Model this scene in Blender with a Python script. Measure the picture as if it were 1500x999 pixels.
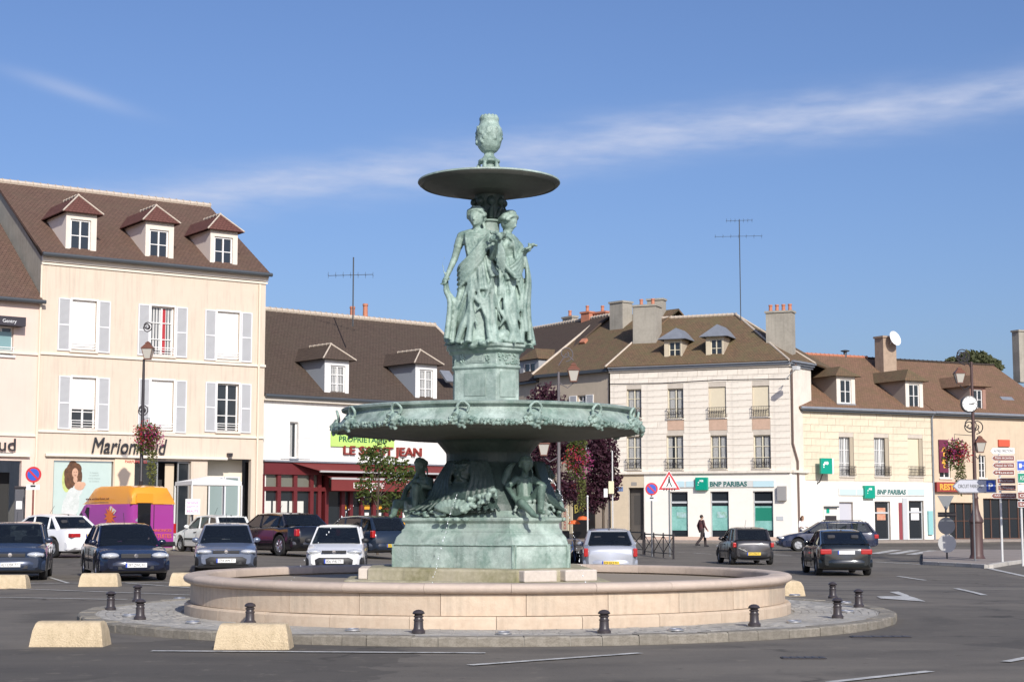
import bpy, bmesh, math, random
from mathutils import Vector, Matrix, Quaternion
R = math.radians
sc = bpy.context.scene
for o in list(bpy.data.objects): bpy.data.objects.remove(o)
COL = sc.collection
# ------------------------------------------------------------------ camera, sky, sun, exposure
F_PX, CX, CY, HOR, CAMH = 2400.0, 750.0, 499.5, 757.0, 1.6
PITCH = math.atan((HOR - CY) / F_PX)
cam_d = bpy.data.cameras.new('camera'); cam = bpy.data.objects.new('camera', cam_d); COL.objects.link(cam)
cam.location = (0, 0, CAMH); cam.rotation_euler = (R(90) + PITCH, 0, 0)
cam_d.sensor_width = 36; cam_d.lens = 36 * F_PX / 1500.0; cam_d.clip_end = 3000; cam_d.clip_start = .1
sc.camera = cam
SUN_AZ, SUN_EL = R(19), R(31)        # azimuth to the right of straight behind the camera
to_sun = Vector((math.sin(SUN_AZ) * math.cos(SUN_EL), -math.cos(SUN_AZ) * math.cos(SUN_EL), math.sin(SUN_EL)))
sun_d = bpy.data.lights.new('sun', 'SUN'); sun_d.energy = 4.15; sun_d.angle = R(.53); sun_d.color = (1, .95, .87)
sun = bpy.data.objects.new('sun', sun_d); COL.objects.link(sun)
sun.rotation_euler = to_sun.to_track_quat('Z', 'Y').to_euler(); sun.location = (20, -40, 60)
world = bpy.data.worlds.new('World'); sc.world = world; world.use_nodes = True
wn = world.node_tree.nodes; wl = world.node_tree.links
for n in list(wn): wn.remove(n)
w_out = wn.new('ShaderNodeOutputWorld'); w_bg = wn.new('ShaderNodeBackground'); w_bg.inputs[1].default_value = .115
sky = wn.new('ShaderNodeTexSky'); sky.sky_type = 'NISHITA'; sky.sun_disc = False
sky.sun_elevation = SUN_EL; sky.sun_rotation = math.atan2(to_sun.x, to_sun.y)
sky.air_density = 1.0; sky.dust_density = 2.0; sky.ozone_density = 6.0
def cirrus():
    tc = wn.new('ShaderNodeTexCoord')
    def dirpx(px, py):
        v = Vector(((px - CX) / F_PX, 1, -(py - CY) / F_PX)); v.rotate(Matrix.Rotation(PITCH, 3, 'X')); return v.normalized()
    a, b = dirpx(120, 310), dirpx(1500, 132)
    nrm = a.cross(b).normalized()
    if nrm.z < 0: nrm = -nrm
    dot = wn.new('ShaderNodeVectorMath'); dot.operation = 'DOT_PRODUCT'; dot.inputs[1].default_value = nrm
    wl.new(tc.outputs['Generated'], dot.inputs[0])
    nz = wn.new('ShaderNodeTexNoise'); nz.inputs['Scale'].default_value = 9; nz.inputs['Detail'].default_value = 6; nz.inputs['Roughness'].default_value = .62
    mp = wn.new('ShaderNodeMapping'); mp.inputs['Scale'].default_value = (.7, .7, 3.4); mp.inputs['Rotation'].default_value = (0, R(-8), 0)
    wl.new(tc.outputs['Generated'], mp.inputs[0]); wl.new(mp.outputs[0], nz.inputs[0])
    def M(op, x, y=None):
        m = wn.new('ShaderNodeMath'); m.operation = op
        for i, q in enumerate((x, y)):
            if q is None: continue
            if isinstance(q, (int, float)): m.inputs[i].default_value = q
            else: wl.new(q, m.inputs[i])
        return m.outputs[0]
    off = M('MULTIPLY', M('SUBTRACT', nz.outputs['Fac'], .5), .022)
    d = M('DIVIDE', M('ADD', dot.outputs['Value'], off), .0125)
    g = M('POWER', 2.718, M('MULTIPLY', M('MULTIPLY', d, d), -1.0))
    n2 = wn.new('ShaderNodeTexNoise'); n2.inputs['Scale'].default_value = 42; n2.inputs['Detail'].default_value = 5
    wl.new(mp.outputs[0], n2.inputs[0])
    g = M('MULTIPLY', g, M('ADD', M('MULTIPLY', n2.outputs['Fac'], 1.5), -.1))
    # a second short wisp high on the left
    c, e = dirpx(20, 108), dirpx(190, 160)
    n3 = c.cross(e).normalized()
    d3 = wn.new('ShaderNodeVectorMath'); d3.operation = 'DOT_PRODUCT'; d3.inputs[1].default_value = n3
    wl.new(tc.outputs['Generated'], d3.inputs[0])
    mid = dirpx(105, 135)
    d4 = wn.new('ShaderNodeVectorMath'); d4.operation = 'DISTANCE'; d4.inputs[1].default_value = mid
    wl.new(tc.outputs['Generated'], d4.inputs[0])
    q1 = M('DIVIDE', M('ADD', d3.outputs['Value'], M('MULTIPLY', off, .25)), .0042); q2 = M('DIVIDE', d4.outputs['Value'], .034)
    g2 = M('POWER', 2.718, M('MULTIPLY', M('ADD', M('MULTIPLY', q1, q1), M('MULTIPLY', q2, q2)), -1.0))
    tot = M('MINIMUM', M('ADD', M('MULTIPLY', g, .72), M('MULTIPLY', g2, .28)), .8)
    mix = wn.new('ShaderNodeMixRGB'); mix.inputs[2].default_value = (5.2, 5.6, 6.9, 1)
    tn = wn.new('ShaderNodeMixRGB'); tn.blend_type = 'MULTIPLY'; tn.inputs[0].default_value = 1; tn.inputs[2].default_value = (1.0, .95, 1.05, 1)
    wl.new(sky.outputs[0], tn.inputs[1]); wl.new(tot, mix.inputs[0]); wl.new(tn.outputs[0], mix.inputs[1]); return mix.outputs[0]
wl.new(cirrus(), w_bg.inputs[0]); wl.new(w_bg.outputs[0], w_out.inputs[0])
sc.view_settings.view_transform = 'Standard'; sc.view_settings.look = 'None'
sc.view_settings.exposure = .1; sc.view_settings.gamma = 1; sc.view_settings.use_curve_mapping = False
sc.render.engine = 'CYCLES'
# ------------------------------------------------------------------ pixel helpers (photograph 1500 x 999)
def ray(px, py):
    v = Vector(((px - CX) / F_PX, 1.0, -(py - CY) / F_PX)); v.rotate(Matrix.Rotation(PITCH, 3, 'X')); return v
def at(px, py, Y):
    v = ray(px, py); return Vector((0, 0, CAMH)) + v * (Y / v.y)
def S(t): t = max(0., min(1., t)); return t * t * (3 - 2 * t)
def gz(x, y):
    return .27 * S((-x - 2) / 6) * S((y - 45) / 9) - .2 * S((x + 1) / 4) * S((y - 32) / 14) * S((92 - y) / 25)
def ground(px, py, off=0.):
    v = ray(px, py); Y = 30.
    for _ in range(40):
        p = Vector((0, 0, CAMH)) + v * (Y / v.y); h = CAMH - gz(p.x, p.y) - off
        Y = .5 * Y + .5 * (v.y * h / -v.z)
    p = Vector((0, 0, CAMH)) + v * (Y / v.y); p.z = gz(p.x, p.y) + off; return p
def xat(px, Y, z=0.):
    zc = Y * math.cos(PITCH) + (z - CAMH) * math.sin(PITCH); return (px - CX) / F_PX * zc
# ------------------------------------------------------------------ materials
MATS = {}
def mat(name, col, rough=.8, metal=0., var=.0, vscale=3., bump=0., bscale=20., var2=None, stretch=(1, 1, 1), coat=0., trans=0., spec=.5, streak=0., dirt=0., coords='Object', orand=0., pale=0.):
    if name in MATS: return MATS[name]
    m = bpy.data.materials.new(name); m.use_nodes = True; nt = m.node_tree; N = nt.nodes; Lk = nt.links
    b = N['Principled BSDF']; c4 = tuple(col) + (1,)
    b.inputs['Base Color'].default_value = c4; b.inputs['Roughness'].default_value = rough; b.inputs['Metallic'].default_value = metal
    b.inputs['Specular IOR Level'].default_value = spec
    if coat: b.inputs['Coat Weight'].default_value = coat; b.inputs['Coat Roughness'].default_value = .04
    if trans: b.inputs['Transmission Weight'].default_value = trans
    tc = N.new('ShaderNodeTexCoord'); mp = N.new('ShaderNodeMapping'); mp.inputs['Scale'].default_value = stretch
    Lk.new(tc.outputs[coords], mp.inputs[0])
    cur = None
    def mixin(cur, fac, color, mode='MIX'):
        x = N.new('ShaderNodeMixRGB'); x.blend_type = mode; Lk.new(fac, x.inputs[0])
        if cur is None: x.inputs[1].default_value = c4
        else: Lk.new(cur, x.inputs[1])
        x.inputs[2].default_value = tuple(color) + (1,); return x.outputs[0]
    def ramp(src, lo, hi, top=1.):
        r = N.new('ShaderNodeMapRange'); r.inputs[1].default_value = lo; r.inputs[2].default_value = hi; r.inputs[4].default_value = top; Lk.new(src, r.inputs[0]); return r.outputs[0]
    def noise(scale, detail=6, rg=.6, vec=None):
        n = N.new('ShaderNodeTexNoise'); n.inputs['Scale'].default_value = scale; n.inputs['Detail'].default_value = detail; n.inputs['Roughness'].default_value = rg
        Lk.new(vec or mp.outputs[0], n.inputs[0]); return n.outputs['Fac']
    if var:
        dark = var2 or tuple(c * .55 for c in col)
        cur = mixin(cur, ramp(noise(vscale), .38, .68, var), dark)
        cur = mixin(cur, ramp(noise(vscale * 6.3), .42, .7, var * .6), tuple(min(1, c * 1.25) for c in col))
    if streak:
        mp2 = N.new('ShaderNodeMapping'); mp2.inputs['Scale'].default_value = (3.2, 3.2, .22); Lk.new(tc.outputs[coords], mp2.inputs[0])
        cur = mixin(cur, ramp(noise(2.2, 5, .6, mp2.outputs[0]), .5, .78, streak), tuple(c * .42 for c in col))
    if pale:
        cur = mixin(cur, ramp(noise(vscale * .7, 7, .7), .5, .66, pale), tuple(min(1, c * 1.7 + .06) for c in col))
    if orand:
        oi = N.new('ShaderNodeObjectInfo'); cur = mixin(cur, ramp(oi.outputs['Random'], 0, 1, orand), tuple(c * .45 for c in col))
    if False:
        g = N.new('ShaderNodeNewGeometry')
        cur = mixin(cur, ramp(g.outputs['Pointiness'], .5, .42, dirt), tuple(c * .25 for c in col))
        cur = mixin(cur, ramp(g.outputs['Pointiness'], .52, .62, dirt * .7), tuple(min(1, c * 1.7) for c in col))
    if cur is not None: Lk.new(cur, b.inputs['Base Color'])
    if bump:
        bp = N.new('ShaderNodeBump'); bp.inputs['Strength'].default_value = bump; bp.inputs['Distance'].default_value = .02
        Lk.new(noise(bscale, 5, .65), bp.inputs['Height']); Lk.new(bp.outputs[0], b.inputs['Normal'])
    MATS[name] = m; return m
def tile_mat(name, c1, c2, mortar, bw=.2, bh=.17, moss=None):
    if name in MATS: return MATS[name]
    m = bpy.data.materials.new(name); m.use_nodes = True; nt = m.node_tree; N = nt.nodes; Lk = nt.links; b = N['Principled BSDF']
    b.inputs['Roughness'].default_value = .9; b.inputs['Specular IOR Level'].default_value = .2
    uv = N.new('ShaderNodeUVMap'); uv.uv_map = 'UVMap'
    br = N.new('ShaderNodeTexBrick'); br.inputs['Color1'].default_value = tuple(c1) + (1,); br.inputs['Color2'].default_value = tuple(c2) + (1,); br.inputs['Mortar'].default_value = tuple(mortar) + (1,)
    br.inputs['Scale'].default_value = 1; br.inputs['Mortar Size'].default_value = .012; br.inputs['Brick Width'].default_value = bw; br.inputs['Row Height'].default_value = bh; br.inputs['Bias'].default_value = -.1
    Lk.new(uv.outputs[0], br.inputs[0])
    n = N.new('ShaderNodeTexNoise'); n.inputs['Scale'].default_value = .9; n.inputs['Detail'].default_value = 8; n.inputs['Roughness'].default_value = .7; Lk.new(uv.outputs[0], n.inputs[0])
    r = N.new('ShaderNodeMapRange'); r.inputs[1].default_value = .42; r.inputs[2].default_value = .7; r.inputs[4].default_value = .75; Lk.new(n.outputs['Fac'], r.inputs[0])
    x = N.new('ShaderNodeMixRGB'); Lk.new(r.outputs[0], x.inputs[0]); Lk.new(br.outputs['Color'], x.inputs[1]); x.inputs[2].default_value = tuple(moss or [c * .6 for c in c1]) + (1,)
    n2 = N.new('ShaderNodeTexNoise'); n2.inputs['Scale'].default_value = 5; n2.inputs['Detail'].default_value = 6; Lk.new(uv.outputs[0], n2.inputs[0])
    r2 = N.new('ShaderNodeMapRange'); r2.inputs[1].default_value = .5; r2.inputs[2].default_value = .75; r2.inputs[4].default_value = .5; Lk.new(n2.outputs['Fac'], r2.inputs[0])
    y = N.new('ShaderNodeMixRGB'); Lk.new(r2.outputs[0], y.inputs[0]); Lk.new(x.outputs[0], y.inputs[1]); y.inputs[2].default_value = tuple(min(1, c * 1.5) for c in c2) + (1,)
    Lk.new(y.outputs[0], b.inputs['Base Color'])
    bp = N.new('ShaderNodeBump'); bp.inputs['Strength'].default_value = .6; bp.inputs['Distance'].default_value = .02; Lk.new(br.outputs['Fac'], bp.inputs['Height']); bp.invert = True
    Lk.new(bp.outputs[0], b.inputs['Normal']); MATS[name] = m; return m
def glass_mat(name, tint, opac, rough=.02):
    if name in MATS: return MATS[name]
    m = bpy.data.materials.new(name); m.use_nodes = True; nt = m.node_tree; N = nt.nodes; Lk = nt.links
    for n in list(N): N.remove(n)
    out = N.new('ShaderNodeOutputMaterial'); tr = N.new('ShaderNodeBsdfTransparent'); tr.inputs[0].default_value = tuple(tint) + (1,)
    gl = N.new('ShaderNodeBsdfGlossy'); gl.inputs['Roughness'].default_value = rough; gl.inputs['Color'].default_value = (.95, .97, 1, 1)
    df = N.new('ShaderNodeBsdfDiffuse'); df.inputs[0].default_value = (.012, .015, .018, 1)
    fr = N.new('ShaderNodeFresnel'); fr.inputs[0].default_value = 1.5
    a = N.new('ShaderNodeMixShader'); a.inputs[0].default_value = opac; Lk.new(tr.outputs[0], a.inputs[1]); Lk.new(df.outputs[0], a.inputs[2])
    c = N.new('ShaderNodeMixShader'); Lk.new(fr.outputs[0], c.inputs[0]); Lk.new(a.outputs[0], c.inputs[1]); Lk.new(gl.outputs[0], c.inputs[2]); Lk.new(c.outputs[0], out.inputs[0])
    MATS[name] = m; return m
# ------------------------------------------------------------------ mesh builder
class MB:
    def __init__(s): s.v = []; s.f = []; s.uv = {}
    def add(s, vs, fs, M=None):
        o = len(s.v); s.v += [tuple(M @ Vector(p)) if M else tuple(p) for p in vs]; s.f += [tuple(i + o for i in f) for f in fs]; return s
    def box(s, x0, x1, y0, y1, z0, z1, M=None):
        return s.add([(x0, y0, z0), (x1, y0, z0), (x1, y1, z0), (x0, y1, z0), (x0, y0, z1), (x1, y0, z1), (x1, y1, z1), (x0, y1, z1)],
                     [(0, 3, 2, 1), (4, 5, 6, 7), (0, 1, 5, 4), (1, 2, 6, 5), (2, 3, 7, 6), (3, 0, 4, 7)], M)
    def quad(s, a, b, c, d, uv=None):
        s.add([a, b, c, d], [(0, 1, 2, 3)])
        if uv: s.uv[len(s.f) - 1] = uv
        return s
    def prism(s, poly, y0, y1, M=None):       # poly in (x,z), extruded along y
        n = len(poly); a = sum(poly[i][0] * poly[(i + 1) % n][1] - poly[(i + 1) % n][0] * poly[i][1] for i in range(n))
        if a < 0: poly = poly[::-1]
        vs = [(p[0], y0, p[1]) for p in poly] + [(p[0], y1, p[1]) for p in poly]
        fs = [tuple(range(n)), tuple(range(2 * n - 1, n - 1, -1))] + [(i, i + n, (i + 1) % n + n, (i + 1) % n) for i in range(n)]
        return s.add(vs, fs, M)
    def tube(s, pts, rad, n=8, cap=True):
        pts = [Vector(p) for p in pts]; k = len(pts); rad = rad if isinstance(rad, (list, tuple)) else [rad] * k
        rings = []; up = Vector((0, 0, 1))
        for i, p in enumerate(pts):
            t = (pts[min(i + 1, k - 1)] - pts[max(i - 1, 0)]); t = t.normalized() if t.length > 1e-9 else Vector((0, 0, 1))
            if i == 0: a = t.cross(up if abs(t.z) < .95 else Vector((1, 0, 0))).normalized()
            else: a = (a - t * a.dot(t)); a = a.normalized() if a.length > 1e-6 else t.orthogonal().normalized()
            b = t.cross(a); rings.append([p + (a * math.cos(2 * math.pi * j / n) + b * math.sin(2 * math.pi * j / n)) * rad[i] for j in range(n)])
        return s.loft(rings, cap)
    def loft(s, rings, cap=True, closed=True, flip=False):
        n = len(rings[0]); vs = [p for r in rings for p in r]; fs = []
        for i in range(len(rings) - 1):
            for j in range(n if closed else n - 1):
                q = (i * n + j, i * n + (j + 1) % n, (i + 1) * n + (j + 1) % n, (i + 1) * n + j); fs.append(q[::-1] if flip else q)
        if cap:
            e = tuple(range(n))[::-1]; t = tuple((len(rings) - 1) * n + j for j in range(n)); fs.append(e[::-1] if flip else e); fs.append(t[::-1] if flip else t)
        return s.add(vs, fs)
    def lathe(s, prof, n=32, M=None, a0=0., a1=2 * math.pi, cap=True):
        full = abs(a1 - a0 - 2 * math.pi) < 1e-6; k = n if full else n + 1; vs = []; fs = []
        for (r, z) in prof:
            for j in range(k):
                a = a0 + (a1 - a0) * j / n; vs.append((r * math.cos(a), r * math.sin(a), z))
        for i in range(len(prof) - 1):
            for j in range(n):
                fs.append((i * k + j, i * k + (j + 1) % k, (i + 1) * k + (j + 1) % k, (i + 1) * k + j))
        if full and cap:
            if prof[0][0] > 1e-4: fs.append(tuple(range(k))[::-1])
            if prof[-1][0] > 1e-4: fs.append(tuple((len(prof) - 1) * k + j for j in range(k)))
        return s.add(vs, fs, M)
    def ell(s, c, r, n=8, m=6, M=None):
        vs = [(0, 0, -1)]; fs = []
        for i in range(1, m):
            t = -math.pi / 2 + math.pi * i / m
            for j in range(n): a = 2 * math.pi * j / n; vs.append((math.cos(t) * math.cos(a), math.cos(t) * math.sin(a), math.sin(t)))
        vs.append((0, 0, 1)); L = len(vs) - 1
        for j in range(n): fs.append((0, 1 + (j + 1) % n, 1 + j))
        for i in range(m - 2):
            for j in range(n): fs.append((1 + i * n + j, 1 + i * n + (j + 1) % n, 1 + (i + 1) * n + (j + 1) % n, 1 + (i + 1) * n + j))
        for j in range(n): fs.append((L, 1 + (m - 2) * n + j, 1 + (m - 2) * n + (j + 1) % n))
        r = r if isinstance(r, (tuple, list)) else (r, r, r)
        T = Matrix.Translation(Vector(c)) @ (M.to_4x4() if M else Matrix.Identity(4)) @ Matrix.Diagonal((*r, 1))
        return s.add(vs, fs, T)
    def mesh(s, name, m, smooth=None, weld=False):
        me = bpy.data.meshes.new(name); me.from_pydata(s.v, [], s.f)
        if s.uv:
            ul = me.uv_layers.new(name='UVMap')
            for fi, u in s.uv.items():
                for k, li in enumerate(me.polygons[fi].loop_indices): ul.data[li].uv = u[k]
        if weld:
            bm = bmesh.new(); bm.from_mesh(me); bmesh.ops.remove_doubles(bm, verts=bm.verts, dist=.0005); bm.to_mesh(me); bm.free()
        if smooth:
            for p in me.polygons: p.use_smooth = True
            me.set_sharp_from_angle(angle=R(smooth))
        if m: me.materials.append(m)
        me.validate(); return me
    def build(s, name, m, parent=None, smooth=None, M=None, weld=False, bevel=0.):
        o = bpy.data.objects.new(name, s.mesh(name, m, smooth, weld)); COL.objects.link(o); o.parent = parent
        if M is not None: o.matrix_local = M
        if bevel:
            b = o.modifiers.new('bevel', 'BEVEL'); b.width = bevel; b.segments = 2; b.limit_method = 'ANGLE'
        return o
def inst(me, name, parent=None, M=None):
    o = bpy.data.objects.new(name, me); COL.objects.link(o); o.parent = parent
    if M is not None: o.matrix_local = M
    return o
def tag(o, label, cat, group=None):
    o['label'] = label; o['category'] = cat
    if group: o['group'] = group
    return o
def struct(o): o['kind'] = 'structure'; return o
def stuff(o): o['kind'] = 'stuff'; return o
def thing(name, label, cat, loc=(0, 0, 0), rz=0., group=None):
    o = bpy.data.objects.new(name, None); COL.objects.link(o); o.location = loc; o.rotation_euler = (0, 0, rz); o.empty_display_size = .2
    return tag(o, label, cat, group)
def TRS(loc=(0, 0, 0), rot=(0, 0, 0), s=(1, 1, 1)):
    from mathutils import Euler
    return Matrix.Translation(Vector(loc)) @ Euler(rot).to_matrix().to_4x4() @ Matrix.Diagonal((*s, 1))
def text_mesh(body, size, m, depth=.01, width=None, shear=0., bold=0.):
    cu = bpy.data.curves.new('lettering', 'FONT'); cu.body = body; cu.size = size; cu.extrude = depth; cu.align_x = 'CENTER'; cu.align_y = 'CENTER'; cu.shear = shear; cu.offset = bold; cu.resolution_u = 3
    o = bpy.data.objects.new('t', cu); COL.objects.link(o); dg = bpy.context.evaluated_depsgraph_get(); dg.update()
    me = bpy.data.meshes.new_from_object(o.evaluated_get(dg)); bpy.data.objects.remove(o)
    xs = [v.co.x for v in me.vertices] or [0]; ys = [v.co.y for v in me.vertices] or [0]
    cx, cy, w = (max(xs) + min(xs)) / 2, (max(ys) + min(ys)) / 2, max(xs) - min(xs)
    k = (width / w) if width and w > 0 else 1
    for v in me.vertices: v.co.x = (v.co.x - cx) * k; v.co.y -= cy
    me.materials.clear(); me.materials.append(m); return me
def text(body, size, m, parent, M, depth=.01, width=None, name='lettering', **kw):
    return inst(text_mesh(body, size, m, depth, width, **kw), name, parent, M)
FRONT = Matrix.Rotation(R(90), 4, 'X')     # text plane xy -> xz facing -y
# ------------------------------------------------------------------ palette
M_ASPH = None
def asphalt():
    m = bpy.data.materials.new('asphalt'); m.use_nodes = True; N = m.node_tree.nodes; Lk = m.node_tree.links; b = N['Principled BSDF']; b.inputs['Roughness'].default_value = .85; b.inputs['Specular IOR Level'].default_value = .3
    g = N.new('ShaderNodeNewGeometry')
    def nz(s, d=6, r=.6, st=None):
        n = N.new('ShaderNodeTexNoise'); n.inputs['Scale'].default_value = s; n.inputs['Detail'].default_value = d; n.inputs['Roughness'].default_value = r
        if st:
            mp = N.new('ShaderNodeMapping'); mp.inputs['Scale'].default_value = st; mp.inputs['Rotation'].default_value = (0, 0, R(-4)); Lk.new(g.outputs['Position'], mp.inputs[0]); Lk.new(mp.outputs[0], n.inputs[0])
        else: Lk.new(g.outputs['Position'], n.inputs[0])
        return n.outputs['Fac']
    def rmp(x, a, c, t=1.):
        r = N.new('ShaderNodeMapRange'); r.inputs[1].default_value = a; r.inputs[2].default_value = c; r.inputs[4].default_value = t; Lk.new(x, r.inputs[0]); return r.outputs[0]
    def mix(f, a, c):
        x = N.new('ShaderNodeMixRGB'); Lk.new(f, x.inputs[0])
        if isinstance(a, tuple): x.inputs[1].default_value = a + (1,)
        else: Lk.new(a, x.inputs[1])
        x.inputs[2].default_value = c + (1,); return x.outputs[0]
    c = mix(rmp(nz(.22, 5), .38, .66, .8), (.15, .145, .135), (.09, .088, .085))
    c = mix(rmp(nz(.9, 6, .6, (.12, 1.3, 1)), .5, .72, .6), c, (.2, .19, .175))
    c = mix(rmp(nz(.55, 5, .55, (.2, 1.6, 1)), .55, .7, .5), c, (.085, .084, .085))
    c = mix(rmp(nz(45, 3), .5, .75, .4), c, (.24, .23, .215))
    c = mix(rmp(nz(7, 5), .6, .72, .45), c, (.08, .08, .078))
    vo = N.new('ShaderNodeTexVoronoi'); vo.feature = 'DISTANCE_TO_EDGE'; vo.inputs['Scale'].default_value = .22; wv = N.new('ShaderNodeTexNoise'); wv.inputs['Scale'].default_value = 1.2; wv.inputs['Detail'].default_value = 6; Lk.new(g.outputs['Position'], wv.inputs[0])
    wm = N.new('ShaderNodeVectorMath'); wm.operation = 'MULTIPLY_ADD'; wm.inputs[1].default_value = (1.6, 1.6, 0); Lk.new(wv.outputs['Color'], wm.inputs[0]); Lk.new(g.outputs['Position'], wm.inputs[2]); Lk.new(wm.outputs[0], vo.inputs[0])
    ck = N.new('ShaderNodeMath'); ck.operation = 'MULTIPLY'; Lk.new(rmp(vo.outputs['Distance'], .016, .0, .9), ck.inputs[0]); Lk.new(rmp(nz(.35, 3), .48, .6), ck.inputs[1]); c = mix(ck.outputs[0], c, (.035, .034, .032))
    v2 = N.new('ShaderNodeTexVoronoi'); v2.inputs['Scale'].default_value = .12; Lk.new(wm.outputs[0], v2.inputs[0]); sp = N.new('ShaderNodeSeparateColor'); Lk.new(v2.outputs['Color'], sp.inputs[0]); c = mix(rmp(sp.outputs[0], .72, .74, .6), c, (.07, .069, .067)); c = mix(rmp(sp.outputs[1], .78, .8, .5), c, (.21, .205, .19))
    fcx, fcy = xat(715.5, 27.1, .6), 27.1
    ds = N.new('ShaderNodeVectorMath'); ds.operation = 'DISTANCE'; ds.inputs[1].default_value = (fcx, fcy, 0); Lk.new(g.outputs['Position'], ds.inputs[0])
    wn_ = N.new('ShaderNodeMath'); wn_.operation = 'MULTIPLY_ADD'; wn_.inputs[1].default_value = 1.5; Lk.new(nz(.3, 4), wn_.inputs[0]); Lk.new(ds.outputs['Value'], wn_.inputs[2])
    wvt = N.new('ShaderNodeMath'); wvt.operation = 'SINE'; ml = N.new('ShaderNodeMath'); ml.operation = 'MULTIPLY'; ml.inputs[1].default_value = 3.4; Lk.new(wn_.outputs[0], ml.inputs[0]); Lk.new(ml.outputs[0], wvt.inputs[0])
    tk = N.new('ShaderNodeMath'); tk.operation = 'MULTIPLY'; Lk.new(rmp(wvt.outputs[0], .1, .95, .55), tk.inputs[0]); Lk.new(rmp(nz(.5, 5, .65), .4, .62), tk.inputs[1]); c = mix(tk.outputs[0], c, (.07, .069, .067))
    c = mix(rmp(nz(2.6, 7, .7), .58, .66, .5), c, (.2, .19, .17)); c = mix(rmp(nz(3.7, 6, .7), .62, .68, .6), c, (.06, .058, .056))
    wt_ = N.new('ShaderNodeMixRGB'); wt_.blend_type = 'MULTIPLY'; wt_.inputs[0].default_value = 1; wt_.inputs[2].default_value = (1.1, 1.01, .89, 1); Lk.new(c, wt_.inputs[1]); c = wt_.outputs[0]
    Lk.new(c, b.inputs['Base Color'])
    bp = N.new('ShaderNodeBump'); bp.inputs['Strength'].default_value = .35; bp.inputs['Distance'].default_value = .01; Lk.new(nz(70, 3), bp.inputs['Height']); Lk.new(bp.outputs[0], b.inputs['Normal'])
    return m
M_ASPH = asphalt()
M_PAINT = mat('road_paint', (.6, .59, .55), .7, var=.95, vscale=5, var2=(.17, .165, .155))
M_PAV = mat('pavement', (.3, .255, .22), .9, var=.5, vscale=.8, bump=.2)
M_KERB = mat('kerb_granite', (.34, .31, .255), .85, var=.85, vscale=3.5, var2=(.14, .12, .09), bump=.6, bscale=30, orand=.5, coords='Generated')
M_SETT = mat('setts', (.40, .38, .34), .85, var=.75, vscale=1.1, bump=.4, bscale=25, coords='Object')
M_STONE = mat('basin_stone', (.60, .49, .37), .8, var=.6, vscale=1.2, var2=(.46, .3, .19), bump=.3, bscale=24, streak=.45, orand=.28, pale=.3)
M_COPE = mat('coping_stone', (.57, .465, .38), .75, var=.55, vscale=1.1, var2=(.36, .29, .24), bump=.3, bscale=24, orand=.3)
M_PLINTH = mat('plinth_stone', (.42, .38, .28), .85, var=.85, vscale=1.3, var2=(.2, .19, .09), bump=.4, bscale=18, streak=.5)
M_BRZ = mat('patina_bronze', (.295, .36, .32), .5, var=.8, vscale=2.4, var2=(.13, .225, .18), bump=.5, bscale=26, streak=.75, pale=.6)
M_BRZD = mat('wet_shaded_bronze', (.05, .08, .068), .45, var=.7, vscale=2.5, var2=(.022, .036, .03), bump=.35, bscale=26, streak=.5, pale=.25)  # wet bronze, with the shade under the bowls also darkened into the colour
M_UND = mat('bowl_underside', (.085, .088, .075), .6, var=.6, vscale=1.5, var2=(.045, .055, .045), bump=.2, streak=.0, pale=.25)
M_BRZ2 = mat('patina_bronze_pale', (.285, .375, .325), .48, var=.9, vscale=4.2, var2=(.075, .14, .115), bump=.5, bscale=34, streak=.85, pale=.5)
M_CONC = mat('bumper_concrete', (.62, .5, .33), .9, var=.6, vscale=7, var2=(.42, .33, .2), bump=1., bscale=45, streak=.3)
M_IRON = mat('dark_iron', (.035, .03, .032), .45, spec=.5, var=.4, vscale=5)
M_BOLL = mat('bollard_paint', (.05, .042, .045), .38, var=.3, vscale=8)
# ------------------------------------------------------------------ ground, markings
def ground_sheet():
    xs = [-2500, -600, -200, -90, -50] + [-36 + 2 * i for i in range(37)] + [50, 90, 200, 600, 2500]
    ys = [-60, -10, 5, 12, 18] + [22 + 2 * i for i in range(46)] + [130, 180, 400, 1000, 2800]
    m = MB(); m.v = [(x, y, gz(x, y)) for y in ys for x in xs]; n = len(xs)
    m.f = [(j * n + i, j * n + i + 1, (j + 1) * n + i + 1, (j + 1) * n + i) for j in range(len(ys) - 1) for i in range(n - 1)]
    struct(m.build('road', M_ASPH, smooth=60))
ground_sheet()
mk = []
def stripe(a, b, w, n=12, name='road_marking'):
    a, b = ground(*a), ground(*b); m = MB(); d = (b - a); d.z = 0; s = Vector((-d.y, d.x, 0)).normalized() * w / 2; rows = []
    for i in range(n + 1):
        p = a.lerp(b, i / n); rows.append([Vector((q.x, q.y, gz(q.x, q.y) + .012)) for q in (p - s, p + s)])
    for i in range(n): m.quad(rows[i][0], rows[i][1], rows[i + 1][1], rows[i + 1][0])
    o = m.build(name, M_PAINT); struct(o); return o
for a, b, w in [((222, 954), (711, 957), .12), ((688, 975), (938, 957), .12), ((1215, 1000), (1363, 984), .12), ((1473, 970), (1520, 961), .12),
                ((1315, 844), (1355, 850), .14), ((1400, 862), (1442, 872), .14), ((0, 861.5), (286, 872), .1), ((-10, 875), (186, 878.5), .1),
                ((171, 853), (290, 862), .1), ((30, 855), (250, 853), .1), ((73, 846), (101, 854.5), .1), ((1283, 823), (1446, 832), .2), ((1446, 832), (1510, 846), .2),
                ((992, 809), (1003, 809), .12), ((1016, 810), (1042, 811.5), .12), ((1130, 812), (1160, 814), .12)]:
    stripe(a, b, w)
for k in range(5):
    x = 1280 + k * 27; stripe((x, 811 + k * .6), (x + 34, 805.5 + k * .4), .5, name='crossing_stripe')
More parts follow.
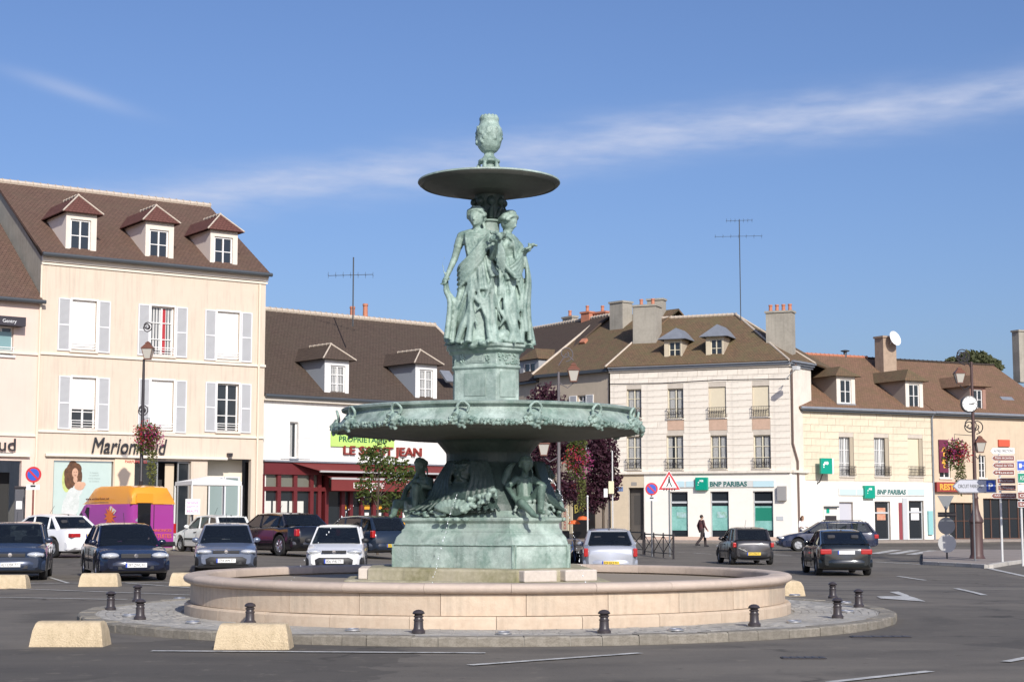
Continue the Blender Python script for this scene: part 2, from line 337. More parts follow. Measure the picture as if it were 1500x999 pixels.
def arrow():
    pts = [(1284, 873), (1322, 872.4), (1303, 866.5), (1316, 866), (1356, 880.5), (1290, 876)]
    m = MB(); v = [ground(*p, off=.012) for p in pts]; m.add([tuple(q) for q in v], [(0, 5, 4, 1), (1, 4, 3, 2)]); struct(m.build('road_arrow', M_PAINT))
arrow()
# ------------------------------------------------------------------ the traffic island
FC = Vector((xat(715.5, 27.1, .6), 27.1, 0)); RI = 6.5; rng = random.Random(4)
isl = MB(); isl.lathe([(.1, .098), (RI - .29, .098), (RI - .27, .11), (RI - .012, .11), (RI - .012, -.1)], 96, Matrix.Translation(FC)); islo = struct(isl.build('island_paving', mat('sett_joint', (.31, .29, .25), .95, var=.5), smooth=30))
def setts():
    m = MB(); r = 4.93
    while r < 6.2:
        dr = .115; n = int(2 * math.pi * r / .17); off = rng.random()
        for i in range(n):
            a0 = 2 * math.pi * (i + off) / n; a1 = a0 + 2 * math.pi / n * .95; z = .106 + rng.uniform(-.003, .003); t = [rng.uniform(-.002, .002) for _ in range(4)]
            c = [((r + .004) * math.cos(a0), (r + .004) * math.sin(a0)), ((r + dr - .004) * math.cos(a0), (r + dr - .004) * math.sin(a0)), ((r + dr - .004) * math.cos(a1), (r + dr - .004) * math.sin(a1)), ((r + .004) * math.cos(a1), (r + .004) * math.sin(a1))]
            m.add([(x + FC.x, y + FC.y, .07) for x, y in c] + [(x + FC.x, y + FC.y, z + t[k]) for k, (x, y) in enumerate(c)],
                  [(4, 5, 6, 7), (0, 1, 5, 4), (1, 2, 6, 5), (2, 3, 7, 6), (3, 0, 4, 7)])
        r += dr
    o = m.build('paving_setts', M_SETT); o.parent = islo; stuff(o)
setts()
NK = 84
def wedge(r0, r1, z0, z1, da, seg=3, rnd=.02, prof=None):
    m = MB(); prof = prof or [(r0, z0), (r1, z0), (r1, z1 - rnd), (r1 - rnd, z1), (r0 + rnd, z1), (r0, z1 - rnd)]
    rings = [[(r * math.cos(da * (i / seg - .5)), r * math.sin(da * (i / seg - .5)), z) for r, z in prof] for i in range(seg + 1)]
    return m.loft(rings, True, True)
aa = 0.; kr = random.Random(9); kmes = {}
while aa < 2 * math.pi - .01:                      # kerb stones of uneven length
    w = kr.choice((.05, .062, .075, .09)); w = min(w, 2 * math.pi - aa); kq = round(w, 3)
    if kq not in kmes: kmes[kq] = wedge(RI - .27, RI, -.06, .125, w - .0022, 3, .022).mesh('kerb_stone', M_KERB, 35)
    inst(kmes[kq], 'kerb_stone', islo, TRS(FC + Vector((0, 0, kr.uniform(-.012, .004))), (kr.uniform(-.001, .001), 0, aa + w / 2), (1 + kr.uniform(-.0015, .0015),) * 2 + (1,))); aa += w
# ------------------------------------------------------------------ fountain: stone basin
ft = thing('fountain', 'green bronze tiered fountain with draped statues in a round stone basin', 'fountain', FC)
bw = MB().lathe([(4.5, .0), (4.76, .0), (4.76, .55), (4.5, .55)], 120).build('basin_wall', mat('wall_core', (.3, .25, .19), .9), ft, 30)
NS = 26
wst = wedge(4.6, 4.79, .275, .57, 2 * math.pi / NS * .993, 6, .006).mesh('wall_stone', M_STONE, 35)
pst = wedge(4.6, 4.88, .06, .268, 2 * math.pi / NS * .994, 6, .03).mesh('plinth_stone', M_STONE, 35)
cpf = [(4.53, .575), (4.84, .575), (4.885, .60), (4.905, .635), (4.90, .668), (4.87, .695), (4.82, .708), (4.58, .708), (4.545, .695), (4.53, .67)]
cst = wedge(0, 0, 0, 0, 2 * math.pi / NS * .996, 8, prof=cpf).mesh('coping_stone', M_COPE, 50)
for i in range(NS):
    a = 2 * math.pi * i / NS
    for me, nm, o in ((wst, 'wall_stone', .5), (pst, 'plinth_stone', .15), (cst, 'coping_stone', .32)):
        inst(me, nm, bw, TRS((0, 0, rng.uniform(-.002, .002)), (0, 0, a + o * 2 * math.pi / NS)))
m_w = bpy.data.materials.new('water'); m_w.use_nodes = True; _b = m_w.node_tree.nodes['Principled BSDF']
_b.inputs['Base Color'].default_value = (.035, .045, .035, 1); _b.inputs['Roughness'].default_value = .06; _b.inputs['IOR'].default_value = 1.33
_n = m_w.node_tree.nodes.new('ShaderNodeTexNoise'); _n.inputs['Scale'].default_value = 7; _n.inputs['Detail'].default_value = 3
_p = m_w.node_tree.nodes.new('ShaderNodeBump'); _p.inputs['Strength'].default_value = .4; _p.inputs['Distance'].default_value = .05
m_w.node_tree.links.new(_n.outputs[0], _p.inputs['Height']); m_w.node_tree.links.new(_p.outputs[0], _b.inputs['Normal'])
struct(MB().lathe([(.05, .4), (4.52, .4)], 64, Matrix.Translation(FC), cap=False).build('water', m_w))
# hexagon (truncated triangle) rings: corner half width s at distance rc from the axis
AL = R(33)
def hexring(rc, s, z, k=3):
    pts = []
    for c in (AL - 2 * math.pi / 3, AL, AL + 2 * math.pi / 3):
        d = Vector((math.sin(c), -math.cos(c), 0)); t = Vector((math.cos(c), math.sin(c), 0))
        pts += [tuple(d * rc - t * s + Vector((0, 0, z))), tuple(d * rc + t * s + Vector((0, 0, z)))]
    return pts
def hexloft(name, prof, m, parent, smooth=None):
    mb = MB(); mb.loft([hexring(rc, s, z) for rc, s, z in prof], True); return mb.build(name, m, parent, smooth, bevel=.012)
hexloft('stone_plinth', [(2.32, .8, .1), (2.32, .8, .6), (2.28, .78, .615)], M_PLINTH, ft)
hexloft('stone_plinth', [(1.95, .72, .6), (1.95, .72, .775), (1.92, .7, .80), (1.7, .6, .805)], M_PLINTH, ft)
for c in (AL - 2 * math.pi / 3, AL, AL + 2 * math.pi / 3):      # the pale projecting stone blocks at the corners
    for k in (-1, 1):
        d = Vector((math.sin(c), -math.cos(c), 0)); t = Vector((math.cos(c), math.sin(c), 0)); M = Matrix((( t.x, -d.x, 0, (d * 2.0 + t * k * .38).x), (t.y, -d.y, 0, (d * 2.0 + t * k * .38).y), (0, 0, 1, 0), (0, 0, 0, 1)))
        MB().box(-.3, .3, -.1, .2, .615, .792).build('corner_block', mat('pale_block', (.6, .53, .46), .85, var=.4, bump=.3), ft, M=M, bevel=.02)
hexloft('pedestal_base', [(1.56, .53, .80), (1.55, .525, 1.16), (1.535, .52, 1.18), (1.53, .52, 1.2), (1.50, .51, 1.28), (1.45, .49, 1.33), (1.42, .485, 1.345), (1.42, .485, 1.39), (1.375, .47, 1.42), (1.36, .465, 1.5), (1.42, .485, 1.54), (1.42, .485, 1.585), (1.33, .45, 1.60), (1.26, .42, 1.66), (1.24, .41, 1.70), (.9, .3, 1.705)], M_BRZ, ft, 40)
# bronze corner straps and plate seams on the base
for c in (AL - math.pi / 3,):
    pass
def sculpt(mb, voxel, smooth=2, name='sculpture', m=None, parent=None, M=None):
    me = mb.mesh('tmp', None); o = bpy.data.objects.new('tmp', me); COL.objects.link(o)
    r = o.modifiers.new('r', 'REMESH'); r.mode = 'VOXEL'; r.voxel_size = voxel; r.use_smooth_shade = True
    if smooth: s = o.modifiers.new('s', 'SMOOTH'); s.factor = .5; s.iterations = smooth
    dg = bpy.context.evaluated_depsgraph_get(); dg.update(); me2 = bpy.data.meshes.new_from_object(o.evaluated_get(dg)); bpy.data.objects.remove(o); bpy.data.meshes.remove(me)
    me2.name = name; me2.materials.clear(); me2.materials.append(m)
    for p in me2.polygons: p.use_smooth = True
    return inst(me2, name, parent, M)
def cap(mb, a, b, r0, r1, n=10):          # tapered limb with round ends
    a, b = Vector(a), Vector(b); d = (b - a); L = d.length; d = d.normalized() if L > 1e-6 else Vector((0, 0, 1)); pts = []; rad = []
    for k in range(3): t = math.pi / 2 * (1 - k / 3); pts.append(a - d * r0 * math.sin(t)); rad.append(max(.001, r0 * math.cos(t)))
    pts.append(a); rad.append(r0); pts.append(b); rad.append(r1)
    for k in range(1, 4): t = math.pi / 2 * k / 3; pts.append(b + d * r1 * math.sin(t)); rad.append(max(.001, r1 * math.cos(t)))
    mb.tube(pts, rad, n)
def chain(mb, pts, rad, n=8):
    pts = [Vector(p) for p in pts]; out = []; rr = []
    k = len(pts)
    for i in range((k - 1) * 4 + 1):
        f = i / 4; j = min(int(f), k - 2); t = f - j
        p0, p1, p2, p3 = pts[max(j - 1, 0)], pts[j], pts[j + 1], pts[min(j + 2, k - 1)]
        out.append(.5 * ((2 * p1) + (p2 - p0) * t + (2 * p0 - 5 * p1 + 4 * p2 - p3) * t * t + (3 * p1 - p0 - 3 * p2 + p3) * t ** 3))
        rr.append(rad[j] * (1 - t) + rad[j + 1] * t)
    mb.tube(out, rr, n)
def hand(mb, w, d, side, grip=.5, s=1.):          # palm and five fingers; d = direction, side = thumb side
    w = Vector(w); d = Vector(d).normalized(); t = Vector(side); t = (t - d * t.dot(d)).normalized(); nrm = d.cross(t)
    cap(mb, w, w + d * .07 * s, .026 * s, .034 * s, 8)
    for k in range(4):
        b = w + d * .085 * s + t * (.027 - .018 * k) * s; L = (.06, .072, .066, .05)[k] * s; m1 = b + d * L * .5 + nrm * grip * .01 * s; e = m1 + (d * (1 - grip) + nrm * grip).normalized() * L * .55
        chain(mb, [b, m1, e], [.0095 * s, .009 * s, .007 * s], 6)
    chain(mb, [w + d * .02 * s + t * .03 * s, w + d * .05 * s + t * .055 * s, w + d * .085 * s + t * .05 * s + nrm * .02 * s * grip], [.012 * s, .01 * s, .008 * s], 6)
def head(mb, c, yaw, tilt, rr, curls=True):
    c = Vector(c); Q = Matrix.Rotation(yaw, 3, 'Z') @ Matrix.Rotation(tilt, 3, 'X')
    P = lambda x, y, z: c + Q @ Vector((x, y, z))
    mb.ell(c, (.08, .096, .115), 12, 10, Q); mb.ell(P(0, -.035, -.055), (.05, .05, .055), 10, 8, Q)
    cap(mb, P(0, -.088, .012), P(0, -.106, -.028), .008, .013, 6); cap(mb, P(-.035, -.078, .026), P(.035, -.078, .026), .01, .01, 6)
    cap(mb, P(-.018, -.088, -.056), P(.018, -.088, -.056), .007, .007, 6); mb.ell(P(0, -.078, -.088), (.02, .018, .016), 6, 5)
    for s in (-1, 1): mb.ell(P(s * .03, -.077, .008), (.014, .01, .008), 6, 5); mb.ell(P(s * .074, .0, -.005), (.01, .018, .028), 6, 5)
    for i in range(80):
        a = rr.uniform(-.25, math.pi + .25); e = rr.uniform(-.1, 1.5); x, y, z = math.cos(a) * math.cos(e) * .096, math.sin(a) * math.cos(e) * .112 - .002, math.sin(e) * .125
        if y < -.02 and z < .06: continue
        mb.ell(P(x, y, z), rr.uniform(.024, .038), 6, 5)
    for i in range(13): a = math.pi * (i / 12); mb.ell(P(math.cos(a) * .088, -.02 - .035 * math.sin(a), .045 + .055 * math.sin(a)), .022, 6, 5)
    mb.ell(P(0, .11, .02), (.05, .045, .05), 8, 6); chain(mb, [P(.05, .08, -.04), P(.08, .05, -.13), P(.08, .0, -.2)], [.02, .018, .008], 6)
def nymph(seed, armL, armR, yaw, tilt, hip=.03, knee=1, train=(-1, -.2), tw=1.):
    rr = random.Random(seed); mb = MB()
    # trunk
    chain(mb, [(hip, 0, .9), (hip * .6, .005, 1.04), (0, 0, 1.13), (-.01, -.005, 1.28), (0, .0, 1.4)], [.15, .135, .115, .13, .105], 14)
    mb.ell((hip, .03, .93), (.165, .13, .13), 12, 8)
    for s in (-1, 1): mb.ell((s * .068, -.095, 1.275), (.058, .055, .058), 10, 8); cap(mb, (s * .06, 0, 1.41), (s * .165, .005, 1.385), .06, .055)
    chain(mb, [(0, 0, 1.42), (0, -.005, 1.49), (0, -.015, 1.55)], [.055, .045, .047], 10); head(mb, (0, -.02, 1.6), yaw, tilt, rr)
    for s, (sh, el, wr) in ((1, armL), (-1, armR)):
        sh, el, wr = Vector(sh), Vector(el), Vector(wr); cap(mb, sh, el, .05, .04); cap(mb, el, wr, .041, .027); d = (wr - el).normalized(); hand(mb, wr, d, (-s, -.4, .3), .6, 1.05)
        for k in range(3): q = el.lerp(sh, .55 + .13 * k); mb.ell(q, .055, 8, 6)
    # legs under the cloth
    cap(mb, (hip + knee * .075, -.02, .88), (knee * .1, -.13, .5), .09, .07); cap(mb, (knee * .1, -.13, .5), (knee * .1, -.03, .08), .066, .05)
    cap(mb, (hip - knee * .07, .01, .88), (-knee * .075, -.02, .48), .09, .07)
    for s in (-1, 1): cap(mb, (s * .085, -.06, .035), (s * .095, -.2, .025), .04, .03); [cap(mb, (s * (.075 + .012 * k), -.21, .02), (s * (.075 + .014 * k), -.245, .015), .012, .01, 6) for k in range(4)]
    # skirt core and folds
    N = 28; rings = []
    for z, rx, ry, oy in ((1.0, .148, .118, 0), (.8, .178, .148, 0), (.55, .195, .172, -.01), (.3, .222, .197, 0), (.05, .248, .222, .01), (.0, .248, .222, .01)):
        rings.append([(hip * z + rx * math.cos(2 * math.pi * j / N), oy + ry * math.sin(2 * math.pi * j / N), z) for j in range(N)])
    mb.loft(rings[::-1], True)
    for i in range(16):
        a = 2 * math.pi * (i + rr.uniform(-.3, .3)) / 16; b = a + rr.uniform(-.5, .5); zt = rr.choice((1.02, .98, .8, .7)); pts = []; rad = []
        for k in range(6):
            t = k / 5; z = zt * (1 - t); w = .15 + (.31 - .15) * max(0., 1 - z) ** .9; aa = a + (b - a) * t + .1 * math.sin(t * 5 + i)
            pts.append((hip * z + w * math.cos(aa) * 1.04, (w * .9) * math.sin(aa), z + .01)); rad.append(.012 + rr.choice((.022, .03, .036)) * t ** .7)
        chain(mb, pts, rad, 7)
    for i in range(24):                                      # swinging cross folds from hip to shin
        a = rr.uniform(0, 6.28); b = a + rr.choice((-1, 1)) * rr.uniform(.6, 1.2); z0, z1 = rr.uniform(.6, .95), rr.uniform(.1, .45)
        chain(mb, [(hip + (.19 + .11 * (1 - (z0 + (z1 - z0) * t))) * math.cos(a + (b - a) * t), (.17 + .11 * (1 - (z0 + (z1 - z0) * t))) * math.sin(a + (b - a) * t), z0 + (z1 - z0) * t - .06 * math.sin(3.14 * t)) for t in (0, .33, .66, 1)], [.008, .02, .022, .01], 6)
    # overfold hem at the hips, girdle, and a mantle across the body
    for i in range(17):
        a = 2 * math.pi * (i + rr.uniform(-.2, .2)) / 17; zt = 1.12; zb = .74 + .1 * math.sin(a * 3 + seed) + rr.uniform(-.05, .05)
        chain(mb, [(hip + .125 * math.cos(a), .105 * math.sin(a), zt), (hip + .18 * math.cos(a), .155 * math.sin(a), .95), (hip + .225 * math.cos(a + .1), .195 * math.sin(a + .1), zb)], [.01, .022, .032], 6)
    for k in range(5):
        o = k * .055
        chain(mb, [(.17, .02, 1.43 - o * .3), (.1, -.135, 1.3 - o), (-.02, -.175, 1.12 - o), (-.16, -.13, .98 - o * 1.2), (-.22, .02, .93 - o)], [.01, .018, .022, .024, .012], 6)
    for k in range(4):
        o = k * .03; chain(mb, [(-.12, -.02, 1.42), (-.1 + o, -.13, 1.33), (-.07 + o * 1.3, -.14, 1.15), (-.05 + o * 1.5, -.14, 1.04)], [.008, .013, .014, .01], 6)
    for k in range(5):                                       # neckline and chest folds
        o = k * .03; chain(mb, [(-.13, -.04, 1.4 - o), (0, -.125 - .006 * k, 1.34 - o * 1.6), (.13, -.04, 1.4 - o)], [.007, .011, .007], 6)
    w = Vector(armR[2] if train[0] < 0 else armL[2]); td = Vector((train[0], train[1], 0)).normalized(); tp_ = Vector((-td.y, td.x, 0))
    for k in range(6):                                       # cloth gathered in the hand and falling to the ground
        u = k / 5; j = rr.uniform(-.02, .02); mid = td * tw * (.24 + .05 * (k % 2) + j) + tp_ * (-.16 + .3 * u) + Vector((0, 0, .5)); end = td * tw * (.27 + .06 * (k % 2)) + tp_ * (-.2 + .38 * u) + Vector((0, 0, .06 + .1 * ((k + 1) % 2)))
        chain(mb, [w, (w + mid) / 2 + td * .035, mid, end], [.014, .024, .032, .036], 7)
    return mb
FS = 1.325
n1 = nymph(3, ((.175, 0, 1.385), (.2, -.06, 1.1), (.27, -.2, 1.235)), ((-.175, 0, 1.385), (-.255, .02, 1.1), (-.315, -.1, .86)), R(-6), R(4))
for k in range(26):
    r_ = random.Random(50 + k); n1.ell((.29 + r_.uniform(-.09, .09), -.25 + r_.uniform(-.06, .06), 1.31 + r_.uniform(-.05, .06)), r_.uniform(.016, .032), 6, 5)
for k in range(4): chain(n1, [(.29, -.24, 1.27), (.3 + .02 * k, -.26, 1.1), (.27 + .025 * k, -.22, .95 - .04 * k)], [.012, .018, .01], 6)
chain(n1, [(-.33, -.1, .84), (-.36, -.11, 1.0), (-.35, -.05, 1.12)], [.008, .007, .006], 6)
ZS = 4.40
sculpt(n1, .011, 1, 'statue', M_BRZ2, ft, TRS((-.2, -.30, ZS), (0, 0, R(-10)), (FS * 1.12, FS * 1.12, FS)))['label'] = 'bronze woman in draped robe facing front holding up her skirt'
n2 = nymph(8, ((.175, 0, 1.385), (.2, -.07, 1.13), (.1, -.17, 1.2)), ((-.175, 0, 1.385), (-.24, .0, 1.1), (-.21, -.16, .92)), R(4), R(24), -.03, -1, (.45, -.8), .78)
for k in range(10): r_ = random.Random(80 + k); n2.ell((.08 + r_.uniform(-.05, .05), -.27 + r_.uniform(-.05, .05), 1.25 + r_.uniform(-.03, .05)), r_.uniform(.016, .028), 6, 5)
s2 = sculpt(n2, .011, 1, 'statue', M_BRZ2, ft, TRS((.31, -.12, ZS), (0, 0, R(60)), (FS * 1.1, FS * 1.1, FS * .985))); s2['label'] = 'bronze woman in draped robe turned right with bowed head'
s3 = inst(s2.data, 'statue', ft, TRS((-.08, .38, ZS), (0, 0, R(185)), (FS,) * 3)); s3['label'] = 'bronze draped woman at the back of the column'
# dolphin and plants at the statues' feet, ragged ground
gr = MB(); rr = random.Random(21)
for i in range(70): a = rr.uniform(0, 6.28); q = rr.uniform(.25, .66); gr.ell((q * math.cos(a), q * math.sin(a), ZS + rr.uniform(-.03, .05)), (rr.uniform(.05, .12), rr.uniform(.05, .12), rr.uniform(.03, .07)), 7, 5)
chain(gr, [(.15, -.55, ZS + .08), (.25, -.52, ZS + .16), (.38, -.42, ZS + .12), (.42, -.35, ZS + .3)], [.09, .1, .07, .03], 10)
for i in range(9): a = R(200 + 35 * i); chain(gr, [(.55 * math.cos(a), .55 * math.sin(a), ZS), (.68 * math.cos(a), .68 * math.sin(a), ZS + .04), (.78 * math.cos(a), .78 * math.sin(a), ZS - .0)], [.05, .04, .015], 6)
sculpt(gr, .018, 1, 'rocky_ground', M_BRZ2, ft)
# column behind the statues, capital, top bowl, urn
LP = lambda prof, name, m, n=40, sm=35: MB().lathe(prof, n).build(name, m, ft, sm)
LP([(.24, ZS), (.24, ZS + .1), (.19, ZS + .14), (.175, 6.2), (.19, 6.25), (.175, 6.3), (.175, 6.48), (.21, 6.5), (.21, 6.53)], 'column', M_BRZ)
cpm = MB(); cpm.lathe([(.15, 6.5), (.17, 6.6), (.19, 6.75), (.25, 6.93), (.25, 6.98), (.14, 7.0)], 20)
for i in range(8):
    a = R(45 * i + 10); cpm.ell((.25 * math.cos(a), .25 * math.sin(a), 6.83), (.07, .07, .07), 8, 6); chain(cpm, [(.18 * math.cos(a), .18 * math.sin(a), 6.55), (.23 * math.cos(a), .23 * math.sin(a), 6.68), (.29 * math.cos(a), .29 * math.sin(a), 6.74)], [.05, .045, .02], 6)
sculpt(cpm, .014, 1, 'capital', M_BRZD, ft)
zt = 7.16
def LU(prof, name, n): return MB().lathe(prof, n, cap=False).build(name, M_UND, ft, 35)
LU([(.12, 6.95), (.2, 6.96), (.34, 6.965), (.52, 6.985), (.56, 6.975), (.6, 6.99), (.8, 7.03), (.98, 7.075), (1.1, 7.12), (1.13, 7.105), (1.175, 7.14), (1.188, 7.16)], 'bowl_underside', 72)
LP([(1.1, 7.15), (1.188, 7.16), (1.197, 7.167), (1.19, 7.195), (1.16, 7.2), (1.1, 7.17), (.6, 7.1), (.1, 7.1)], 'top_bowl', M_BRZ, 72)
um = MB(); um.lathe([(.2, 7.1), (.2, 7.3), (.13, 7.32), (.12, 7.5), (.21, 7.52), (.21, 7.56), (.14, 7.59), (.1, 7.64), (.09, 7.68), (.15, 7.71), (.21, 7.78), (.24, 7.88), (.255, 8.0), (.245, 8.1), (.2, 8.16), (.18, 8.22), (.19, 8.25), (.19, 8.29), (.13, 8.3), (.12, 8.28)], 24)
for i in range(5): a = R(72 * i + 30); chain(um, [(.1 * math.cos(a), .1 * math.sin(a), 7.34), (.2 * math.cos(a), .2 * math.sin(a), 7.4), (.19 * math.cos(a), .19 * math.sin(a), 7.5)], [.05, .06, .03], 7)
for i in range(60):
    a = rr.uniform(0, 6.28); z = rr.uniform(7.84, 8.1); um.ell((.242 * math.cos(a), .242 * math.sin(a), z), (.03, .03, .035), 6, 5)
for i in range(12): a = R(30 * i); um.ell((.14 * math.cos(a), .14 * math.sin(a), 8.31), (.035, .035, .03), 6, 5)
for i_, v_ in enumerate(um.v): um.v[i_] = (v_[0] * .88, v_[1] * .88, v_[2])
sculpt(um, .013, 1, 'urn', M_BRZ2, ft)
# upper pedestal
hexloft('upper_pedestal', [(.66, .26, 3.2), (.62, .24, 3.35), (.585, .225, 3.42), (.575, .22, 3.5), (.575, .22, 4.0), (.61, .235, 4.02), (.61, .235, 4.05), (.58, .22, 4.07), (.58, .22, 4.25), (.6, .23, 4.27), (.66, .25, 4.3), (.66, .25, 4.34), (.7, .27, 4.36), (.7, .27, 4.41), (.4, .15, 4.42)], M_BRZ, ft, 40)
def face_frame(c, rc, z): d = Vector((math.sin(c), -math.cos(c), 0)); t = Vector((math.cos(c), math.sin(c), 0)); p = d * rc; return Matrix(((t.x, -d.x, 0, p.x), (t.y, -d.y, 0, p.y), (0, 0, 1, z), (0, 0, 0, 1)))
def apo(rc, s): c60 = math.cos(math.pi / 3); return rc * c60 + s * math.sin(math.pi / 3)
for c in (AL - math.pi / 3, AL + math.pi / 3, AL + math.pi):
    Mf = face_frame(c, apo(.575, .22), 3.5); pn = MB()
    pn.box(-.2, .2, -.012, .01, .06, .44); pn.build('panel', M_BRZ, ft, M=Mf, bevel=.006)
    pl = MB(); pl.box(-.18, .18, -.014, .01, .60, .73); pl.box(-.15, .15, -.022, 0, .625, .705); pl.build('inscription_plate', M_BRZ, ft, M=Mf, bevel=.005)
    rl = MB()
    for k in range(26): s_ = rr.choice((-1, 1)); rl.ell((s_ * rr.uniform(.2, .27), -.004, rr.uniform(.6, .74)), rr.uniform(.012, .022), 6, 4)
    stuff(rl.build('relief', M_BRZ2, ft, 50, Mf))
for c in (AL, AL - 2 * math.pi / 3, AL + 2 * math.pi / 3):
    Mf = face_frame(c, .582, 3.5); rl = MB()
    for k in range(44): rl.ell((rr.uniform(-.19, .19), -.004, rr.uniform(.585, .745)), rr.uniform(.012, .024), 6, 4)
    stuff(rl.build('relief', M_BRZ2, ft, 50, Mf)); MB().box(-.15, .15, -.014, .01, .04, .46).build('panel', M_BRZ, ft, M=face_frame(c, .575, 3.5), bevel=.006)
# middle basin
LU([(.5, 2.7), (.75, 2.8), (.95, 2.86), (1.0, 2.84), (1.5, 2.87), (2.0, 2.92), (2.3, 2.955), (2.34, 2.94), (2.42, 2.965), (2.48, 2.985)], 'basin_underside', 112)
LP([(2.3, 2.99), (2.48, 2.985), (2.52, 3.01), (2.53, 3.04), (2.49, 3.09), (2.42, 3.16), (2.36, 3.24), (2.34, 3.27), (2.36, 3.3), (2.42, 3.31), (2.43, 3.345), (2.40, 3.36), (2.3, 3.35), (2.2, 3.28), (1.2, 3.2), (.3, 3.2)], 'middle_basin', M_BRZ, 112)
NM = 14; mm = MB(); rm = random.Random(5)
Q = Matrix.Rotation(R(-18), 3, 'Y')
mm.ell((2.5, 0, 2.99), (.07, .1, .14), 10, 8); mm.ell((2.57, 0, 2.96), (.045, .05, .05), 8, 6); mm.ell((2.585, 0, 2.9), (.035, .055, .03), 8, 6); cap(mm, (2.56, 0, 3.04), (2.6, 0, 2.97), .018, .026, 6)
for s in (-1, 1):
    mm.ell((2.56, s * .038, 3.03), .018, 6, 5); chain(mm, [(2.46, s * .06, 3.1), (2.48, s * .09, 3.22), (2.5, s * .03, 3.31), (2.5, 0, 3.32)], [.022, .026, .024, .02], 7)
    for k in range(14): mm.ell((2.5 + rm.uniform(-.03, .04), s * rm.uniform(.07, .15), 2.98 + rm.uniform(-.12, .14)), rm.uniform(.022, .04), 6, 5)
for k in range(8): mm.ell((2.55 + rm.uniform(-.02, .02), rm.uniform(-.06, .06), 2.84 + rm.uniform(-.07, .03)), rm.uniform(.02, .035), 6, 5)
for i_, v_ in enumerate(mm.v): mm.v[i_] = (v_[0], v_[1], 3.36 - (3.36 - v_[2]) * .74)
mo = sculpt(mm, .011, 1, 'lion_mask', M_BRZ2, ft)
gm = MB(); da = 2 * math.pi / NM
for k in range(90):
    t = rm.uniform(.14, .86); a = (t - .0) * da; sag = math.sin(math.pi * t); z = 3.09 - .075 * sag + rm.uniform(-.04, .04); r = 2.5 + .03 * rm.random() + (.02 if z < 3.05 else 0)
    gm.ell((r * math.cos(a), r * math.sin(a), z), (rm.uniform(.018, .034),) * 3, 6, 4)
gme = gm.mesh('garland', M_BRZ2, 60)
for i in range(NM):
    a = R(-90 + 17.5) + da * i
    if i == 0: mo.matrix_local = TRS(rot=(0, 0, a))
    else: inst(mo.data, 'lion_mask', ft, TRS(rot=(0, 0, a)))
    inst(gme, 'garland', ft, TRS(rot=(0, 0, a)))
# stem with masks, reeds and scrolls, seated children, shell
st = MB(); st.lathe([(1.16, 1.66), (1.12, 1.8), (1.0, 2.02), (.86, 2.25), (.7, 2.48), (.7, 2.64), (.85, 2.82), (.95, 2.87), (.3, 2.88)], 28)
for c in (AL - math.pi / 3, AL + math.pi / 3, AL + math.pi):
    d = Vector((math.sin(c), -math.cos(c), 0)); t = Vector((math.cos(c), math.sin(c), 0)); W = lambda x, y, z: d * (y + .22) + t * x + Vector((0, 0, z))
    st.ell(W(0, .62, 2.3), (.17, .17, .23), 10, 8); cap(st, W(0, .8, 2.36), W(0, .84, 2.26), .03, .045, 7)
    for s in (-1, 1):
        st.ell(W(s * .07, .78, 2.37), .035, 6, 5); cap(st, W(s * .03, .78, 2.43), W(s * .12, .74, 2.44), .025, .02, 6); cap(st, W(s * .03, .8, 2.2), W(s * .14, .72, 2.14), .03, .02, 6)
        for k in range(6): chain(st, [W(s * (.14 + .04 * k), .66 - .03 * k, 2.5), W(s * (.2 + .06 * k), .74 - .03 * k, 2.2), W(s * (.16 + .09 * k), .84 - .02 * k, 1.95 - .02 * k), W(s * (.22 + .12 * k), .98, 1.7)], [.03, .035, .035, .03], 6)
    for k in range(10): chain(st, [W(-.1 + .022 * k, .76, 2.16), W(-.11 + .025 * k, .84, 2.02), W(-.09 + .02 * k, .86, 1.9 + .02 * (k % 3))], [.02, .024, .01], 6)
    for k in range(8): st.ell(W(rr.uniform(-.12, .12), .86, 1.86 + rr.uniform(-.08, .05)), .04, 6, 5)
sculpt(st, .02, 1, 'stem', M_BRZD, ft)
def child(seed):
    r = random.Random(seed); mb = MB()
    chain(mb, [(0, .0, .14), (0, .03, .3), (0, .06, .46), (0, .03, .58)], [.15, .14, .13, .09], 12); mb.ell((0, 0, .12), (.19, .17, .13), 10, 8)
    chain(mb, [(0, .03, .6), (0, .0, .68)], [.06, .055], 8); head(mb, (0, -.04, .76), R(-30), R(22), r)
    for s, el, wr in ((1, (.27, -.12, .42), (.14, -.3, .46)), (-1, (-.3, .0, .42), (-.24, -.2, .22))):
        cap(mb, (s * .14, .04, .54), el, .06, .05); cap(mb, el, wr, .05, .035); hand(mb, wr, Vector(wr) - Vector(el), (-s, 0, .4), .7, 1.0)
    cap(mb, (.1, -.06, .14), (.15, -.34, .42), .1, .075); cap(mb, (.15, -.34, .42), (.13, -.34, .06), .075, .05); cap(mb, (.13, -.32, .03), (.14, -.46, .01), .045, .035)
    cap(mb, (-.1, -.06, .12), (-.2, -.4, .16), .1, .075); cap(mb, (-.2, -.4, .16), (-.1, -.6, .0), .07, .05); cap(mb, (-.1, -.6, -.02), (-.06, -.72, -.05), .045, .035)
    for k in range(10): chain(mb, [(-.2 + .04 * k, -.02, .26), (-.22 + .045 * k, -.16, .2), (-.2 + .04 * k, -.22, .04)], [.02, .03, .02], 6)
    chain(mb, [(-.25, .15, .05), (-.3, .2, .4), (-.2, .22, .7), (-.1, .2, .8)], [.07, .09, .06, .02], 8)
    return mb
ch = child(2); co = None
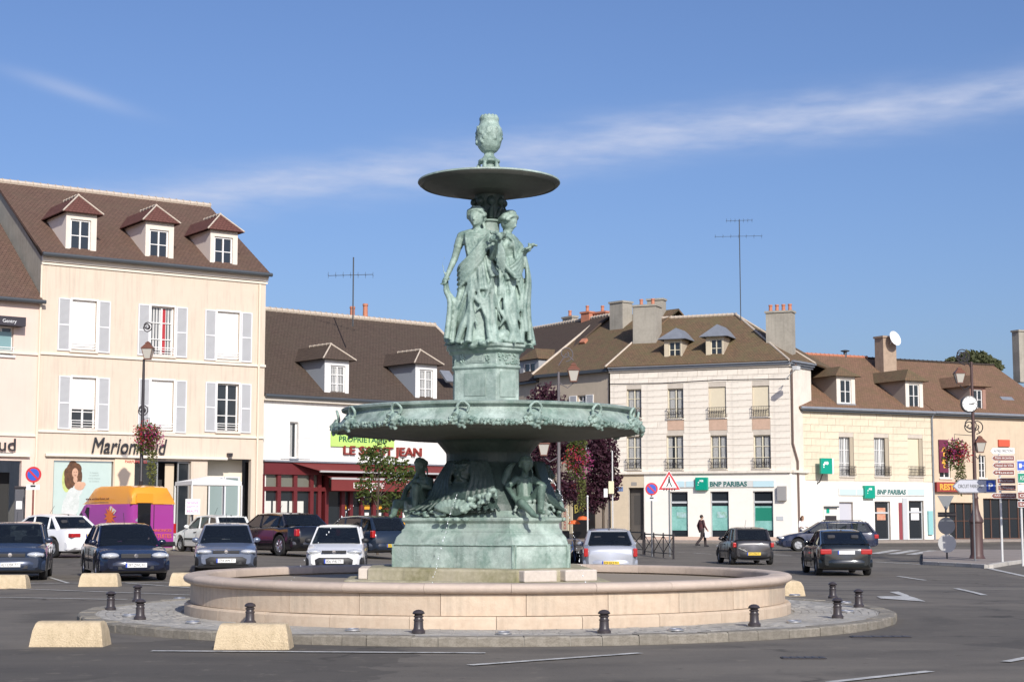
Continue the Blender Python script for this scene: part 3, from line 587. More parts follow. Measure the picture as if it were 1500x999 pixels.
for c, yw in ((AL, R(-14)), (AL - 2 * math.pi / 3, R(52)), (AL + 2 * math.pi / 3, 0)):
    d = Vector((math.sin(c), -math.cos(c), 0)); Mx = TRS(d * 1.1 + Vector((0, 0, 1.66)), (0, 0, c + yw), (1.0, 1.0, 1.0))
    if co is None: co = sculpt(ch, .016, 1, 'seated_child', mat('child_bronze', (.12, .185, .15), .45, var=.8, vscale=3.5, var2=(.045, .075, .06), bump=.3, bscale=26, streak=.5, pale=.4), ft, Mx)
    else: inst(co.data, 'seated_child', ft, Mx)
    cr = MB(); cr.box(-.26, .26, -.04, .1, 0, .22)
    for s in (-1, 1):
        for k in range(10): a = .6 * k; q = .11 - .009 * k; cr.ell((s * (.27 + q * math.cos(a) * .9), -.03, .12 + q * math.sin(a)), (.03, .04, .03), 6, 4)
    for k in range(9): a = math.pi * k / 8; cr.ell((.24 * math.cos(a), -.03, .2 + .07 * math.sin(a)), (.04, .04, .035), 6, 4)
    sculpt(cr, .014, 1, 'cartouche', M_BRZ, ft, face_frame(c, 1.33, 1.58))
for c in (AL - math.pi / 3, AL + math.pi / 3, AL + math.pi):
    sh = MB()
    for k in range(11): a = R(-75 + 15 * k); chain(sh, [(0, -.02, .04), (.22 * math.sin(a), -.12, .1 + .07 * math.cos(a)), (.36 * math.sin(a), -.08, .12 + .16 * math.cos(a))], [.03, .045, .035], 7)
    for k in range(60): x = rr.uniform(.05, .75); sh.ell((x, rr.uniform(-.16, -.0), .1 + .28 * (x / .75) + rr.uniform(-.09, .09)), rr.uniform(.025, .05), 6, 5)
    for k in range(14): x = rr.uniform(-.75, -.2); sh.ell((x, -.04, .03 + rr.uniform(-.02, .06)), (.07, .05, .03), 6, 4)
    for k in range(4): sh.ell((-.25 + .16 * k, -.14, -.04), (.08, .05, .04), 6, 4)
    sculpt(sh, .016, 1, 'shell_garland', M_BRZ2, ft, face_frame(c, apo(1.33, .45) + .02, 1.60))
# plate seams and corner mouldings on the pedestal base
for c in (AL - math.pi / 3, AL + math.pi / 3, AL):
    Mf = face_frame(c, apo(1.56, .53) if c != AL else 1.56, .8); w = 1.1 if c != AL else .5
    sm = MB(); sm.box(-w, w, -.012, .02, .355, .372)
    for s in (-1, 1): sm.box(s * w * .98 - .012, s * w * .98 + .012, -.014, .02, .0, .355)
    sm.build('seam_strip', M_BRZ2, ft, M=Mf)
# water jets (thin broken streams)
m_j = mat('spray', (.85, .9, .93), .15, spec=.8)
def jet(p0, p1, h, label, n=60):
    p0, p1 = Vector(p0), Vector(p1); mb = MB(); r = random.Random(len(label))
    for i in range(n):
        if r.random() < .3: continue
        t = i / (n - 1); p = p0.lerp(p1, t) + Vector((0, 0, 4 * h * t * (1 - t))); p += Vector([r.uniform(-1, 1) * .02 * t for _ in range(3)])
        q = .004 + .006 * r.random() ** 2; mb.ell(p, (q, q, q * (1.2 + r.random())), 6, 4)
    o = mb.build('water_jet', m_j, None, 60); stuff(o); tag(o, label, 'water'); return o
jet(FC + Vector((-1.2, -.5, 2.35)), FC + Vector((-3.2, -1.3, .4)), .35, 'thin water jet arching left from the fountain stem into the basin')
jet(FC + Vector((.95, -1.3, 2.2)), FC + Vector((1.5, -2.6, .4)), .4, 'thin water jet falling beside the seated child on the right')
jet(FC + Vector((-.42, -.75, 2.15)), FC + Vector((-.85, -2.3, .4)), .15, 'thin water jet falling in front of the fountain mask')
# ------------------------------------------------------------------ bollards, ground lights, concrete blocks
bp_ = [(.085, 0), (.085, .035), (.07, .05), (.062, .07), (.058, .16), (.064, .165), (.064, .18), (.055, .185), (.05, .205), (.062, .212), (.066, .225), (.05, .235), (.052, .245), (.074, .252), (.078, .265), (.06, .29), (.03, .305), (.0, .308)]
bme = MB().lathe(bp_[:-3], 20).mesh('post', M_BOLL, 35); bcap = MB().lathe([(.05, .235)] + bp_[-6:], 20).mesh('cap', M_BOLL, 50)
BL = [((162, 893), 'leftmost small dark bollard on the left end of the island'), ((205, 907), 'small dark bollard nearest the kerb at the island left end'), ((201, 881), 'small dark bollard furthest back at the left of the island'),
      ((366, 914), 'small dark bollard standing behind the tan concrete block'), ((613, 927), 'small dark bollard on the setts left of the fountain centre line'), ((885, 927), 'small dark bollard on the setts below the basin, right of centre'),
      ((1105, 917), 'small dark bollard before the right part of the basin wall'), ((1227, 905), 'small dark bollard nearest the kerb at the island right end'), ((1258, 889), 'rightmost small dark bollard on the island'), ((1220, 876), 'small dark bollard furthest back at the right of the island')]
for (px, py), lb in BL:
    p = ground(px, py, .108); o = thing('bollard', lb, 'bollard', p, rng.uniform(0, 6), 'small bollards round the fountain'); inst(bme, 'post', o); inst(bcap, 'cap', o); o.scale = (1.04, 1.04, .98)
lme = MB().lathe([(.11, 0), (.11, .02), (.085, .028), (.08, .02)], 20).mesh('rim', mat('steel', (.6, .6, .6), .35, .8), 40); lg = MB().lathe([(.001, .018), (.085, .018)], 16, cap=False).mesh('lens', mat('lens', (.35, .37, .38), .1), 40)
for k, (px, py) in enumerate([(190, 902), (263, 877), (283, 912), (517, 923), (738, 928), (990, 923), (1163, 911), (1241, 896), (1238, 883), (1164, 872)]):
    p = ground(px, py, .115); o = thing('ground_light', ['flush round ground light near the leftmost bollards', 'flush ground light left of the basin, far side', 'flush ground light before the left end of the basin wall', 'flush ground light between the tan block and the next bollard', 'flush ground light under the middle of the basin wall', 'flush ground light between the two front right bollards', 'flush ground light right of the bollard by the basin right part', 'flush ground light between the right end bollards', 'flush ground light behind the rightmost bollard', 'flush ground light at the back right of the basin'][k], 'light', p, 0, 'ground lights on the island'); inst(lme, 'rim', o); inst(lg, 'lens', o)
def block_mesh():
    m = MB(); h = .31; xs = [(-.46, .46, 0, .0), (-.455, .455, .03, .0), (-.43, .43, .2, .03), (-.405, .405, .285, .075), (-.39, .39, h, .13)]
    rings = [[(a, -.22 + y, z), (b, -.22 + y, z), (b, .22 - y, z), (a, .22 - y, z)] for a, b, z, y in xs]; return m.loft(rings).mesh('block', M_CONC, 50)
kb = block_mesh()
for k, (px, py, rz, lb) in enumerate([(97, 947, 0, 'tan concrete block standing alone in the left foreground'), (368.5, 951, 0, 'tan concrete block in front of the island kerb'), (8, 862, .05, 'tan concrete block below the blue-grey hatchback'), (143.5, 859, .04, 'tan concrete block below the navy saloon'), (276, 858, .03, 'tan concrete block below the silver saloon beside the basin'), (1162, 872, R(88), 'tan concrete block seen end-on just right of the basin')]):
    p = ground(px, py); o = inst(kb, 'concrete_block', None, TRS(p + Vector((0, .2, -.005)), (0, 0, rz))); tag(o, lb, 'block', 'concrete blocks')
# ------------------------------------------------------------------ buildings
M_GLASS = mat('window_glass', (.02, .025, .03), .06, spec=.8)
M_WHITE = mat('white_frame', (.78, .77, .74), .5)
M_CREAMF = mat('cream_frame', (.72, .66, .5), .6, var=.25)
M_CURT = mat('net_curtain', (.55, .55, .53), .9, var=.4, vscale=6, stretch=(4, 4, .4))
M_ZINC = mat('zinc', (.27, .29, .32), .55, .3, var=.4, vscale=2)
M_GUT = mat('dark_gutter', (.075, .085, .095), .5, .2)
M_POT = mat('chimney_pot', (.5, .2, .12), .8, var=.3)
M_RENDER = mat('grey_render', (.38, .35, .29), .9, var=.5, vscale=1., streak=.4)
M_RIDGE = mat('ridge_mortar', (.55, .47, .38), .9, var=.4)
class Bld:
    def __init__(s, name, label, A, B, cat='building'):
        s.A = Vector((A[0], A[1], 0)); B = Vector((B[0], B[1], 0)); s.L = (B - s.A).length; s.t = (B - s.A).normalized(); s.n = Vector((-s.t.y, s.t.x, 0))
        s.ang = math.atan2(s.t.y, s.t.x); s.root = thing(name, label, cat, s.A, s.ang)
    def uv(s, px, py, y=0.):
        v = ray(px, py); o = Vector((0, 0, CAMH)); k = (s.A + s.n * y - o).dot(s.n) / v.dot(s.n); p = o + v * k; return (p - s.A).dot(s.t), p.z
    def rect(s, x0, y0, x1, y1, y=0.):
        ym, xm = (y0 + y1) / 2, (x0 + x1) / 2
        return s.uv(x0, ym, y)[0], s.uv(x1, ym, y)[0], s.uv(xm, y1, y)[1], s.uv(xm, y0, y)[1]
    def part(s, name, m, fn, parent=None, smooth=None, bevel=0.):
        mb = MB(); fn(mb); return mb.build(name, m, parent or s.root, smooth, bevel=bevel)
    def box(s, name, m, x0, x1, y0, y1, z0, z1, parent=None, bevel=0.): return s.part(name, m, lambda q: q.box(x0, x1, y0, y1, z0, z1), parent, bevel=bevel)
    def wall(s, name, m, u0, u1, z0, z1, holes, dep=.22, parent=None):
        us = sorted(set([u0, u1] + [h[0] for h in holes] + [h[1] for h in holes])); zs = sorted(set([z0, z1] + [h[2] for h in holes] + [h[3] for h in holes]))
        us = [u for u in us if u0 <= u <= u1]; zs = [z for z in zs if z0 <= z <= z1]; mb = MB()
        for i in range(len(us) - 1):
            for j in range(len(zs) - 1):
                cu, cz = (us[i] + us[i + 1]) / 2, (zs[j] + zs[j + 1]) / 2
                if not any(h[0] < cu < h[1] and h[2] < cz < h[3] for h in holes): mb.quad((us[i], 0, zs[j]), (us[i + 1], 0, zs[j]), (us[i + 1], 0, zs[j + 1]), (us[i], 0, zs[j + 1]))
        for a, b, c, d in holes:
            mb.quad((a, 0, c), (a, 0, d), (a, dep, d), (a, dep, c)); mb.quad((b, 0, c), (b, dep, c), (b, dep, d), (b, 0, d)); mb.quad((a, 0, c), (a, dep, c), (b, dep, c), (b, 0, c)); mb.quad((a, 0, d), (b, 0, d), (b, dep, d), (a, dep, d))
        return mb.build(name, m, parent or s.root, weld=True)
    def window(s, r, m=None, y=.14, rows=3, cols=2, parent=None, curtain=None, blind=0., sill=True, rail=None, sillm=None, mull=.075, name='window', dark=None):
        u0, u1, z0, z1 = r; m = m or M_WHITE; p = parent or s.root; mb = MB(); fw = .06
        mb.box(u0, u0 + fw, y, y + .06, z0, z1); mb.box(u1 - fw, u1, y, y + .06, z0, z1); mb.box(u0 + fw, u1 - fw, y, y + .06, z1 - fw, z1); mb.box(u0 + fw, u1 - fw, y, y + .06, z0, z0 + fw)
        for c in range(1, cols): x = u0 + (u1 - u0) * c / cols; mb.box(x - mull / 2, x + mull / 2, y - .012, y + .05, z0 + fw, z1 - fw)
        for k in range(1, rows): z = z0 + (z1 - z0) * k / rows; mb.box(u0 + fw, u1 - fw, y + .008, y + .045, z - .018, z + .018)
        w = mb.build(name, m, p); q = w if parent is None else p
        MB().box(u0 + .02, u1 - .02, y + .05, y + .065, z0 + .02, z1 - .02).build('pane', dark or M_GLASS, q)
        if curtain:
            cb = MB(); k = 14
            for a, b in curtain:
                xs = [u0 + fw + (u1 - u0 - 2 * fw) * (a + (b - a) * i / k) for i in range(k + 1)]
                for i in range(k): cb.quad((xs[i], y + .046 + .006 * (i % 2), z0 + fw), (xs[i + 1], y + .046 + .006 * ((i + 1) % 2), z0 + fw), (xs[i + 1], y + .046 + .006 * ((i + 1) % 2), z1 - fw), (xs[i], y + .046 + .006 * (i % 2), z1 - fw))
            cb.build('curtain', M_CURT, q)
        if blind:
            zb = z1 - (z1 - z0) * blind; bb = MB(); n = max(3, int((z1 - zb) / .09)); prof = []
            for i in range(n): a = zb + (z1 - zb) * i / n; prof += [(y - .035, a), (y - .05, a + (z1 - zb) / n * .5)]
            prof += [(y - .035, z1 - .001), (y - .02, z1 - .001), (y - .02, zb)]
            bb.v = [(u0 + .012, a, b) for a, b in prof] + [(u1 - .012, a, b) for a, b in prof]; N = len(prof)
            bb.f = [tuple(range(N)), tuple(range(2 * N - 1, N - 1, -1))] + [(i, i + N, (i + 1) % N + N, (i + 1) % N) for i in range(N)]
            bb.build('roller_blind', mat('blind_white', (.8, .79, .75), .6), q)
        if sill: MB().box(u0 - .08, u1 + .08, -.09, .2, z0 - .09, z0 - .002).build('sill', sillm or m, q, bevel=.01)
        if rail:
            rb = MB(); n = max(4, int((u1 - u0) / .11)); zt = z0 + rail[0]; yr = -.07 - rail[1]
            rb.box(u0 - .04, u1 + .04, yr - .015, yr + .015, zt, zt + .03)
            if rail[2] == 'iron':
                rb.box(u0 - .04, u1 + .04, yr - .012, yr + .012, z0 + .04, z0 + .065)
                for i in range(n + 1):
                    x = u0 + (u1 - u0) * i / n; rb.box(x - .009, x + .009, yr - .009, yr + .009, z0 + .03, zt)
                for i in range(n):
                    x = u0 + (u1 - u0) * (i + .5) / n; zc = (z0 + zt) / 2 + .02
                    rb.tube([(x + .045 * math.cos(a * math.pi / 4), yr, zc + .12 * math.sin(a * math.pi / 4)) for a in range(9)], .009, 4)
                for x in (u0 - .03, u1 + .03): rb.box(x - .012, x + .012, yr, .02, zt, zt + .025); rb.box(x - .012, x + .012, yr, .02, z0 + .04, z0 + .06)
            else:
                for k in (.35, .7): rb.box(u0 - .02, u1 + .02, yr - .012, yr + .012, z0 + rail[0] * k, z0 + rail[0] * k + .025)
                for x in (u0, u1): rb.box(x - .012, x + .012, yr, .1, zt, zt + .025); rb.box(x - .012, x + .012, yr - .01, yr + .01, z0 + .05, zt)
            rb.build('railing', M_IRON if rail[2] == 'iron' else M_WHITE, q)
        return w
    def shutter(s, u0, u1, z0, z1, m, parent, slats=True):
        mb = MB(); f = .055; zm = (z0 + z1) / 2 - .05; y0, y1 = -.06, -.012
        mb.box(u0, u0 + f, y0, y1, z0, z1); mb.box(u1 - f, u1, y0, y1, z0, z1)
        for a in (z0, zm, z1 - f): mb.box(u0 + f, u1 - f, y0, y1, a, a + f)
        o = mb.build('shutter', m[0], parent); lb = MB()
        for a, b in ((z0 + f, zm), (zm + f, z1 - f)):
            n = int((b - a) / .045)
            for i in range(n): z = a + (b - a) * i / n; h = (b - a) / n; lb.quad((u0 + f, y0 + .006, z), (u1 - f, y0 + .006, z), (u1 - f, y0 + .03, z + h), (u0 + f, y0 + .03, z + h)); lb.quad((u0 + f, y0 + .03, z + h), (u1 - f, y0 + .03, z + h), (u1 - f, y0 + .006, z + h), (u0 + f, y0 + .006, z + h))
        lo = lb.build('shutter_louvres', m[1], parent); lo['kind'] = 'stuff'; return o
    def roof(s, name, m, poly, parent=None, thick=.12):      # poly: 3-D points (local), eave edge first two
        P = [Vector(p) for p in poly]; e = (P[1] - P[0]).normalized(); nn = (P[1] - P[0]).cross(P[-1] - P[0]).normalized(); g = nn.cross(e)
        uvs = [((p - P[0]).dot(e), (p - P[0]).dot(g)) for p in P]; mb = MB(); n = len(P); mb.v = [tuple(p) for p in P] + [tuple(p - nn * thick) for p in P]
        mb.f = [tuple(range(n)), tuple(range(2 * n - 1, n - 1, -1))] + [(i, i + n, (i + 1) % n + n, (i + 1) % n)[::-1] for i in range(n)]
        mb.uv[0] = uvs; mb.uv[1] = uvs[::-1]
        for i in range(n): mb.uv[2 + i] = [(0, 0), (.1, 0), (.1, .1), (0, .1)]
        return mb.build(name, m, parent or s.root)
    def ridge(s, a, b, parent=None, n=None, r=.1, name='ridge_tile', m=None):
        a, b = Vector(a), Vector(b); d = b - a; n = n or max(2, int(d.length / .33)); key = ('ridge', r, (m or M_RIDGE).name)
        if key not in MATS:
            mb = MB(); mb.lathe([(r, -.5), (r, .42), (r * 1.28, .42), (r * 1.28, .5)], 8, Matrix.Rotation(R(90), 4, 'Y'), 0, 2 * math.pi); MATS[key] = mb.mesh('ridge_tile', m or M_RIDGE, 40)
        q = d.to_track_quat('X', 'Z').to_matrix().to_4x4()
        for i in range(n): c = a.lerp(b, (i + .5) / n); inst(MATS[key], name, parent or s.root, Matrix.Translation(c + Vector((0, 0, .02))) @ q @ Matrix.Diagonal((d.length / n * 1.0, 1, 1, 1)))
    def dormer(s, r, y0, back, apex, over, wm, rm, wr=None, cols=2, rows=2, hip=.6, ridge=True, cheek=None, arch=False, fm=None):
        u0, u1, z0, z1 = r; mb = MB(); dp = .2
        h = wr or (u0 + (u1 - u0) * .2, u1 - (u1 - u0) * .2, z0 + .05, z1 - .22)
        us = [u0, h[0], h[1], u1]; zs = [z0, h[2], h[3], z1]
        for i in range(3):
            for j in range(3):
                if (i, j) != (1, 1): mb.quad((us[i], y0, zs[j]), (us[i + 1], y0, zs[j]), (us[i + 1], y0, zs[j + 1]), (us[i], y0, zs[j + 1]))
        a, b, c, d = h
        mb.quad((a, y0, c), (a, y0, d), (a, y0 + dp, d), (a, y0 + dp, c)); mb.quad((b, y0, c), (b, y0 + dp, c), (b, y0 + dp, d), (b, y0, d)); mb.quad((a, y0, d), (b, y0, d), (b, y0 + dp, d), (a, y0 + dp, d)); mb.quad((a, y0, c), (a, y0 + dp, c), (b, y0 + dp, c), (b, y0, c))
        o = mb.build('dormer', wm, s.root, weld=True)
        cb = MB()
        for x, e in ((u0, 0), (u1, 1)):
            q = [(x, y0, z0), (x, y0, z1), (x, y0 + back, z1), (x, y0 + back, z0)]; cb.quad(*(q if e == 0 else q[::-1]))
        cb.build('cheek', cheek or wm, o)
        s.window((a + .01, b - .01, c + .01, d - .01), fm or M_WHITE, y0 + .07, rows, cols, parent=o, sill=False, mull=.06, name='window', curtain=[(.05, .95)] if arch else None)
        MB().box(u0 - .02, u1 + .02, y0 - .05, y0 + .02, z0 - .05, z0 + .04).build('sill', M_ZINC, o)
        uc = (u0 + u1) / 2; e0, e1, ye = u0 - over, u1 + over, y0 - over; za = apex; zb = z1 - .0; yb = y0 + back
        yr = y0 - over + hip * ((u1 - u0) / 2 + over)
        s.roof('dormer_roof', rm, [(e0, ye, zb), (e1, ye, zb), (uc, yr, za)], o, .05)
        s.roof('dormer_roof', rm, [(e0, yb, zb), (e0, ye, zb), (uc, yr, za), (uc, yb, za)], o, .05)
        s.roof('dormer_roof', rm, [(e1, ye, zb), (e1, yb, zb), (uc, yb, za), (uc, yr, za)], o, .05)
        if ridge:
            s.ridge((uc, yr, za), (uc, yb * .3 + yr * .7 + .6, za), o, None, .055)
            for e in (e0, e1): mb = MB(); mb.tube([(e, ye, zb + .01), (uc, yr, za + .02)], .035, 6); mb.build('hip_mortar', M_RIDGE, o)
        return o
    def chimney(s, x0, y0, x1, y1, y, dep=.7, m=None, pots=0, cap=True, potm=None):
        u0, u1, z0, z1 = s.rect(x0, y0, x1, y1, y); mb = MB(); mb.box(u0, u1, y, y + dep, z0 - 1.2, z1)
        o = mb.build('chimney', m or M_RENDER, s.root)
        if cap: MB().box(u0 - .07, u1 + .07, y - .07, y + dep + .07, z1, z1 + .13).build('chimney_cap', m or M_RENDER, o)
        for i in range(pots):
            x = u0 + (u1 - u0) * (i + .5) / pots; MB().lathe([(.13, 0), (.11, .35), (.14, .38), (.13, .46), (.07, .46)], 12, Matrix.Translation((x, y + dep / 2, z1 + .12))).build('chimney_pot', potm or M_POT, o, 40)
        return o
def XY(px, Y): return (xat(px, Y, 1.6), Y)
T_BROWN = tile_mat('roof_tiles_brown', (.16, .098, .073), (.128, .078, .06), (.065, .042, .033), .18, .15, (.12, .085, .06))
T_DARK = tile_mat('roof_tiles_dark', (.10, .072, .056), (.085, .06, .047), (.045, .035, .03), .18, .15, (.085, .066, .05))
T_MOSS = tile_mat('roof_tiles_mossy', (.2, .125, .075), (.14, .095, .06), (.065, .05, .035), .18, .15, (.135, .125, .062))
T_RED = tile_mat('roof_tiles_red', (.25, .145, .093), (.19, .113, .076), (.09, .055, .04), .2, .16, (.15, .11, .06))
T_DORM = tile_mat('dormer_tiles', (.155, .07, .056), (.128, .056, .046), (.07, .03, .025), .16, .13)
# ---- cream three-storey building on the left
B1 = Bld('cream_building', 'cream three-storey building with grey shutters and three white dormers', XY(50, 66), XY(384, 71.8))
M_CREAM = mat('cream_plaster', (.645, .545, .435), .9, var=.25, vscale=.35, var2=(.56, .46, .355), bump=.1, bscale=15, streak=.38)
M_TRIM = mat('pale_trim', (.74, .67, .57), .8, var=.15)
M_SHUT = (mat('shutter_frame', (.68, .68, .68), .6), mat('shutter_louvre', (.47, .475, .48), .6))
def b1():
    b = B1; L = b.L; gzb = .2
    top = [b.rect(105, 440, 141, 514), b.rect(221, 449, 255, 521), b.rect(318, 457, 350.5, 528)]
    midw = [b.rect(105, 553, 140, 628), b.rect(221, 557, 254, 632), b.rect(318, 562, 349.5, 632)]
    ze = b.uv(220, 389)[1]; zs1 = b.uv(220, 526.5)[1]; zs2 = b.uv(220, 636)[1]; zc = b.uv(180, 670)[1]
    shop = [b.rect(77, 675, 165, 800), b.rect(196, 675, 279, 800), b.rect(303, 672, 367, 800)]
    shop = [(r[0], r[1], .1, r[3]) for r in shop]
    b.wall('wall', M_CREAM, 0, L, -.3, ze, top + midw + shop, .24)
    st = [(0, .98), (1, 0), (0, .98)], [(.6, .0), (1, 0), (0, 0)]
    blinds = [.98, 0, .98, .62, .98, 0]
    for i, r in enumerate(top + midw):
        w = b.window(r, blind=blinds[i], curtain=[(0, 1)] if i == 1 else None, rail=(.32, -.05, 'white'), rows=3, sillm=M_TRIM)
        if i == 1:
            MB().box(r[0] + .56, r[0] + .72, .185, .189, r[2] + .1, r[3] - .1).build('curtain', mat('red_curtain', (.4, .03, .04), .8), w)
        sw = (r[1] - r[0]) * .5
        b.shutter(r[0] - .07 - sw, r[0] - .07, r[2] - .04, r[3] + .03, M_SHUT, w); b.shutter(r[1] + .07, r[1] + .07 + sw, r[2] - .04, r[3] + .03, M_SHUT, w)
        fr = MB(); fr.box(r[0] - .065, r[0], -.02, .0, r[2], r[3] + .07); fr.box(r[1], r[1] + .065, -.02, .0, r[2], r[3] + .07); fr.box(r[0], r[1], -.02, .0, r[3], r[3] + .07); fr.build('surround', M_WHITE, w)
    for z, h in ((zs1, .1), (zs2, .1)): b.box('string_course', M_TRIM, -.03, L + .03, -.07, 0, z - h / 2, z + h / 2)
    b.box('shop_cornice', M_TRIM, .35, L - 1.75, -.16, 0, zc - .02, zc + .1, bevel=.02)
    for k, (h, d) in enumerate(((.09, .06), (.12, .12), (.1, .18))): b.box('cornice', M_TRIM, -.02, L + .06, -d, 0, ze - .36 + .12 * k, ze - .36 + .12 * k + h)
    mb = MB(); mb.tube([(-.1, -.36, ze + .02), (L + .12, -.36, ze + .02)], .085, 8); mb.build('gutter', M_GUT, b.root, 40)
    for x in (L - .32, -.02): mb = MB(); mb.tube([(x, -.08, ze - .4), (x, -.08, .3)], .05, 8); mb.build('downpipe', mat('cream_pipe', (.74, .64, .5), .6), b.root, 40)
    # roof
    D = 6.2; zr = b.uv(283, 300, D)[1]; yo = -.36
    zr_ = zr
    b.roof('roof', T_BROWN, [(-.1, yo, ze + .05), (L + .08, yo, ze + .05), (L + .08, D, zr_), (-.1, D, zr_)])
    b.roof('roof', T_BROWN, [(L + .08, 2 * D - yo, ze + .05), (-.1, 2 * D - yo, ze + .05), (-.1, D, zr_), (L + .08, D, zr_)])
    b.ridge((-.1, D, zr_ + .02), (L + .08, D, zr_ + .02), n=30, r=.12)
    g = MB(); g.add([(0, 0, -.3), (0, 2 * D, -.3), (0, 2 * D, ze - .1), (0, D, zr_ - .2), (0, 0, ze - .1)], [(4, 3, 2, 1, 0)]); g.build('gable_wall', M_RENDER, b.root)
    g = MB(); g.add([(L, 0, -.3), (L, 2 * D, -.3), (L, 2 * D, ze - .1), (L, D, zr_ - .2), (L, 0, ze - .1)], [(0, 1, 2, 3, 4)]); g.build('gable_wall', M_CREAM, b.root)
    sl = (zr_ - ze) / (D - yo)
    for px0, py0, px1, py1, ax, ay, wx0, wy0, wx1, wy1 in ((96.5, 313, 141.5, 372, 107, 285, 103, 322, 133, 369), (213, 326, 254.5, 384, 220.5, 300, 219, 337, 247, 380), (308, 338.5, 348, 394, 315, 313, 314, 347.5, 341, 390)):
        y0 = .25; r = b.rect(px0, py0, px1, py1, y0); za = b.uv(ax, ay, .6)[1]; h = b.rect(wx0, wy0, wx1, wy1, y0)
        back = (r[3] - ze) / sl - y0 + .4; b.dormer(r, y0, max(1.2, back) + .8, za, .22, M_TRIM, T_DORM, h, hip=.75, cheek=mat('dormer_cheek', (.78, .68, .6), .8))
    # shop fronts
    r = shop[0]; b.box('shop_poster', mat('poster_paper', (.46, .57, .53), .5, var=.3, vscale=.6, var2=(.56, .6, .56)), r[0] + .05, r[1] - .05, .1, .13, .3, r[3] - .04)
    fx, fz = b.uv(107, 694, .1)
    def blob(name, m, els, y): 
        mb = MB()
        for cx, cz, rx, rz_ in els:
            n = 18; mb.add([(fx + cx + rx * math.cos(2 * math.pi * i / n), y, fz + cz + rz_ * math.sin(2 * math.pi * i / n)) for i in range(n)], [tuple(range(n))]); y -= .0012
        mb.build(name, m, pst)
    pst = b.root.children[-1]
    blob('printed_hair', mat('print_hair', (.13, .055, .022), .6, var=.9, vscale=9, var2=(.03, .015, .01)), [(0, .08, .3, .42), (-.12, -.22, .24, .42), (.12, .2, .24, .25), (.27, -.1, .12, .3), (-.24, .02, .14, .24), (-.02, .42, .16, .12)], .097)
    blob('printed_glow', mat('print_green', (.5, .56, .2), .6, var=.5, vscale=7), [(-.26, -.25, .2, .5)], .0985)
    blob('printed_dress', mat('print_dress', (.6, .62, .6), .6, var=.6, vscale=5, var2=(.36, .42, .38)), [(.0, -1.15, .3, .6), (.2, -.66, .22, .25), (-.18, -1.5, .26, .6)], .092)
    blob('printed_skin', mat('print_skin', (.6, .36, .24), .6, var=.4, vscale=7), [(.08, .04, .13, .2), (.1, -.22, .09, .14), (.28, -.48, .22, .18), (.42, -.42, .12, .1)], .0865)
    blob('printed_features', mat('print_dark', (.2, .06, .04), .6), [(.04, .08, .03, .012), (.13, .08, .03, .012), (.09, -.06, .04, .015)], .0815)
    for k, tx in enumerate(('la beaute', 'un parfum', 'votre instant', 'de lumiere')):
        u, z = b.uv(138, 692 + 4.2 * k, .09); text(tx, .1, mat('print_grey', (.35, .42, .4), .6), pst, Matrix.Translation((u, .094, z)) @ FRONT, .002)
    b.box('shop_pier', mat('peach_panel', (.78, .62, .44), .8), shop[0][1] + .03, shop[1][0] - .03, -.05, .0, .1, zc - .05)
    r = shop[1]; b.box('shop_interior', mat('shop_dark', (.03, .03, .03), .7), r[0], r[1], 1.2, 1.25, 0, r[3])
    u = b.uv(262, 700)[0]
    for a, c_ in ((r[0], r[0] + 1.1), (u, r[1])): b.window((a, c_, .12, r[3] - .02), mat('steel_frame', (.4, .4, .38), .4, .6), .16, 1, 1, sill=False, name='shop_window')
    b.box('display_panel', mat('peach_panel2', (.6, .5, .36), .8), u - .5, u - .1, .3, .34, .3, r[3] - .1)
    r = shop[2]; b.box('recess_back', mat('recess_cream', (.78, .72, .58), .8), r[0], r[1], .9, .95, 0, r[3])
    dm = mat('white_door_frame', (.72, .74, .74), .4); um_ = (r[0] + r[1]) / 2
    b.window((r[0] + .3, um_ - .02, .14, r[3] - .75), dm, .5, 1, 1, sill=False, name='glass_door', dark=mat('pale_glass', (.25, .32, .31), .08, spec=.8)); b.window((um_ + .02, r[1] - .3, .14, r[3] - .75), dm, .5, 1, 1, sill=False, name='glass_door', dark=MATS['pale_glass'])
    u, z = b.uv(335, 666); b.box('security_light', M_IRON, u - .1, u + .1, -.2, 0, z - .07, z + .07)
    u0, z0 = b.uv(133, 662); u1, z1 = b.uv(243, 662); sg = b.part('shop_sign', M_GUT, lambda q: q.box(u0, u1, -.03, .0, z0 - .26, z0 - .24))
    text('Marionnaud', .95, mat('sign_black', (.03, .03, .035), .4), sg, Matrix.Translation(((u0 + u1) / 2, -.1, z0 + .28)) @ FRONT, .03, u1 - u0, shear=.25)
    text('PARFUMERIES', .16, mat('sign_red', (.5, .06, .05), .5), sg, Matrix.Translation(((u0 + u1) / 2 + .3, -.06, z0 - .36)) @ FRONT, .01)
b1()
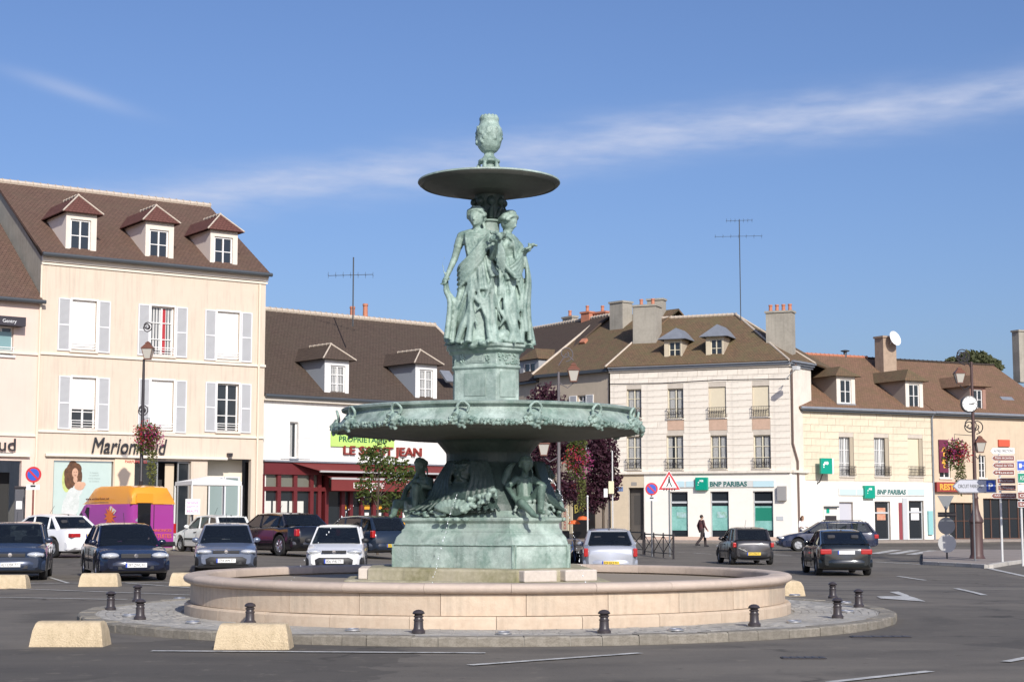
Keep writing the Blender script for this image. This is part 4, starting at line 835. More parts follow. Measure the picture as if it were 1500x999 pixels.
# ---- pink building at the left edge, same street line
B0 = Bld('pink_building', 'pale pink building at the left edge with a dark awning and grey gable above', XY(-75, 63.85), XY(49.6, 66))
M_PINK = mat('pink_plaster', (.74, .58, .49), .9, var=.12, vscale=.4, bump=.1, streak=.12)
def b0():
    b = B0; L = b.L; ze = b.uv(20, 440)[1]; w = [b.rect(-14, 478, 19.5, 520)]; sh = [b.rect(-40, 674, 30, 800)]; sh = [(r[0], r[1], .1, r[3]) for r in sh]
    b.wall('wall', M_PINK, 0, L, -.3, ze, w + sh); b.window(w[0], rail=(.3, -.04, 'white'))
    MB().box(w[0][0] + .05, w[0][1] - .05, .1, .12, w[0][2] + .1, w[0][3] - .2).build('pane_tint', mat('teal_glass', (.2, .33, .34), .1, spec=.8), b.root)
    b.box('awning_box', mat('awning_dark', (.04, .035, .045), .7), w[0][0] - .3, b.uv(31, 470)[0], -.5, 0, b.uv(20, 479)[1], b.uv(20, 466)[1])
    u, z = b.uv(14, 471, -.5); text('Gentry', .2, mat('awning_white', (.8, .8, .8), .6), b.root, Matrix.Translation((u, -.512, z)) @ FRONT, .005)
    for y in (517, 637): z = b.uv(25, y)[1]; b.box('string_course', M_TRIM, 0, L, -.07, 0, z - .05, z + .05)
    z = b.uv(20, 668)[1]; b.box('shop_cornice', M_TRIM, 0, L - .3, -.16, 0, z - .02, z + .1)
    mb = MB(); mb.tube([(-.1, -.3, ze), (L + .1, -.3, ze)], .085, 8); mb.build('gutter', M_GUT, b.root, 40)
    b.roof('roof', T_BROWN, [(0, -.3, ze + .05), (L + .0, -.3, ze + .05), (L + .0, 5.2, ze + 4.4), (0, 5.2, ze + 4.4)])
    b.box('shop_interior', MATS['shop_dark'], 0, L - .5, 1.4, 1.45, 0, 3.4); r = sh[0]; b.window((r[0], r[1] - .9, .12, r[3] - .03), MATS['steel_frame'], .16, 1, 2, sill=False, name='shop_window')
    u, z = b.uv(9, 651); sg = b.box('shop_sign', M_GUT, u - 3.3, u + .3, -.03, 0, z - .34, z - .32); text('Marionnaud', .7, MATS['sign_black'], sg, Matrix.Translation((u - 1.45, -.1, z)) @ FRONT, .03, 3.6)
    text('PARFUMERIES', .16, MATS['sign_red'], sg, Matrix.Translation((u - .7, -.06, z - .45)) @ FRONT, .01)
b0()
# ---- white brasserie building
B2 = Bld('white_brasserie_building', 'white two-storey building with dark tiled roof above a red brasserie front', XY(381.5, 71.9), XY(750, 81.3))
M_WHW = mat('white_plaster', (.76, .73, .68), .9, var=.18, vscale=.5, streak=.3, bump=.1)
M_RED = mat('red_paint', (.13, .018, .02), .45, var=.2, vscale=1)
M_REDA = mat('red_awning', (.17, .024, .022), .8, var=.2, vscale=2)
def b2():
    b = B2; L = b.L; ze = b.uv(470, 586)[1]; w = b.rect(411, 618, 452, 672); wi = b.rect(424, 618, 436.5, 671); zr = b.uv(470, 678)[1]
    holes = [wi, (.25, L - .3, .1, zr - .55)]
    b.wall('wall', M_WHW, 0, L, -.3, ze, holes, .3); win = b.window(wi, cols=1, rows=1, sill=False, curtain=[(.0, .6)])
    for a, c in ((w[0], wi[0] - .02), (wi[1] + .02, w[1] + .1)):
        q = MB(); q.box(a, c, -.05, -.01, w[2], w[3]); q.box(a + .03, c - .03, -.065, -.05, w[2] + .1, w[2] + .8); q.box(a + .03, c - .03, -.065, -.05, w[2] + .95, w[3] - .1); q.build('shutter', M_WHITE, win)
    MB().box(wi[0], wi[1], -.09, .0, wi[2] - .08, wi[2]).build('sill', M_ZINC, win)
    b.box('eaves_board', M_TRIM, -.0, L + .1, -.2, 0, ze - .14, ze + .02); mb = MB(); mb.tube([(0, -.28, ze + .05), (L, -.28, ze + .05)], .08, 8); mb.build('gutter', M_GUT, b.root, 40)
    D = 6.4; z1 = b.uv(520, 466.5, D)[1]
    b.roof('roof', T_DARK, [(.05, -.28, ze + .08), (L + .1, -.28, ze + .08), (L + .1, D, z1), (.05, D, z1)]); b.roof('roof', T_DARK, [(L + .1, 2 * D, ze), (0.05, 2 * D, ze), (.05, D, z1), (L + .1, D, z1)])
    b.ridge((.05, D, z1 + .02), (L + .1, D, z1 + .02), n=44, r=.12)
    g = MB(); g.add([(L, 0, -.3), (L, 2 * D, -.3), (L, 2 * D, ze - .1), (L, D, z1 - .2), (L, 0, ze - .1)], [(0, 1, 2, 3, 4)]); g.build('gable_wall', M_WHW, b.root)
    b.part('verge_mortar', M_RIDGE, lambda q: q.tube([(L + .12, -.25, ze + .12), (L + .12, D, z1 + .04)], .07, 6))
    sl = (z1 - ze) / (D + .28)
    for px0, py0, px1, py1, ax, ay, wx0, wy0, wx1, wy1 in ((475.5, 527, 511, 578, 484, 504.5, 484, 535.5, 506, 576), (608.5, 533.5, 640, 586, 613, 513, 614.5, 541.5, 634.5, 584)):
        y0 = .15; r = b.rect(px0, py0, px1, py1, y0); h = b.rect(wx0, wy0, wx1, wy1, y0); back = (r[3] - ze) / sl - y0 + 1.0
        b.dormer(r, y0, back + .8, b.uv(ax, ay, .7)[1], .25, M_WHITE, T_DARK, h, hip=.8, rows=3, arch=True, cheek=mat('slate_cheek', (.30, .33, .37), .6))
    # skylight at the right
    u, z = b.uv(652, 552, 1.2); q = MB(); q.box(-.3, .3, -.05, .05, -.4, .4, TRS((u, 1.0, z), (R(-45), 0, 0))); q.build('skylight', M_ZINC, b.root)
    for px, py in ((519.5, 457), (538.5, 453)): u, z = b.uv(px, py, D); MB().lathe([(.13, -.4), (.12, .18), (.15, .2), (.13, .3)], 12, Matrix.Translation((u, D + .2, z))).build('chimney_pot', M_POT, b.root, 40)
    # red shop front
    zf = zr; ztr = b.uv(430, 716)[1]
    b.box('fascia', M_RED, .1, L - .1, -.12, 0, zf - .55, zf); b.box('fascia_cap', M_ZINC, .05, L - .05, -.22, 0, zf, zf + .07)
    b.box('shop_interior', MATS['shop_dark'], 0, L, 1.3, 1.35, 0, zf)
    posts = [b.uv(p, 735)[0] for p in (384, 408, 432, 456, 467.5, 478, 502, 514, 530, 548, 566, 586, 610, 634, 660, 686, 712, 738)]
    for i, u in enumerate(posts): b.box('shopfront_post', M_RED, u - .09, u + .09, -.05, .22, .1, zf - .55)
    b.box('transom', M_RED, posts[0] + .09, posts[-1] - .09, -.045, .2, ztr - .09, ztr + .09)
    b.box('stall_riser', M_RED, posts[0] + .09, posts[3] - .09, -.04, .2, .1, .75)
    for i in range(len(posts) - 1):
        a, c = posts[i] + .09, posts[i + 1] - .09
        if i == 4: continue
        b.box('pane', M_GLASS, a, c, .1, .115, .76 if i < 3 else .2, ztr - .09); b.box('pane', mat('transom_glass', (.16, .16, .13), .15, spec=.7), a, c, .1, .115, ztr + .09, zf - .56)
        if i < 3: 
            for k in range(1 if i == 2 else 2): b.box('menu_card', mat('menu_paper', (.62, .62, .56), .7), a + .1 + .42 * k, a + .42 + .42 * k, .085, .095, 1.5 - .1 * k, 2.3)
        elif i in (6, 8, 9, 11):
            b.box('door_poster', mat('yellow_print', (.75, .36, .03), .6), a + .12, c - .1, .085, .095, 1.1, 1.45); b.box('door_poster', mat('yellow_print', (.75, .36, .03), .6), a + .12, c - .1, .085, .095, 1.95, 2.15); b.box('door_poster', M_WHITE, a + .14, c - .14, .085, .095, 1.55, 1.8)
    # awnings
    aw = MB(); u0, u1 = b.uv(468, 700)[0], L - .6
    za = b.uv(520, 690)[1]; aw.add([(u0 - 1.6, -.15, zf - .02), (u1, -.15, zf - .02), (u1, -.85, zf - .38), (u0 - .55, -.85, zf - .38)], [(0, 3, 2, 1), (0, 1, 2, 3)]); aw.build('awning', M_REDA, b.root)
    b.box('awning_bar', mat('grey_bar', (.45, .43, .42), .5), u0 - .55, u1, -.9, -.82, zf - .44, zf - .36)
    z0 = zf - .75; b.box('awning_valance', M_REDA, u0, u1, -.98, -.93, z0 - .5, z0); b.box('awning_bar', MATS['grey_bar'], u0, u1, -1.0, -.9, z0, z0 + .09)
    aw = MB(); aw.add([(u0, -.12, zf - .5), (u1, -.12, zf - .5), (u1, -.95, z0 + .06), (u0, -.95, z0 + .06)], [(0, 3, 2, 1)]); aw.build('awning', M_REDA, b.root)
    um_ = b.uv(541, 698, -1)[0]; text('BRASSERIE', .36, mat('valance_white', (.8, .76, .7), .7), b.root, Matrix.Translation((um_, -.985, z0 - .25)) @ FRONT, .003, 1.7)
    um_ = b.uv(610, 698, -1)[0]; text('HOTEL', .36, MATS['valance_white'], b.root, Matrix.Translation((um_, -.985, z0 - .25)) @ FRONT, .003)
    # board and letters above
    r = b.rect(484, 634, 576, 655); q = b.box('sign_board', mat('lime_board', (.5, .75, .18), .6, var=.2), r[0], r[1], -.08, -.01, r[2], r[3])
    r2 = b.rect(495, 638, 564, 650); text('PROPRIETAIRE', .36, mat('board_dark', (.02, .1, .05), .6), q, Matrix.Translation(((r2[0] + r2[1]) / 2, -.085, (r2[2] + r2[3]) / 2)) @ FRONT, .004, r2[1] - r2[0], bold=.008)
    r3 = b.rect(502, 656, 616, 669.5); text('LE SAINT JEAN', .56, mat('brown_letter', (.24, .03, .02), .5), b.root, Matrix.Translation(((r3[0] + r3[1]) / 2, -.07, (r3[2] + r3[3]) / 2)) @ FRONT, .05, r3[1] - r3[0], bold=.008, name='facade_lettering')
b2()
# ---- stone corner building with the bank
B3 = Bld('stone_corner_building', 'pale stone corner building with wrought iron window rails and zinc dormers above a bank', XY(895, 108), XY(1160, 103.2))
M_ASH = mat('ashlar', (.84, .765, .655), .85, var=.35, vscale=.8, bump=.15, bscale=14, streak=.35, orand=.14)
M_ASHJ = mat('ashlar_joint', (.56, .5, .42), .95, var=.3)
M_BANKW = mat('bank_white', (.83, .79, .71), .8, var=.1)
M_BLIND = mat('cream_blind', (.68, .60, .44), .7, var=.2, vscale=8, stretch=(5, 5, .3))
M_TEAL = mat('bank_teal', (.0, .30, .20), .4); M_SKYP = mat('bank_pale_blue', (.50, .68, .72), .5); M_GREYF = mat('bank_grey', (.5, .52, .53), .4)
def ashlar(b, u0, u1, z0, z1, ch, holes, bl=1.15, seed=1):
    r = random.Random(seed); key = 'unit_block_' + b.root.name
    if key not in MATS: MATS[key] = MB().box(0, 1, 0, 1, 0, 1).mesh('stone_block', M_ASH)
    n = round((z1 - z0) / ch); h = (z1 - z0) / n
    for j in range(n):
        a, c = z0 + j * h, z0 + (j + 1) * h; cuts = [u0]
        iv = [(u0, u1)]
        for H in holes:
            if H[2] < c - .02 and H[3] > a + .02:
                nv = []
                for p, q in iv:
                    if H[1] <= p or H[0] >= q: nv.append((p, q)); continue
                    if H[0] > p: nv.append((p, H[0]))
                    if H[1] < q: nv.append((H[1], q))
                iv = nv
        for p, q in iv:
            k = max(1, round((q - p) / bl)); off = (.5 if j % 2 and k > 1 else 0)
            xs = [p] + [p + (q - p) * (i + off) / k for i in range(0 if off else 1, k)] + [q]
            for i in range(len(xs) - 1):
                if xs[i + 1] - xs[i] < .05: continue
                inst(MATS[key], 'stone_block', b.root, Matrix.Translation((xs[i] + .012, -.022 - r.random() * .008, a + .012)) @ Matrix.Diagonal((xs[i + 1] - xs[i] - .024, .06, h - .024, 1)))
def bank_sign(b, px, py, s, par=None):
    u, z = b.uv(px, py, -.2); q = b.box('bank_emblem', M_TEAL, u - s, u + s, -.32, -.04, z - s, z + s, bevel=.03); w = mat('emblem_white', (.8, .85, .82), .5); st = MB()
    for k in range(4):
        a = R(200 - 45 * k); cx, cz = u + s * .55 * math.cos(a) * (1 - .1 * k), z + s * .5 * math.sin(a); rr_ = s * (.1 + .05 * k)
        st.prism([(cx + rr_ * math.cos(t * .628) * (1 if t % 2 else .5), cz + rr_ * math.sin(t * .628) * (1 if t % 2 else .5)) for t in range(10)], -.335, -.322)
    st.build('emblem_stars', w, q); return q
def b3():
    b = B3; L = b.L; ze = b.uv(1025, 541)[1]; zg = b.uv(1025, 693)[1]
    up = [b.rect(918, 570, 939.5, 612), b.rect(978, 569, 1001, 613), b.rect(1038, 566.5, 1063.5, 611.5), b.rect(1102, 565, 1127, 610)]
    lo = [b.rect(918, 639, 939.5, 687), b.rect(976.5, 638, 1001, 687), b.rect(1041, 637.5, 1065, 686.5), b.rect(1104, 637, 1129, 686)]
    br = [b.rect(978, 615.5, 1001.5, 630), b.rect(1039, 614.5, 1065, 630), b.rect(1102, 613.5, 1128, 629)]
    dr = b.rect(921, 714, 943, 800); dr = (dr[0], dr[1], .02, dr[3]); gw = [b.rect(982, 720, 1008, 788), b.rect(1041, 719, 1068, 788), b.rect(1103.5, 719, 1133, 788)]
    b.wall('wall', M_ASHJ, 0, L, -.2, ze, up + lo + gw + [dr], .25)
    ashlar(b, 0, L, zg + .12, ze - .05, .42, up + lo + [(r[0] - .02, r[1] + .02, r[2], r[3]) for r in br], 1.3)
    for r in br: b.box('brick_panel', mat('pink_brick', (.55, .38, .28), .9, var=.3, vscale=4), r[0], r[1], -.02, .0, r[2], r[3])
    for i, r in enumerate(up + lo):
        bl = i in (2, 3)
        w = b.window(r, M_CREAMF, .16, 3, 2, sillm=M_ASH, rail=(.62, .14, 'iron'), curtain=None if bl else [(.06, .4), (.62, .95)] if i != 5 else [(0, .28), (.62, 1)])
        if bl: MB().box(r[0] + .01, r[1] - .01, .1, .13, r[2] + .02, r[3]).build('blind', M_BLIND, w)
    q = MB(); q.prism([(-.05, zg - .02), (L + .02, zg - .02), (L + .02, zg + .14), (-.05, zg + .14)], -.22, 0); q.build('cornice', M_ASH, b.root)
    for k, (d, h) in enumerate(((.12, .14), (.24, .12), (.36, .12))): b.box('cornice', M_ASHJ if k == 0 else M_ZINC, -.05, L + .1, -d, 0, ze - .02 + .13 * k, ze - .02 + .13 * k + h)
    # ground floor
    ub = b.uv(944, 740)[0]; gh = [(r[0], r[1], r[2], r[3]) for r in gw]
    q = MB(); us = sorted([ub, L] + [x for r in gh for x in r[:2]]); zb0, zb1, zt_ = gw[0][2], gw[0][3], zg - .03
    for i in range(0, len(us) - 1):
        a, c = us[i], us[i + 1]
        if i % 2 == 0: q.box(a, c, -.05, .0, .1, zt_)
        else: q.box(a, c, -.05, .0, zb1, zt_); q.box(a, c, -.05, .0, .1, zb0)
    q.build('bank_front', M_BANKW, b.root)
    b.box('base_course', mat('base_pink', (.6, .45, .36), .85, var=.2), ub, L, -.08, -.05, -.1, .35)
    b.box('door_wall', mat('door_tan', (.6, .5, .36), .85, var=.2), 0, dr[0], -.03, 0, -.1, zg - .03); b.box('lintel', MATS['door_tan'], dr[0], ub, -.03, 0, dr[3], zg - .03)
    dd = b.box('door', mat('old_door', (.09, .08, .07), .6, var=.3), dr[0], dr[1], .4, .45, 0, dr[3]); b.box('door_panel', mat('door_panel', (.06, .055, .05), .6), dr[0] + .25, dr[1] - .2, .385, .4, 1.1, dr[3] - .5, dd)
    r_ = b.rect(902, 713, 913, 719.5); b.box('street_plate', mat('street_blue', (.16, .24, .42), .5), r_[0], r_[1], -.05, -.03, r_[2], r_[3])
    r_ = b.rect(925, 706, 933, 711); b.box('number_plate', mat('number_grey', (.3, .28, .25), .6), r_[0], r_[1], -.05, -.03, r_[2], r_[3])
    for i, r in enumerate(gw):
        w = b.window(r, M_GREYF, .1, 1, 1, sill=False, name='bank_window'); MB().box(r[0] + .06, r[1] - .06, .07, .1, r[3] - .75, r[3] - .62).build('transom', M_GREYF, w)
        MB().box(r[0] + .07, r[1] - .07, .125, .147, r[2] + .5, r[3] - .95).build('poster', mat('bank_poster', (.25, .5, .45), .5, var=.6, vscale=1.5, var2=(.06, .25, .2)), w)
        if i == 2: MB().box(r[0] + .12, r[1] - .12, .105, .124, r[2] + 1.1, r[3] - 1.05).build('poster', mat('bank_poster_green', (.01, .2, .13), .5), w)
        else: MB().box(r[0] + .4, r[1] - .18, .105, .124, r[2] + 1.3, r[3] - 1.3).build('poster', mat('poster_photo', (.4, .55, .6), .5, var=.9, vscale=2.5, var2=(.08, .3, .07)), w)
    r = b.rect(982, 704, 1135, 713.5); f = b.box('fascia', mat('fascia_grey', (.62, .63, .6), .5), r[0], r[1], -.12, -.05, r[2], r[3])
    for x0, x1 in ((984, 1003), (1006, 1017), (1104, 1134)): a = b.rect(x0, 704.5, x1, 713); b.box('fascia_panel', M_SKYP, a[0], a[1], -.135, -.12, a[2], a[3], f)
    a = b.rect(1041, 705, 1095, 712.5); text('BNP PARIBAS', .42, mat('bank_letter', (.02, .13, .12), .5), f, Matrix.Translation(((a[0] + a[1]) / 2, -.13, (a[2] + a[3]) / 2)) @ FRONT, .012, a[1] - a[0], bold=.01)
    bank_sign(b, 1028, 708.5, .41)
    a = b.rect(1140, 712, 1147, 733); b.box('grey_cabinet', mat('cab_grey', (.3, .29, .28), .6), a[0], a[1] + .25, -.3, -.05, a[2], a[3])
    a = b.rect(1138, 756, 1148, 762); b.box('letter_flap', M_GREYF, a[0], a[1], -.08, -.05, a[2], a[3])
    # corner return (chamfer) to the right
    C = Bld.__new__(Bld); P = Vector((*XY(1160, 103.2), 0)); Q = Vector((*XY(1192, 105.6), 0)); C.A = P; C.L = (Q - P).length; C.t = (Q - P).normalized(); C.n = Vector((-C.t.y, C.t.x, 0)); C.root = b.root
    Mi = Matrix.Rotation(-b.ang, 4, 'Z') @ Matrix.Translation(-b.A); ca = math.atan2(C.t.y, C.t.x); Mc = Mi @ Matrix.Translation(P) @ Matrix.Rotation(ca, 4, 'Z')
    MB().box(.0, C.L, .01, .4, zg, ze).build('corner_wall', M_ASH, b.root, M=Mc); MB().box(.0, C.L, -.03, .4, -.1, zg).build('corner_bank_wall', M_BANKW, b.root, M=Mc)
    for k, d in enumerate((.12, .24, .36)): MB().box(-.05, C.L + .1, -d, .3, ze - .02 + .13 * k, ze + .1 + .13 * k).build('cornice', M_ZINC, b.root, M=Mc)
    MB().box(-.05, C.L, -.2, .0, zg - .02, zg + .14).build('cornice', M_ASH, b.root, M=Mc)
    mb = MB(); mb.tube([(.1, -.45, ze + .1), (.1, -.12, ze - .3), (.12, -.1, 6.2), (.75, -.1, 5.1), (.8, -.1, .4)], .07, 8); mb.build('downpipe', mat('pipe_brown', (.16, .11, .09), .5), b.root, 40, Mc)
    mb = MB(); mb.tube([(-.7, -.1, ze - .9), (-.8, -.6, ze - .5), (-1.5, -1.3, ze - .35)], .03, 6); mb.box(-1.9, -1.4, -1.5, -1.2, ze - .45, ze - .2); mb.build('wall_lamp', mat('lamp_grey', (.6, .6, .58), .5), b.root, 40, Mc)
    for zz in (zg + .5, ze - .75): b.part('wall_cable', M_IRON, lambda q: q.tube([(0, -.06, zz), (L * .3, -.06, zz - .06), (L * .6, -.06, zz + .02), (L, -.06, zz - .05)], .02, 5)) if zz > 6 else None
    # roof: hips
    D = 5.2; zr = b.uv(1020, 464, D)[1]; u0, u1 = b.uv(965, 464, D)[0], b.uv(1079, 464, D)[0]; e = .4; zE = ze + .36; qc = Mi @ Q; uR = qc.x; yR = qc.y
    b.roof('roof', T_MOSS, [(-.2, -e, zE), (L + .1, -e, zE), (u1, D, zr), (u0, D, zr)]); b.roof('roof', T_MOSS, [(L + .1, -e, zE), (uR + .35, yR - .2, zE), (u1, D, zr)]); b.roof('roof', T_MOSS, [(uR + .35, yR - .2, zE), (uR + .35, 2 * D, zE), (u1, D, zr)]); b.roof('roof', T_MOSS, [(-.2, 2 * D, zE), (-.2, -e, zE), (u0, D, zr)])
    b.roof('roof', T_MOSS, [(uR + .35, 2 * D, zE), (-.2, 2 * D, zE), (u0, D, zr), (u1, D, zr)])
    b.ridge((u0, D, zr), (u1, D, zr), n=18, r=.11)
    for a, c in (((-.2, -e, zE), (u0, D, zr)), ((L + .1, -e, zE), (u1, D, zr)), ((uR + .35, yR - .2, zE), (u1, D, zr))): b.part('hip_mortar', M_RIDGE, lambda q: q.tube([a, c], .07, 6))
    for px0, py0, px1, py1, ax, ay in ((973, 497, 999, 527, 997, 481), (1034, 493, 1060, 526, 1052, 476)):
        y0 = .5; r = b.rect(px0, py0, px1, py1, y0); b.dormer(r, y0, 2.6, b.uv(ax, ay, 1.5)[1], .35, mat('dormer_tan', (.6, .52, .38), .8, var=.2), M_ZINC, (r[0] + .3, r[1] - .1, r[2] + .1, r[3] - .15), ridge=False, hip=1., cheek=mat('dormer_tan2', (.5, .43, .33), .85, var=.3), fm=M_CREAMF)
    b.chimney(927, 449, 961, 504, 2.2, 1.2, pots=2); b.chimney(1122, 458, 1160, 512, 1.6, .9, pots=4); b.chimney(948, 440, 971, 462, 5.6, .7, pots=0)
b3()
# ---- roofs and walls of the side street, left of the corner building
B5 = Bld('side_street_building', 'tan house with mossy brown roof adjoining the stone corner building', XY(790, 113.2), XY(893, 108.3))
def b5():
    b = B5; L = b.L; ze = b.uv(845, 548)[1]; w = [b.rect(846, 579, 858, 603), b.rect(846, 630, 858, 668)]
    b.wall('wall', mat('tan_plaster', (.5, .42, .32), .9, var=.25, vscale=.6, streak=.2), 0, L, -.2, ze, w)
    for r in w:
        q = b.window(r, sill=True, sillm=M_ASH)
        for s in (-1, 1): u = r[0] - .75 if s < 0 else r[1] + .05; b.shutter(u, u + .7, r[2], r[3], (M_WHITE, M_SHUT[1]), q)
    b.box('eaves', M_GUT, -.1, L + .2, -.4, 0, ze - .05, ze + .15)
    D = 6.5; zr = b.uv(880, 466, D)[1]
    b.roof('roof', T_MOSS, [(-.3, -.4, ze + .15), (L + .6, -.4, ze + .15), (L + .5, D, zr), (-.3, D, zr)]); b.roof('roof', T_MOSS, [(L + .5, 2 * D, ze), (-.3, 2 * D, ze), (-.3, D, zr), (L + .5, D, zr)])
    b.part('verge_mortar', M_RIDGE, lambda q: q.tube([(-.3, -.4, ze + .2), (-.3, D, zr + .05)], .09, 6)); b.box('side_wall', MATS['tan_plaster'], -.3, -.1, 0, 2 * D, -.2, ze)
    b.chimney(893, 444, 912, 482, 4.6, 1.0); b.chimney(851, 459, 863, 482, 6.2, .5, m=M_POT, pots=1); b.chimney(870, 459, 887, 466, 6.6, .6, m=M_POT, pots=1)
    q = MB(); u, z = b.uv(857, 528, 1.5); q.box(-.5, .5, -.04, .04, -.5, .5, TRS((u, 1.5, z), (R(-52), 0, 0))); q.build('skylight', M_ZINC, b.root)
    u, z = b.uv(855, 500, 3.2); q = MB(); q.box(-.25, .25, -.1, .1, -.2, .2, TRS((u, 3.2, z), (R(-45), 0, 0))); q.build('red_roof_vent', M_POT, b.root)
b5()
B6 = Bld('far_brown_roofed_house', 'house with a long brown tiled roof and grey dormer behind the fountain statue', XY(690, 121), XY(789, 113.4))
def b6():
    b = B6; L = b.L; D = 6; ze = b.uv(770, 561)[1]; zr = b.uv(800, 478, D)[1]
    b.box('wall', MATS['tan_plaster'], -3, L - .05, 0, 2 * D, -.2, ze); b.box('eaves', M_GUT, -3, L + .1, -.3, 0, ze - .1, ze + .05)
    b.roof('roof', T_DARK, [(-3, -.35, ze + .1), (L + .2, -.35, ze + .1), (L + .2, D, zr), (-3, D, zr)]); b.roof('roof', T_DARK, [(L + .2, 2 * D, ze), (-3, 2 * D, ze), (-3, D, zr), (L + .2, D, zr)])
    b.ridge((-3, D, zr), (L + .2, D, zr), n=34, r=.11)
    y0 = .6; r = b.rect(761, 527, 789, 563, y0); b.dormer(r, y0, 3.2, b.uv(780, 511, 1.2)[1], .2, mat('dormer_grey', (.33, .34, .35), .8), T_MOSS, ridge=False, hip=.5)
    b.chimney(824, 466, 838, 486, 6.2, .5, m=M_RENDER, pots=1)
b6()
# ---- yellow bank building and tan building on the right
B4 = Bld('yellow_stone_building', 'yellowed two-storey stone building with red tiled roof and a bank below', XY(1177, 104.6), XY(1369, 109.6))
M_YEL = mat('yellow_ashlar', (.72, .63, .47), .85, var=.3, vscale=.7, streak=.3, bump=.15, orand=.18)
def b4():
    b = B4; L = b.L; ze = b.uv(1270, 603.5)[1]; zg = b.uv(1270, 705.5)[1]
    w = [b.rect(1229, 640, 1250.5, 697), b.rect(1280.5, 641, 1302, 697), b.rect(1330, 642, 1351.5, 697)]
    g = [b.rect(1229, 735, 1249.5, 800), b.rect(1281, 734, 1304, 800), b.rect(1331, 733, 1353, 800)]; g = [(r[0], r[1], .12, r[3]) for r in g]
    b.wall('wall', M_ASHJ, 0, L, -.2, ze, w + g, .3)
    MATS['unit_block_yellow_stone_building'] = MB().box(0, 1, 0, 1, 0, 1).mesh('stone_block', M_YEL); ashlar(b, 0, L, zg + .05, ze - .04, .46, w, 1.4, 2)
    for i, r in enumerate(w):
        q = b.window(r, M_WHITE, .17, 3, 2, rail=(.6, .12, 'iron'), sillm=M_ASH, curtain=[(.05, .95)] if i < 2 else None)
        if i == 2: MB().box(r[0] + .01, r[1] - .25, .1, .13, r[2] + .02, r[3]).build('blind', MATS['cream_blind'], q)
        MB().box(r[1] - .28, r[1] - .02, .02, .1, r[2] + .02, r[3] - .02).build('folded_shutter', mat('taupe', (.4, .34, .25), .7), q)
    zs = sorted([0] + [x for r in g for x in r[:2]] + [L]); q = MB()
    for i in range(len(zs) - 1):
        if i % 2 == 0: q.box(zs[i], zs[i + 1], -.05, 0, .0, zg)
        else: q.box(zs[i], zs[i + 1], -.05, 0, g[i // 2][3], zg)
    q.build('bank_front', M_BANKW, b.root)
    b.box('door', mat('grey_lilac', (.5, .5, .54), .5), g[0][0], g[0][1], .15, .2, .12, g[0][3])
    for r in g[1:]:
        d = b.window((r[0], r[1], .12, r[3]), M_GREYF, .12, 1, 1, sill=False, name='glass_door'); MB().box(r[0] + .06, r[1] - .06, .1, .13, r[3] - .8, r[3] - .7).build('transom', M_GREYF, d)
        MB().box(r[0] + .35, r[1] - .25, .15, .168, 1.4, 2.2).build('poster', mat('door_poster_red', (.5, .2, .12), .6, var=.8, vscale=2, var2=(.6, .55, .4)) if r is g[1] else M_WHITE, d)
    a = b.rect(1316, 736, 1320.5, 798); b.box('red_strip', mat('dark_red', (.25, .05, .06), .6), a[0], a[1], -.1, -.05, .1, a[3]); a = b.rect(1321, 729, 1328, 798); b.box('grey_panel', M_GREYF, a[0], a[1], -.12, -.05, .1, a[3])
    a = b.rect(1357.5, 748, 1364, 783); b.box('mail_box', mat('teal_pale', (.25, .5, .5), .5), a[0], a[1], -.2, -.05, a[2], a[3])
    r = b.rect(1227, 715, 1353, 726); f = b.box('fascia', MATS['fascia_grey'], r[0], r[1], -.12, -.05, r[2], r[3])
    for x0, x1 in ((1229, 1252), (1254, 1264), (1328, 1352)): a = b.rect(x0, 716.5, x1, 724.5); b.box('fascia_panel', M_SKYP, a[0], a[1], -.135, -.12, a[2], a[3], f)
    a = b.rect(1283, 717, 1325, 724); text('BNP PARIBAS', .42, MATS['bank_letter'], f, Matrix.Translation(((a[0] + a[1]) / 2, -.13, (a[2] + a[3]) / 2)) @ FRONT, .012, a[1] - a[0], shear=.15, bold=.01)
    bank_sign(b, 1273, 720.5, .42)
    # cash machine and projecting sign
    a = b.rect(1205, 741, 1225, 762); c = b.box('cash_machine', mat('atm_pale', (.7, .68, .62), .5), a[0], a[1], -.12, -.05, a[2], a[3]); b.box('atm_hood', M_GUT, a[0], a[1], -.3, -.12, a[3] - .1, a[3], c); b.box('atm_screen', M_TEAL, a[0] + .2, a[0] + .45, -.13, -.12, a[2] + .45, a[3] - .15, c); b.box('atm_slot', M_IRON, a[0] + .1, a[1] - .1, -.14, -.12, a[2] + .0, a[2] + .3, c)
    a = b.rect(1199, 671, 1217, 694, -.6); c = b.box('hanging_sign', M_TEAL, a[0] + .1, a[1], -.75, -.55, a[2], a[3], bevel=.03); b.box('sign_edge', M_WHITE, a[1], a[1] + .1, -.76, -.54, a[2], a[3], c); q = MB()
    for k in range(4): an = R(200 - 45 * k); q.ell(((a[0] + a[1]) / 2 + .2 * math.cos(an), -.76, (a[2] + a[3]) / 2 + .2 * math.sin(an)), (.05 + .02 * k, .01, .05 + .02 * k), 8, 6)
    q.build('emblem_stars', MATS['emblem_white'], c); b.part('sign_arm', M_IRON, lambda q: q.tube([(a[0] + .3, -.6, a[2]), (a[0] + .3, -.3, a[2] - .5), (a[0] + .3, 0, a[2] - .6)], .04, 6))
    b.part('gutter', M_ZINC, lambda q: q.tube([(-.3, -.35, ze + .1), (L, -.35, ze + .1)], .1, 8), smooth=40); b.box('eaves', M_GUT, -.2, L, -.3, 0, ze - .1, ze + .05)
    b.part('downpipe', M_ZINC, lambda q: q.tube([(L - .1, -.3, ze + .05), (L - .1, -.1, ze - .3), (L - .1, -.1, .1)], .06, 8), smooth=40)
